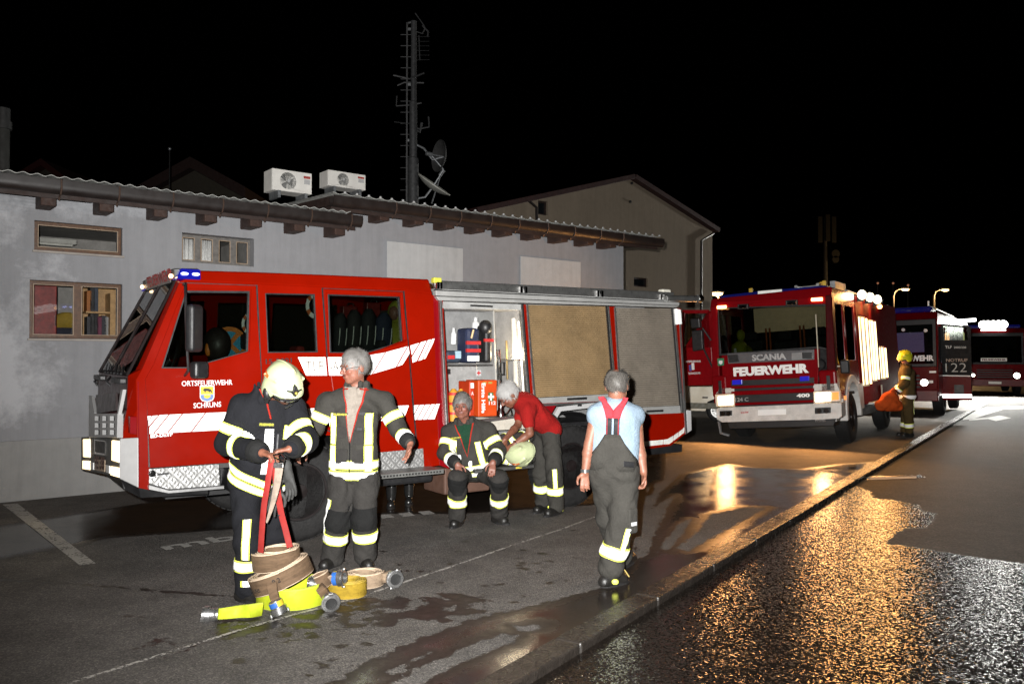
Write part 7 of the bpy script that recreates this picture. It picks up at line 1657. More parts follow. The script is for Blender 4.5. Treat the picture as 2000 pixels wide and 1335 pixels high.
def torso(s, P, e=.0, low=1.0, k=.06, bulge=0, hipk=1.0):
    g = P['g']; R = P['R']
    s.ell(P['chest']+R[:,2]*.02, np.array([.172+e,.115+e,.19])*g, R, k=k); s.ell(mid3(P['chest'], P['pelvis'])+R[:,1]*bulge, np.array([.165+e,.118+e+bulge*.5,.20])*g, R, k=k); s.ell(P['pelvis'], np.array([(.165+e)*hipk,.118+e,.14*low])*g, R, k=k)
    for q in (-1, 1): s.cap(P['chest']+R[:,0]*.085*q*g+R[:,2]*.04, P['pelvis']+R[:,0]*.090*q*g, (.098+e)*g, (.100+e)*g, k=.07)
    for q in 'ab': s.cap(mid3(P['neck'], P['chest'], .12), P['sh'+q], .070*g, .078*g+e*.5, k=.06)
def sleeves(s, P, r=(.082,.074,.062), upto=.06):
    g = P['g']
    for q in 'ab':
        w = P['wr'+q] - N3_(P['wr'+q]-P['el'+q])*upto; s.chain([P['sh'+q], P['el'+q]], [r[0]*g, r[1]*g], k=.03); s.chain([P['el'+q], w], [r[1]*g, r[2]*g], k=.035)
def jacket(P, mat, name='jacket', e=.012, r=(.074,.070,.064), seed=1, collar=True, hem=None, amp=.013, bulge=.01, low=1.15, bands=True, upto=.055):
    s = SDF(); torso(s, P, e, low, bulge=bulge); sleeves(s, P, r, upto)
    t = P['t']; g = P['g']
    if collar:
        n = P['neck']; u = N3_(P['neck']-P['chest']); R = P['R']
        for k in range(9):
            a = math.pi*(.5 + (k-4)*.21) + math.pi; c = n + (R[:,0]*math.cos(a)*.092 + R[:,1]*math.sin(a)*.082)*g
            s.cap(c-u*.04, c+u*.048, .022, .016, k=.025)
    D = wrinkle(amp, 13, seed)
    G = Garment(name, s, .010, mat, t, D, 1)
    for q in 'ab':
        el, wr = P['el'+q], P['wr'+q]; L_ = np.linalg.norm(wr-el); c = G.band(el, wr, L_-upto-.035, L_-upto+.05, .10, C_CUFF, .004, 'cuff', edge=False)
    return G
def armbands(G, P, q, up=(.45,.72), lo=(.45,.75), w=None):
    for a, b, tt in (('sh','el',up), ('el','wr',lo)):
        if tt is None: continue
        A_, B2 = P[a+q], P[b+q]; L_ = np.linalg.norm(B2-A_)
        G.band(A_, B2, L_*tt[0], L_*tt[0]+(.075 if w is None else w), .115)
def vstripe(G, P, x, z0, z1, w=.055, front=1, edge=True, name='reflective_band', mat=RETRO, tilt=0, **k):
    R = P['R']; c = P['pelvis'] + R[:,0]*x; L_ = np.linalg.norm(P['chest']-P['pelvis'])
    nx = N3_(R[:,0] + R[:,2]*tilt)
    cuts = [(c-nx*w/2, nx), (c+nx*w/2, -nx), (P['pelvis']+R[:,1]*.02*front, R[:,1]*front)]
    o = G.band(P['pelvis'], P['chest'], z0, z1, .30, RETROY if edge else mat, .003 if edge else .004, name, cuts=cuts, edge=False, **k)
    if edge and o:
        cuts2 = [(c-nx*w*.34, nx), (c+nx*w*.34, -nx), cuts[2]]; G.band(P['pelvis'], P['chest'], z0+.006, z1-.006, .30, mat, .006, 'silver_strip', cuts=cuts2, edge=False, parent=o)
    return o
def vneck(G, P, mat, lin, depth=.28, w=.105, x0=0.0, top=.20):
    """open collar: red lining with the shirt in front of it"""
    R = P['R']; ch = P['chest']; n = P['neck']; bot = ch + R[:,2]*(-depth+.12) + R[:,0]*x0
    for (m, k, off, nm) in ((lin, 1.0, .004, 'lining'), (mat, .86, .007, 'shirt_front')):
        cuts = [(P['pelvis']+R[:,1]*.03, R[:,1])]
        for q in (-1, 1):
            tp = n + R[:,0]*q*w*k + R[:,2]*.0; e = N3_(tp-bot); nn = np.cross(e, R[:,1])*q; nn = nn if nn@(bot + R[:,2]*.2 - tp) > 0 else -nn; cuts.append((bot if k == 1 else bot+R[:,2]*.02, N3_(nn)))
        G.band(P['pelvis'], n, .0, np.linalg.norm(n-P['pelvis'])+.012, .30, m, off, nm, cuts=cuts, edge=False)
def trousers(P, mat, top=None, r=(.115,.092,.080,.078), seed=2, amp=.013, name='trousers', waist=.0, upto=.04, e=.0, bulge=0):
    s = SDF(); g = P['g']; R = P['R']
    s.ell(P['pelvis'], np.array([.175+e,.128+e,.13])*g, R, k=.05)
    if waist: s.ell(P['pelvis']+R[:,2]*waist, np.array([.165+e,.125+e+bulge,.15])*g, R, k=.06)
    for q in 'ab':
        an = P['an'+q] + N3_(P['kn'+q]-P['an'+q])*upto; s.chain([P['hip'+q], P['kn'+q]], [r[0]*g, r[1]*g], k=.05); s.chain([P['kn'+q], an], [r[1]*g, r[3]*g], k=.04)
    return Garment(name, s, .010, mat, P['t'], wrinkle(amp, 15, seed, (1,1,.8)), 1)
def legband(G, P, q, f=.45, w=.085): 
    A_, B2 = P['kn'+q], P['an'+q]; L_ = np.linalg.norm(B2-A_); G.band(A_, B2, L_*f, L_*f+w, .115)
def legstripe(G, P, q, a='kn', b='an', t0=0, t1=.2, ang=0, w=.04):
    A_, B2 = P[a+q], P[b+q]; d = N3_(B2-A_); v = np.array([math.sin(ang), -math.cos(ang), 0]); v = N3_(v-d*(v@d)); x = np.cross(d, v); 
    cuts = [(A_-x*w/2, x), (A_+x*w/2, -x), (A_+v*.01, v)]
    o = G.band(A_, B2, t0, t1, .13, RETROY, .003, 'reflective_band', cuts=cuts, edge=False)
    if o: G.band(A_, B2, t0, t1, .13, RETRO, .006, 'silver_strip', cuts=[(A_-x*w*.33, x), (A_+x*w*.33, -x), cuts[2]], edge=False, parent=o)
def patchbox(par, c, R, w, h, mat, name, depth=.006): b = MB(); b.obox(c, R[:,0]*w/2, R[:,1]*depth, R[:,2]*h/2); return b.build(name, mat, par, bevel=.002)
def surf(G, P, x, z, off=.0, front=1, back=.35):
    """a point on the garment in front of the torso"""
    R = P['R']; o = P['pelvis'] + R[:,0]*x + R[:,2]*z + R[:,1]*back*front
    r, loc, nrm, i = G.o.ray_cast(Vector(o), Vector(-R[:,1]*front))
    return (np.array(loc) + R[:,1]*off*front) if r else o - R[:,1]*(back-.15)*front
def badge_(G, P, x, z, w, h, txt=None):
    c = surf(G, P, x, z, .004); p = patchbox(P['t'], c, P['R'], w, h, M('name_patch', (.03,.03,.01), .7), 'name_patch')
    R = P['R']; tx = letters('lettering', txt or 'FEUERWEHR', M('patch_yellow', (.45,.42,.03), .6), p, c + R[:,0]*w*.45 + R[:,1]*.007 - R[:,2]*h*.3, -R[:,0], R[:,2], width=w*.9, height=h*.62, bold=.02, n=R[:,1])
    return p
bpy.context.view_layer.update()
# ---- A: helmeted man bending over the hose
JA = dict(head=(554,755,5.84), neck=(522,766,6.00), chest=(515,826,6.05), pelvis=(503,935,6.14), sha=(472,793,5.98), shb=(571,795,6.10), ela=(444,864,5.96), elb=(598,860,5.98), wra=(512,884,5.66), wrb=(566,876,5.74),
          hipa=(478,960,6.10), hipb=(527,960,6.24), kna=(484,1058,6.02), knb=(535,1050,6.28), ana=(483,1145,6.05), anb=(545,1110,6.46))
tA, PA = person('firefighter in cream helmet and navy coat, bent over a red hose strap', (490,1172), JA, SKA,
    dict(fwd=(.42,-.9,-.12), f=(.64,-.60,-.46), u=(.26,-.34,.86), beard=.72, brow=(.1,.08,.07), eyes=True, ear=False), None,
    dict(a=((.75,-.35,-.12), (.35,-.1,-.9), .75, 1), b=((-.75,-.30,-.1), (-.3,-.1,-.9), .75, -1)))
G = jacket(PA, C_NAVY, e=.012, r=(.080,.080,.068), seed=11, amp=.015, low=1.3, bulge=.02)
# bands on the coat
for q in 'ab': armbands(G, PA, q, (.50,.8), (.28,.6))
vstripe(G, PA, -.025, .10, .44, .064, edge=False); vstripe(G, PA, -.150, .36, .47, .045)
R = PA['R']; c = surf(G, PA, -.03, .355, .003); 
hd = N3_([.50,-.05,.86])
for a0 in (-.068, -.004):
    G.band(PA['pelvis'], PA['pelvis'] + hd*.3, a0, a0+.056, .36)
badge_(G, PA, .0, .475, .11, .028)
T = trousers(PA, C_NAVY, seed=5, r=(.105,.092,.088,.090), upto=.0)
legband(T, PA, 'a', .34, .085); legstripe(T, PA, 'a', 'kn', 'an', -.18, .10, .15, .055); legstripe(T, PA, 'a', 'kn', 'an', .26, .30, .3, .09)
for q, tt in (('a',(520,1168,5.98)), ('b',(575,1120,6.4))):
    to = np.array(at(*tt) - tA.location); to[2] = 0; a = PA['an'+q].copy(); a[2] = .11; boot(tA, a, to)
hm, HLn = helmet(tA, PA['HC'], PA['HR'], HELM)
# dark neck guard and ear cover, red chin strap
s = SDF(); 
for k in range(9): a = math.pi*(1.05+.9*k/8); s.cap(HLn(.10*math.cos(a), .13*math.sin(a)+.0, -.02), HLn(.092*math.cos(a), .125*math.sin(a)-.01, -.13), .014, .016, k=.02)
build_sdf('neck_guard', s, .008, C_CUFF, hm, None, 1)
for q in (1,): b = MB(); b.sphere(HLn(.108*q,-.012,-.045), (.034,.045,.055), 14, 10); b.build('ear_cover', BLACK, hm, smooth='all')
b = MB(); b.tube([HLn(-.10,.02,-.05), HLn(-.06,.06,-.12), HLn(0,.07,-.135)], .010, 6, flat=.4); b.build('chin_strap', BLACK, hm)
b = MB(); c = HLn(.085,-.105,-.075); b.sphere(c, (.012,.012,.03), 10, 8); b.build('yellow_tag', RETROY, hm)
# coat collar edge in red
nk = PA['neck']; b = MB(); b.tube([nk+R[:,0]*.07+R[:,1]*.09+R[:,2]*.05, nk+R[:,0]*.02+R[:,1]*.14-R[:,2]*.03, PA['chest']-R[:,0]*.02+R[:,1]*.165+R[:,2]*.09], .012, 6, flat=.5); b.build('lining', C_LIN, tA)
b = MB(); b.tube([surf(G,PA,-.09,z,.004) for z in (.02,.10,.18,.26,.34,.40)], .007, 6); b.build('front_zip', M('zip_grey', (.16,.16,.17), .4, .5), tA)
# cream shirt cuff flash and a work glove pair on the belt
def glove(par, wrist, d, n_, side): s = SDF(); hand_sdf(s, wrist, d, n_, .25, side, g=1.15, spread=.3); s.cap(np.array(wrist)-N3_(d)*.07, np.array(wrist)+N3_(d)*.02, .035, .03, k=.02); return build_sdf('work_glove', s, .006, M('glove_grey', (.028,.028,.027), .75, bump=(60,.3)), par, None, 1)
gt = thing('work_gloves', 'pair of dark work gloves dangling at the hip of the helmeted firefighter', 'gloves', loc=tA.location)
o_ = np.array(tA.location); glove(gt, np.array(at(563,925,5.86))-o_, (.22,-.1,-.95), (-.3,-.9,0), 1); glove(gt, np.array(at(540,955,5.84))-o_, (-.12,-.1,-.95), (.2,-.9,0), -1)
b = MB(); b.tube([np.array(at(548,905,5.86))-o_, np.array(at(563,925,5.86))-o_, np.array(at(541,948,5.84))-o_], .006, 6); b.build('glove_clip', CHROME, gt)
b = MB(); b.tube([np.array(at(557,912,5.85))-o_, np.array(at(563,930,5.85))-o_], .007, 6); b.tube([np.array(at(566,915,5.85))-o_, np.array(at(567,940,5.85))-o_], .007, 6); b.build('reflective_cord', RETROY, gt)

# ---- B: glasses man with arms spread
JB = dict(head=(692,716,6.98), neck=(697,758,7.03), chest=(692,825,7.05), pelvis=(691,912,7.05), sha=(640,783,7.05), shb=(749,783,7.05), ela=(616,835,7.02), elb=(778,838,7.0), wra=(592,872,6.86), wrb=(801,866,6.84),
          hipa=(667,935,7.05), hipb=(716,935,7.05), kna=(660,1018,7.03), knb=(712,1014,7.0), ana=(650,1085,7.08), anb=(713,1082,7.06))
tB, PB = person('grey haired man with glasses in open grey turnout coat, arms spread', (680,1102), JB, SKB,
    dict(fwd=(-.08,-1,0), f=(-.70,-.68,-.16), u=(-.05,-.1,1), glasses=True), None,
    dict(a=((-.30,-.55,-.75), (.5,-.5,-.1), .35, -1), b=((-.15,-.35,-.9), (-.75,-.5,.1), .30, -1, 1.0, 1)), hsc=1.2)
hair(tB, PB['HC'], PB['HR'], H_GREY, vol=.004, seed=3, g=PB['hsc'])
G = jacket(PB, C_GREY, e=.006, r=(.076,.072,.062), seed=21, low=1.12)
vneck(G, PB, C_CREAM, C_LIN, .30, .10)
for q in 'ab': armbands(G, PB, q, (.46,.7), (.42,.7))
for x in (-.150, .150): vstripe(G, PB, x, -.02, .20, .062); vstripe(G, PB, x, .205, .47, .058)
for a0 in (-.095, -.005): G.band(PB['pelvis'], PB['chest'], a0, a0+.078, .30)
badge_(G, PB, .085, .46, .13, .028, 'FEUERWEHR'); R = PB['R']
b = MB(); b.tube([surf(G,PB,.0,z,.003) for z in (-.09,-.02,.06,.14,.22,.28)], .010, 6, flat=.5); b.build('front_flap', C_CUFF, tB)
for x, z, w, h, m in ((-.08,.33,.045,.05,BLACK), (.09,.05,.06,.022,WHITE), (-.10,.47,.06,.03,BLACK)): patchbox(tB, surf(G,PB,x,z,.004), R, w, h, m, 'patch')
for x, z, w, h in ((.075,.31,.085,.10), (-.075,.27,.085,.12), (.07,.11,.10,.12), (-.07,.11,.10,.12)): patchbox(tB, surf(G,PB,x,z,.001), R, w, h, C_GREY2, 'pocket', .010)
for q in (-1, 1): b = MB(); b.tube([PB['neck']+R[:,0]*q*.05+R[:,1]*.10+R[:,2]*.0, PB['neck']+R[:,0]*q*.10+R[:,1]*.06-R[:,2]*.01, PB['neck']+R[:,0]*q*.125-R[:,2]*.01], .012, 6, flat=.6); b.build('collar_edge', C_LIN, tB)
T = trousers(PB, C_GREY2, seed=9, r=(.112,.096,.092,.096), upto=.0)
for q in 'ab':
    legband(T, PB, q, .30, .088); A_, B2 = PB['kn'+q], PB['an'+q]; T.band(A_, B2, -.12, .06, .14, C_KNEE, .004, 'knee_patch', edge=False, cuts=[(A_+np.array([0,-.02,0]), np.array([0,-1,0]))])
legstripe(T, PB, 'a', 'kn', 'an', -.20, .10, -1.2, .045)
for q, tt in (('a',(628,1108,6.9)), ('b',(722,1108,6.9))):
    to = np.array(at(*tt) - tB.location); to[2] = 0; a = PB['an'+q].copy(); a[2] = .11; boot(tB, a, to)

# ---- C: seated man
JC = dict(head=(903,792,8.74), neck=(908,826,8.86), chest=(914,858,8.93), pelvis=(922,915,8.98), sha=(878,842,8.9), shb=(952,840,8.92), ela=(869,884,8.78), elb=(973,880,8.82), wra=(893,906,8.58), wrb=(963,902,8.56),
          hipa=(905,922,8.95), hipb=(945,922,8.97), kna=(894,934,8.56), knb=(974,935,8.6), ana=(893,1005,8.72), anb=(975,1000,8.86))
tC, PC = person('seated grey haired man in open turnout coat with green shirt', (930,1024), JC, SKC,
    dict(fwd=(-.08,-1,0), f=(-.12,-1,-.06), u=(0,0,1)), None,
    dict(a=((.25,-.55,-.75), (.2,.5,-.8), .35, 1), b=((-.1,-.55,-.8), (-.1,.5,-.8), .3, -1)), hsc=1.16, root_y=8.72)
hair(tC, PC['HC'], PC['HR'], H_GREY, vol=.008, seed=5, g=PC['hsc'])
G = jacket(PC, C_GREY, e=.022, r=(.082,.078,.066), seed=31, low=1.0, bulge=.05)
vneck(G, PC, C_GREEN, C_LIN, .26, .10)
armbands(G, PC, 'a', (.42,.7), (.45,.7)); armbands(G, PC, 'b', (.42,.7), (.42,.7))
vstripe(G, PC, -.155, .03, .33, .058, tilt=-.12); vstripe(G, PC, .125, .05, .36, .062, tilt=-.08)
for a0 in (-.055, .025): G.band(PC['pelvis'], PC['chest'], a0, a0+.062, .30)
badge_(G, PC, .10, .40, .12, .026, 'FEUERWEHR')
for q, x in ((-1,-.02),(1,.07)): b = MB(); b.sphere(surf(G,PC,x,.17+.05*q,.004), (.022,.012,.045), 10, 8); b.build('reflective_tab', RETRO, tC, smooth='all')
T = trousers(PC, C_GREY2, seed=12, r=(.105,.092,.090,.090), upto=.0)
for q in 'ab': legband(T, PC, q, .48, .095); A_, B2 = PC['kn'+q], PC['an'+q]; T.band(A_, B2, -.03, .15, .15, C_KNEE, .004, 'knee_patch', edge=False, cuts=[(A_+np.array([0,-.02,0]), np.array([0,-1,0]))])
for q, tt in (('a',(883,1026,8.6)), ('b',(990,1018,8.78))):
    to = np.array(at(*tt) - tC.location); to[2] = 0; a = PC['an'+q].copy(); a[2] = .11; boot(tC, a, to)

# ---- D: man in red shirt bending over the jacket
JD = dict(head=(993,771,9.05), neck=(1012,783,9.12), chest=(1033,793,9.2), pelvis=(1070,834,9.38), sha=(1022,796,9.38), shb=(1030,803,9.0), ela=(1011,830,9.28), elb=(1035,846,8.92), wra=(986,858,9.0), wrb=(1004,868,8.86),
          hipa=(1058,850,9.45), hipb=(1076,852,9.30), kna=(1057,925,9.45), knb=(1083,928,9.28), ana=(1060,978,9.55), anb=(1086,987,9.36))
tD, PD = person('white haired man in red shirt and grey work trousers bending over a coat', (1075,1003), JD, SKD,
    dict(fwd=(-.75,-.35,-.56), f=(-.66,-.25,-.71), u=(-.60,-.25,.72), glasses=True), None,
    dict(a=((-.35,-.2,-.9), (-.6,.6,-.4), .6, 1, .95), b=((-.75,.0,-.5), (-.4,.5,-.8), .7, 1, .95)), hsc=1.14, root_y=9.4, g=.96)
hair(tD, PD['HC'], PD['HR'], H_WHITE, vol=.012, seed=8, g=PD['hsc'])
s = SDF(); torso(s, PD, .008, .9, bulge=.02)
for q in 'ab': e_ = mid3(PD['sh'+q], PD['el'+q], .55); s.cap(PD['sh'+q], e_, .080, .070, k=.04)
Gs = Garment('shirt', s, .010, C_RED, tD, wrinkle(.008, 14, 41), 1)
T = trousers(PD, C_GREY, seed=17, r=(.108,.094,.09,.090), waist=.06, e=.012, upto=.0)
for q in 'ab': legband(T, PD, q, .34, .09)
legstripe(T, PD, 'b', 'kn', 'an', -.10, .12, .0, .05)
R = PD['R']; c = PD['pelvis'] + R[:,2]*.10
b = MB(); b.obox(PD['pelvis'] + R[:,2]*.145 + R[:,0]*-.0 + np.array([.05,-.155,-.0]), (.05,.008,.0), (0,.012,0), (0,0,.02)); b.build('belt_tab', BLACK, tD)
for q, tt in (('a',(1045,994,9.4)), ('b',(1066,1003,9.2))):
    to = np.array(at(*tt) - tD.location); to[2] = 0; a = PD['an'+q].copy(); a[2] = .11; bo, d_, hl_ = boot(tD, a, to); b = MB(); b.sphere(hl_+np.array([.03,-.045,.06]), (.02,.012,.03), 10, 8); b.build('yellow_tab', RETROY, bo, smooth='all')
b = MB(); w = PD['wrb']; d = N3_(PD['elb']-w); X_ = N3_(np.cross(d, [0,1,0])); Y_ = np.cross(d, X_); b.tube([w+d*.02+(X_*math.cos(a)+Y_*math.sin(a))*.036 for a in [2*math.pi*k/18 for k in range(18)]], .007, 6, close=True); b.build('wristwatch', CHROME, tD)

# ---- E: walking man from behind
JE = dict(head=(1205,753,6.52), neck=(1203,787,6.52), chest=(1200,832,6.50), pelvis=(1198,918,6.50), sha=(1166,808,6.50), shb=(1240,811,6.52), ela=(1151,868,6.48), elb=(1248,874,6.50), wra=(1143,922,6.46), wrb=(1257,922,6.46),
          hipa=(1182,930,6.52), hipb=(1220,930,6.48), kna=(1190,1010,6.66), knb=(1214,1018,6.44), ana=(1212,1085,7.0), anb=(1192,1108,6.46))
tE, PE = person('man seen from behind in sleeveless pale blue shirt, red braces and grey trousers', (1195,1136), JE, SKE,
    dict(fwd=(.22,.97,0), f=(.36,.90,-.22), u=(0,.1,1), eyes=False), None,
    dict(a=((-.05,-.05,-1), (.1,-1,0), .45, 1, 1.0), b=((.05,-.1,-1), (-.9,-.2,0), .75, -1, 1.0)), hsc=1.10)
hair(tE, PE['HC'], PE['HR'], H_MIX, vol=.008, seed=2, bald=True, g=PE['hsc'])
s = SDF(); torso(s, PE, .004, .8, bulge=.0)
for q in 'ab': s.cap(PE['sh'+q], PE['sh'+q]+np.array([0,0,-.02]), .066, .060, k=.03)
Gs = Garment('shirt', s, .0095, C_BLUE, tE, wrinkle(.006, 11, 51), 1)
T = trousers(PE, C_GREY, seed=23, r=(.120,.100,.092,.098), waist=.08, e=.018, upto=-.0, amp=.012)
# high back panel of the trousers narrowing to the braces
R = PE['R']; pe, ch = PE['pelvis'], PE['chest']
def backp(x, z, off): return surf(Gs, PE, x, z, off, front=-1)
b = MB(); zs = [.01,.10,.16,.23,.295]; ws = [.200,.190,.145,.095,.058]; rows = []
for z, w in zip(zs, ws): rows.append([backp(x*w, z, .012) for x in np.linspace(-1, 1, 11)])
V_ = [p for r_ in rows for p in r_]; b.add(V_, [(j*11+i, j*11+i+1, (j+1)*11+i+1, (j+1)*11+i) for j in range(4) for i in range(10)])
o = b.build('back_panel', C_GREY, tE, smooth='all'); m = o.modifiers.new('th','SOLIDIFY'); m.thickness = .012; m.offset = 0
for q in (-1, 1):
    b = MB(); rows = [[backp(.030*q+x, z, .012) for x in (-.022,-.011,0,.011,.022)] for z in (.285,.33,.38,.43)]; b.add([p for r_ in rows for p in r_], [(j*5+i, j*5+i+1, (j+1)*5+i+1, (j+1)*5+i) for j in range(3) for i in range(4)]); o = b.build('brace_strap', M('brace_black', (.012,.012,.014), .8), tE, smooth='all'); m = o.modifiers.new('th','SOLIDIFY'); m.thickness = .006; m.offset = 0
    b = MB(); rows = [[backp(.034*q*1.0+q*.010+x, z, .017) for x in (-.003,.003)] for z in (.29,.33,.38,.43)]; b.add([p for r_ in rows for p in r_], [(j*2, j*2+1, j*2+3, j*2+2) for j in range(3)]); p_ = b.build('brace_line', C_BRACE, o, smooth='all'); m = p_.modifiers.new('th','SOLIDIFY'); m.thickness = .003
b = MB(); n = 6; rows = []
Z = [.42,.45,.48,.51,.54,.565,.585]; IN = [None,None,None,.022,.050,.066,.074]; OUT = [.056,.062,.072,.084,.098,.110,.118]
for q in (-1, 1):
    b = MB(); rows = []
    for z, i_, o_ in zip(Z, IN, OUT): a0 = 0 if i_ is None else i_; rows.append([backp(q*(a0+(o_-a0)*k/4), z, .013) for k in range(5)])
    b.add([p for r_ in rows for p in r_], [(j*5+i, j*5+i+1, (j+1)*5+i+1, (j+1)*5+i) for j in range(6) for i in range(4)]); o = b.build('brace_yoke', C_BRACE, tE, smooth='all'); m = o.modifiers.new('th','SOLIDIFY'); m.thickness = .008; m.offset = 0
b = MB(); c0 = surf(T, PE, .10, .075, .022, -1); c1 = surf(T, PE, .165, .065, .020, -1); b.obox((c0+c1)/2, (c1-c0)*.6, R[:,1]*.006, R[:,2]*.022); b.build('belt_tab', BLACK, tE, bevel=.004)
legband(T, PE, 'b', .50, .10); legstripe(T, PE, 'b', 'kn', 'an', .02, .22, .5, .050)
b = MB(); kx = PE['knb']; b.obox(kx+np.array([.075,-.055,.02]), (.040,.03,0), (.012,-.02,0), (0,0,.10)); b.build('thigh_pocket', C_GREY, tE, bevel=.02, seg=3); b = MB(); b.obox(kx+np.array([.085,-.088,.0]), (.022,.016,0), (.002,-.002,0), (0,0,.014)); b.build('pocket_label', WHITE, tE)
for q, tt in (('b',(1222,1136,6.56)), ('a',(1236,1092,7.25))):
    to = np.array(at(*tt) - tE.location); to[2] = 0; a = PE['an'+q].copy(); a[2] = .11; bo, d_, hl_ = boot(tE, a, to, g=1.05)
    if q == 'b':
        b = MB(); b.sphere(hl_+np.array([.075,-.055,.055]), (.028,.012,.022), 10, 8); b.build('yellow_tab', RETROY, bo, smooth='all')
        b = MB(); b.tube([to+np.array([-.03+.012*k,-.03+.01*k,.13-.018*k]) for k in range(6)], .005, 6); b.build('boot_lace', M('lace_yellow', (.5,.38,.12), .7), bo)
w = PE['wra']; b = MB(); b.lathe([(.033,-.014),(.036,-.012),(.036,.012),(.033,.014)], w+np.array([0,0,.012]), (0,.05,1), 20); b.build('wristwatch', M('watch_steel', (.25,.25,.25), .3, .8), tE, smooth=True)

# ---- F: distant firefighter with the orange bag
JF = dict(head=(1767,699,18.4), neck=(1769,714,18.4), chest=(1771,733,18.4), pelvis=(1772,772,18.4), sha=(1766,722,18.62), shb=(1771,723,18.2), ela=(1764,748,18.6), elb=(1768,748,18.15), wra=(1749,763,18.5), wrb=(1751,765,18.25),
          hipa=(1770,778,18.5), hipb=(1773,778,18.32), kna=(1769,808,18.5), knb=(1774,808,18.3), ana=(1767,838,18.52), anb=(1776,840,18.34))
tF, PF = person('distant firefighter in yellow helmet and tan gear holding an orange bag', (1772,852), JF, SKC,
    dict(fwd=(-1,-.12,-.05), f=(-.96,-.1,-.22), u=(-.2,0,1)), None, dict(a=((-.7,0,-.7), (0,0,-1), .8, 1), b=((-.7,0,-.7), (0,0,-1), .8, 1)), g=1.02, voxel=.012)
G = jacket(PF, C_TAN, e=.01, r=(.085,.08,.066), seed=61, low=1.1)
for q in 'ab': armbands(G, PF, q, (.5,.7), (.6,.8))
G.band(PF['pelvis'], PF['chest'], -.07, .01, .3, edge=False)
T = trousers(PF, C_TAN, seed=63, r=(.115,.098,.088,.086), upto=.0)
for q in 'ab': legband(T, PF, q, .55, .10)
legstripe(T, PF, 'b', 'hip', 'kn', .0, .35, 1.2, .04)
for q, tt in (('a',(1752,852,18.5)), ('b',(1762,852,18.3))):
    to = np.array(at(*tt) - tF.location); to[2] = 0; a = PF['an'+q].copy(); a[2] = .11; boot(tF, a, to)
helmet(tF, PF['HC'], PF['HR'], HELMY, badge=False, stripes=False)
bg = thing('drawstring_bag', 'orange drawstring bag held at the tray by the distant firefighter', 'bag', loc=Vector(at(1735, 800, 18.15)))
s = SDF(); c = lambda u, v, y=18.15: np.array(at(u, v, y) - bg.location)
s.ell(c(1735,789), [.30,.16,.13], k=.08); s.ell(c(1738,777), [.19,.13,.14], k=.08); s.cap(c(1742,770), c(1745,761), .08, .045, k=.06); s.cap(c(1716,796), c(1757,797), .06, .06, k=.06)
build_sdf('sack', s, .018, cloth('orange_bag', (.42,.06,.008)), bg, wrinkle(.014, 16, 71), 1)
b = MB(); b.tube([c(1740,763,18.1), c(1747,760,18.08), c(1752,762,18.15)], .012, 6); b.build('drawcord', M('cord', (.3,.05,.01), .8), bg)
# ================================================================ HOSES AND SMALL THINGS
HY = M('hose_lime', (.34,.40,.008), .75, var=(7,.12), bump=(300,.25,.002)); HYE = M('hose_lime_edge', (.40,.46,.04), .75)
def hosemat(name, col, edge):
    m, nt, p = base(name); tc = nd(nt, 'ShaderNodeTexCoord').outputs['Object']
    mp = nd(nt, 'ShaderNodeMapping'); mp.inputs['Scale'].default_value = (1,1,6); nt.links.new(tc, mp.inputs['Vector'])
    f = noise(nt, mp.outputs[0], 6, 5, .7); c = ramp(nt, f, [(.3, [x*.6 for x in col]), (.5, col), (.7, [x*1.3 for x in col])])
    c = mixc(nt, ramp(nt, noise(nt, tc, 9, 4, .7), [(.55, 0), (.75, .7)]), c, [x*.4 for x in col])
    nt.links.new(c, p.inputs['Base Color']); p.inputs['Roughness'].default_value = .8; p.inputs['Specular IOR Level'].default_value = .2
    w = nd(nt, 'ShaderNodeTexWave', bands_direction='Z'); w.inputs['Scale'].default_value = 160; nt.links.new(tc, w.inputs['Vector'])
    b = nd(nt, 'ShaderNodeBump'); b.inputs['Strength'].default_value = .4; b.inputs['Distance'].default_value = .002; nt.links.new(w.outputs['Fac'], b.inputs['Height']); nt.links.new(b.outputs[0], p.inputs['Normal']); return m
HB_ = hosemat('hose_brown', (.125,.080,.048), None); HBE = M('hose_edge_cream', (.55,.42,.30), .8, var=(30,.15)); HO = hosemat('hose_ochre', (.30,.20,.020), None); HOE = M('hose_edge_ochre', (.40,.28,.04), .8, var=(30,.15)); HT = hosemat('hose_beige', (.26,.19,.13), None)
def coil(par, r0, turns, h, tk, mats, sq=1.0, phase=0, pitch=None, name='coil', wob=.004, open_r=.0, seed=1):
    R_ = random.Random(seed); n = int(44*turns); pitch = pitch or tk*1.35; b = MB(); rings = []
    for i in range(n+1):
        t_ = i/44; a = phase - 2*math.pi*t_; r = r0 - pitch*t_; w = wob*math.sin(t_*7.3+seed)+wob*.6*math.sin(t_*17)
        er = (math.cos(a), math.sin(a)*sq); z = w*.9
        prof = [(-.5,-.46),(-.5,.46),(-.3,.5),(.3,.5),(.5,.46),(.5,-.46),(.3,-.5),(-.3,-.5)]
        rings.append([((r+x*tk)*er[0], (r+x*tk)*er[1], h/2 + y*h + z) for x, y in prof])
    vs = [p for r in rings for p in r]
    for k in range(n):
        for i in range(8): b.m.append(1 if i in (1,2,3,5,6,7) else 0); b.f.append((k*8+i, k*8+(i+1)%8, (k+1)*8+(i+1)%8, (k+1)*8+i))
    b.v = vs; return b.build(name, mats, par, smooth=True, angle=60)
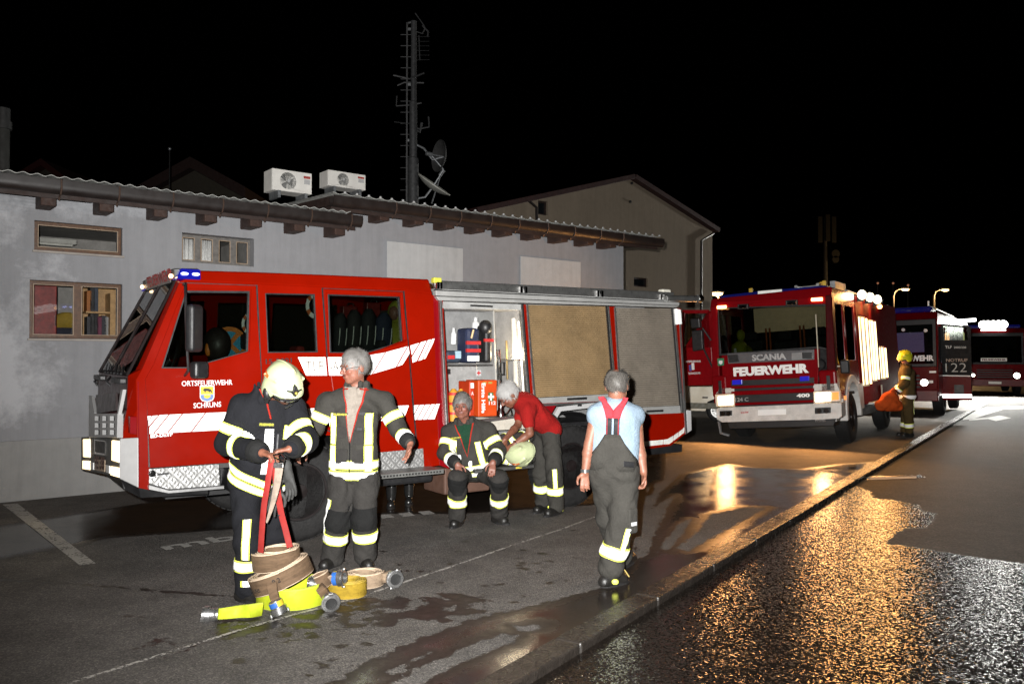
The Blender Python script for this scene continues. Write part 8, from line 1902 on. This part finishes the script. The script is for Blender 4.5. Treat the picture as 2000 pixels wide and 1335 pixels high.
def ribbon(par, pts, w, tk, mats, name, wdir=None, twist=None):
    pts = [Vector(p) for p in pts]
    # smooth the path
    P = []; 
    for i in range(len(pts)-1):
        p0, p1, p2, p3 = pts[max(i-1,0)], pts[i], pts[i+1], pts[min(i+2,len(pts)-1)]
        for k in range(8):
            t = k/8; P.append(.5*((2*p1)+(-p0+p2)*t+(2*p0-5*p1+4*p2-p3)*t*t+(-p0+3*p1-3*p2+p3)*t**3))
    P.append(pts[-1]); n = len(P); b = MB(); rings = []
    for i, p in enumerate(P):
        t = (P[min(i+1,n-1)]-P[max(i-1,0)]).normalized(); s_ = i/(n-1)
        W0 = Vector(wdir) if wdir is not None else Vector((0,0,1))
        if twist: a = twist(s_); W0 = Matrix.Rotation(a, 3, t) @ W0
        W0 = (W0 - t*W0.dot(t)).normalized(); N_ = t.cross(W0).normalized(); ww = w(s_) if callable(w) else w
        rings.append([p + W0*y*ww + N_*x*tk for x, y in [(-.5,-.46),(-.5,.46),(-.3,.5),(.3,.5),(.5,.46),(.5,-.46),(.3,-.5),(-.3,-.5)]])
    b.rings(rings); b.m = [1 if (q % 8) in (1,2,3,5,6,7) else 0 for q in range(len(b.f))]
    return b.build(name, mats, par, smooth=True, angle=50)
STORZ = M('storz_metal', (.40,.40,.40), .28, .9, var=(20,.15)); RBL = M('ring_blue', (.02,.10,.36), .5); RYE = M('ring_yellow', (.55,.42,.03), .5)
def coupling(par, c, ax, r=.042, rings=(), ln=.07):
    c = Vector(c); ax = Vector(ax).normalized(); b = MB()
    b.lathe([(r*.66,-ln),(r*.86,-ln*.95),(r*.88,-ln*.3),(r*1.12,-ln*.28),(r*1.12,ln*.18),(r*.98,ln*.2),(r*.98,ln*.34),(r*.70,ln*.36),(r*.66,ln*.1),(r*.64,-ln*.2)], c, ax, 30)
    o = b.build('coupling', STORZ, par, smooth=True, angle=40)
    b = MB(); b.lathe([(r*.66,-ln*.22),(r*.66,-ln*.18)], c, ax, 24); b.build('bore', DARK, o)
    x = ax.orthogonal().normalized(); y = ax.cross(x)
    for k in (0, math.pi): b = MB(); d = x*math.cos(k+.5)+y*math.sin(k+.5); b.obox(c+d*r*1.14+ax*ln*.25, d*r*.13, d.cross(ax)*r*.28, ax*ln*.16); b.build('lug', STORZ, o, bevel=.003)
    for i, m in enumerate(rings): b = MB(); b.lathe([(r*.885,-ln*(.88-.0*i)),(r*.93,-ln*.86),(r*.93,-ln*.38),(r*.885,-ln*.36)], c, ax, 30); b.build('colour_ring', m, o, smooth=True) if i == 0 else None
    if len(rings) > 1:
        b = MB(); n = 12; a0 = -1.2; P = []
        for k in range(n+1): a = a0+2.2*k/n; d = x*math.cos(a)+y*math.sin(a); P.append([c+d*r*.935-ax*ln*.86, c+d*r*.95-ax*ln*.8, c+d*r*.95-ax*ln*.44, c+d*r*.935-ax*ln*.38])
        b.rings(P, cap=False); b.build('colour_ring', rings[1], o, smooth=True)
    return o
def at0(u, v, h=0.0): return gr(u, v, h)
# lime hose: bottom coil with a twisted tail
c = gr(569, 1190); c.y += .20; c = Vector((gr(569,1190).x*c.y/gr(569,1190).y, c.y, 0))
h1 = thing('fire_hose', 'lime yellow hose coil at the bottom of the stack, its tail reaching left', 'fire hose', loc=c, group='rolled hoses on the ground')
coil(h1, .262, 4.5, .145, .012, [HY, HYE], .95, phase=3.3, seed=3)
o_ = Vector(h1.location)
e = [at0(512,1188,.06)-o_ , at0(500,1190,.06)-o_+Vector((-.03,-.02,0)), at0(470,1193,.055)-o_, at0(440,1197,.05)-o_, at0(418,1199,.05)-o_]
ribbon(h1, e, lambda s: .10-.03*s, .022, [HY, HYE], 'tail', twist=lambda s: -.3+s*.9)
coupling(h1, e[-1]+Vector((-.05,-.005,0)), (-1,-.25,.05), .052, (), .08)
b = MB(); b.tube([e[-1]+Vector((.02,0,0)), e[-1]+Vector((-.03,-.005,0))], .036, 14); b.build('hose_tie', STORZ, h1)
# brown hose leaning on it
def hose_at(lab, uv, h0, back, name='fire_hose', tilt=(0,0,0)):
    p = gr(uv[0], uv[1], h0); y = p.y + back; p = Vector((p.x*y/p.y, y, h0)); t = thing('fire_hose', lab, 'fire hose', group='rolled hoses on the ground', M=Matrix.Translation(p) @ Matrix.Rotation(tilt[1], 4, 'Y') @ Matrix.Rotation(tilt[0], 4, 'X')); return t
h2 = hose_at('brown hose coil marked 92, leaning in the middle of the stack', (556,1150), .165, .19, tilt=(.06,-.38,0))
h2c = coil(h2, .228, 5, .125, .011, [HB_, HBE], .93, phase=-1.3, seed=5)
def on_coil(t, txt, r, a0, z, hgt, wdt, sq=.93, slope=0.0):
    k = len(txt); 
    for i, ch_ in enumerate(txt):
        a = a0 + (i-(k-1)/2)*wdt/r; er = Vector((math.cos(a), math.sin(a)*sq, 0)); tg = Vector((-math.sin(a), math.cos(a)*sq, 0)).normalized(); nr = Vector((tg.y, -tg.x, 0))
        letters('lettering', ch_, M('stencil_black', (.015,.012,.01), .8), t, er*(r) + nr*.0075 - tg*wdt*.4 + Vector((0,0,z+slope*i)), tg, (0,0,1), height=hgt, bold=.02, depth=.0006, n=nr)
on_coil(h2, '92', .228, -1.45, .055, .036, .034); on_coil(h2, 'SCHRUNS', .228, -2.50, .035, .030, .031)
q0 = Vector((.228*math.cos(-1.62), -.93*.228-.006, .10))
ribbon(h2, [Vector((-.005,-.222,.075)), Vector((-.012,-.245,.02)), Vector((-.010,-.275,-.05)), Vector((-.008,-.285,-.085))], lambda s: .075-.022*s, .02, [HB_, HB_], 'tail', wdir=(1,0,0))
coupling(h2, Vector((-.008,-.288,-.105)), (.0,-.05,-1), .052, (RYE, RBL), .075)
h3 = hose_at('small brown hose coil lying on top of the stack', (542,1117), .265, .16, tilt=(.03,-.10,0))
coil(h3, .178, 5.5, .13, .011, [HB_, HBE], .93, phase=-.4, seed=7)
h4 = hose_at('brown hose loop bulging out on the right of the stack', (630,1158), .10, .16, tilt=(.0,-.35,0))
coil(h4, .085, 2.2, .10, .013, [HB_, HBE], 1.1, phase=-.9, seed=9)
o_ = Vector(h4.location); I4 = h4.matrix_world.inverted() if False else (Matrix.Translation(h4.location) @ Matrix.Rotation(-.35, 4, 'Y')).inverted()
e = [I4 @ at0(622,1145,.14), I4 @ (at0(632,1155,.10)), I4 @ at0(641,1172,.06)]
ribbon(h4, e, .07, .04, [HB_, HB_], 'tail', wdir=(1,0,.3)); coupling(h4, I4 @ at0(646,1176,.06), (I4.to_3x3() @ Vector((.35,-.85,-.1))), .060, (), .07)
h5 = hose_at('ochre yellow hose coil between the stack and the beige hose', (676,1172), .0, .15)
coil(h5, .150, 6, .115, .010, [HO, HOE], .9, phase=.8, seed=11)
h6 = hose_at('beige hose coil farthest right, ending in a blue ringed coupling', (712,1152), .0, .15)
coil(h6, .150, 4, .105, .011, [HT, HBE], .85, phase=.3, seed=13)
o_ = Vector(h6.location)
ribbon(h6, [Vector((.142,.02,.06)), at0(752,1127,.07)-o_, at0(764,1122,.075)-o_], .075, .04, [HT, HT], 'tail', wdir=(0,0,1)); coupling(h6, at0(771,1130,.065)-o_, (.45,-.85,.05), .062, (RBL,), .06)
h7 = hose_at('short pale hose end with blue and yellow ringed coupling behind the stack', (620,1135), .10, .1)
o_ = Vector(h7.location); e = [at0(612,1138,.15)-o_, at0(635,1134,.15)-o_, at0(653,1130,.15)-o_]
ribbon(h7, e, .07, .045, [HT, HBE], 'hose_end', wdir=(0,0,1)); coupling(h7, e[-1]+Vector((.055,-.01,.01)), (.95,-.2,.12), .055, (RBL, RYE), .07); coupling(h7, e[0]+Vector((-.02,.0,.0)), (-.9,-.3,.3), .045, (), .05)
b = MB(); p = at0(622,1150,.10)-o_; b.obox(p, (.045,-.01,.0), (0,.01,.0), (.01,0,.028)); b.build('white_tag', WHITE, h7, bevel=.008); b = MB(); b.obox(p+Vector((-.03,-.0,.055)), (.035,0,.01), (0,.012,0), (0,0,.022)); b.build('red_tag', RB_, h7, bevel=.006)
# red carrying strap and canvas tie in the hands of the helmeted man
st_ = thing('hose_strap', 'red webbing strap hanging from the hands of the helmeted firefighter to the hose', 'strap', loc=Vector(at(530,900,5.62)))
o_ = Vector(st_.location); RS = M('strap_red', (.23,.012,.009), .7, var=(9,.1), bump=(200,.3,.002))
def w_(u, v, y): return at(u, v, y) - o_
ribbon(st_, [w_(530,896,5.60), w_(524,935,5.60), w_(516,985,5.64), w_(512,1030,5.68), w_(509,1078,5.74)], .042, .004, [RS, RS], 'webbing', wdir=(1,-.2,0))
ribbon(st_, [w_(535,900,5.62), w_(541,950,5.72), w_(549,1000,5.80), w_(558,1035,5.84), w_(566,1068,5.86)], .042, .004, [RS, RS], 'webbing', wdir=(1,.3,0))
tie = thing('canvas_tie', 'pale pointed canvas tie with steel carabiner below the hands of the helmeted firefighter', 'tie', loc=Vector(at(545,905,5.58)))
o_ = Vector(tie.location); CT = M('canvas_pale', (.24,.19,.15), .8, var=(20,.2))
ribbon(tie, [w_(546,906,5.58), w_(541,945,5.58), w_(532,985,5.60), w_(521,1020,5.62)], lambda s: .055*(1-s)**.7+.008, .008, [CT, CT], 'canvas', wdir=(1,-.2,.1))
b = MB(); b.tube([w_(534,888,5.55), w_(549,884,5.54), w_(556,893,5.54), w_(554,905,5.55), w_(541,908,5.56)], .0055, 8, close=True); b.tube([w_(537,893,5.55), w_(552,900,5.54)], .005, 6); b.build('carabiner', CHROME, tie, smooth=True)
b = MB(); c = w_(544,908,5.56); b.obox(c, (.035,-.005,0), (0,.008,0), (0,0,.018)); b.build('buckle', STORZ, tie, bevel=.004)
# coat and helmet on the fold-out tray
trayz = TRAY.z
TO = TM @ Vector((S(1000,880).x, TRAY.y+.16, trayz))
cj = thing('turnout_coat', 'grey turnout coat with bright bands lying on the tray between the two men', 'coat', loc=TO)
ux = np.array(ts); uy = np.array(ty)
def K(x, y, z): return ux*x + uy*y + np.array([0,0,z])
s = SDF(); s.ell(K(-.05,.06,.10), [.24,.17,.10], k=.06); s.ell(K(-.20,.05,.16), [.14,.14,.13], k=.06); s.chain([K(-.15,.05,.24), K(.05,.0,.26), K(.22,.05,.30)], [.085,.08,.075], k=.04); s.chain([K(-.25,-.10,.10), K(-.05,-.16,.08), K(.10,-.12,.05)], [.07,.07,.06], k=.04); s.ell(K(.12,.12,.15), [.16,.12,.14], k=.05)
gj = Garment('cloth', s, .010, C_GREY2, cj, wrinkle(.018, 15, 91), 1)
gj.band(K(-.15,.05,.24), K(.22,.05,.30), .02, .09, .14); gj.band(K(-.15,.05,.24), K(.22,.05,.30), .22, .28, .14); gj.band(K(-.25,-.10,.10), K(-.05,-.16,.08), .05, .13, .13); gj.band(K(-.30,.0,.2), K(.0,-.2,.0), .16, .22, .2); gj.band(K(-.30,.0,.2), K(.0,-.2,.0), .25, .30, .2)
hc = at(1020, 880, 0.0+8.93); hp_ = Vector(hc)
hl = thing('helmet', 'cream firefighter helmet with orange patches lying on the tray', 'helmet', loc=Vector((hp_.x, hp_.y, trayz)))
hm2, _ = helmet(hl, np.array([0,.0,.15]), frame3(N3_((.75,-.35,.35)), np.array([-.55,-.78,.25])), HELM, badge=False)
# boots standing in the dark behind the step
for k, (u, v, lab) in enumerate(((762,992,'black rubber boot seen below the step of the front engine, left of the pair'),(797,986,'black rubber boot seen below the step of the front engine, right of the pair'))):
    p = gr(u, v); t = thing('rubber_boot', lab, 'boot', loc=Vector((p.x, p.y, 0)), group='pair of boots under the front engine')
    GB = M('boot_rubber', (.012,.012,.012), .22, coat=.5)
    o, d_, hh = boot(t, (0,.10,.14), (0.01,-.06,0), GB); b = MB(); b.tube([(0,.10,.16),(0,.11,.38)], [.062,.072], 16); b.build('shaft', GB, t, smooth=True)
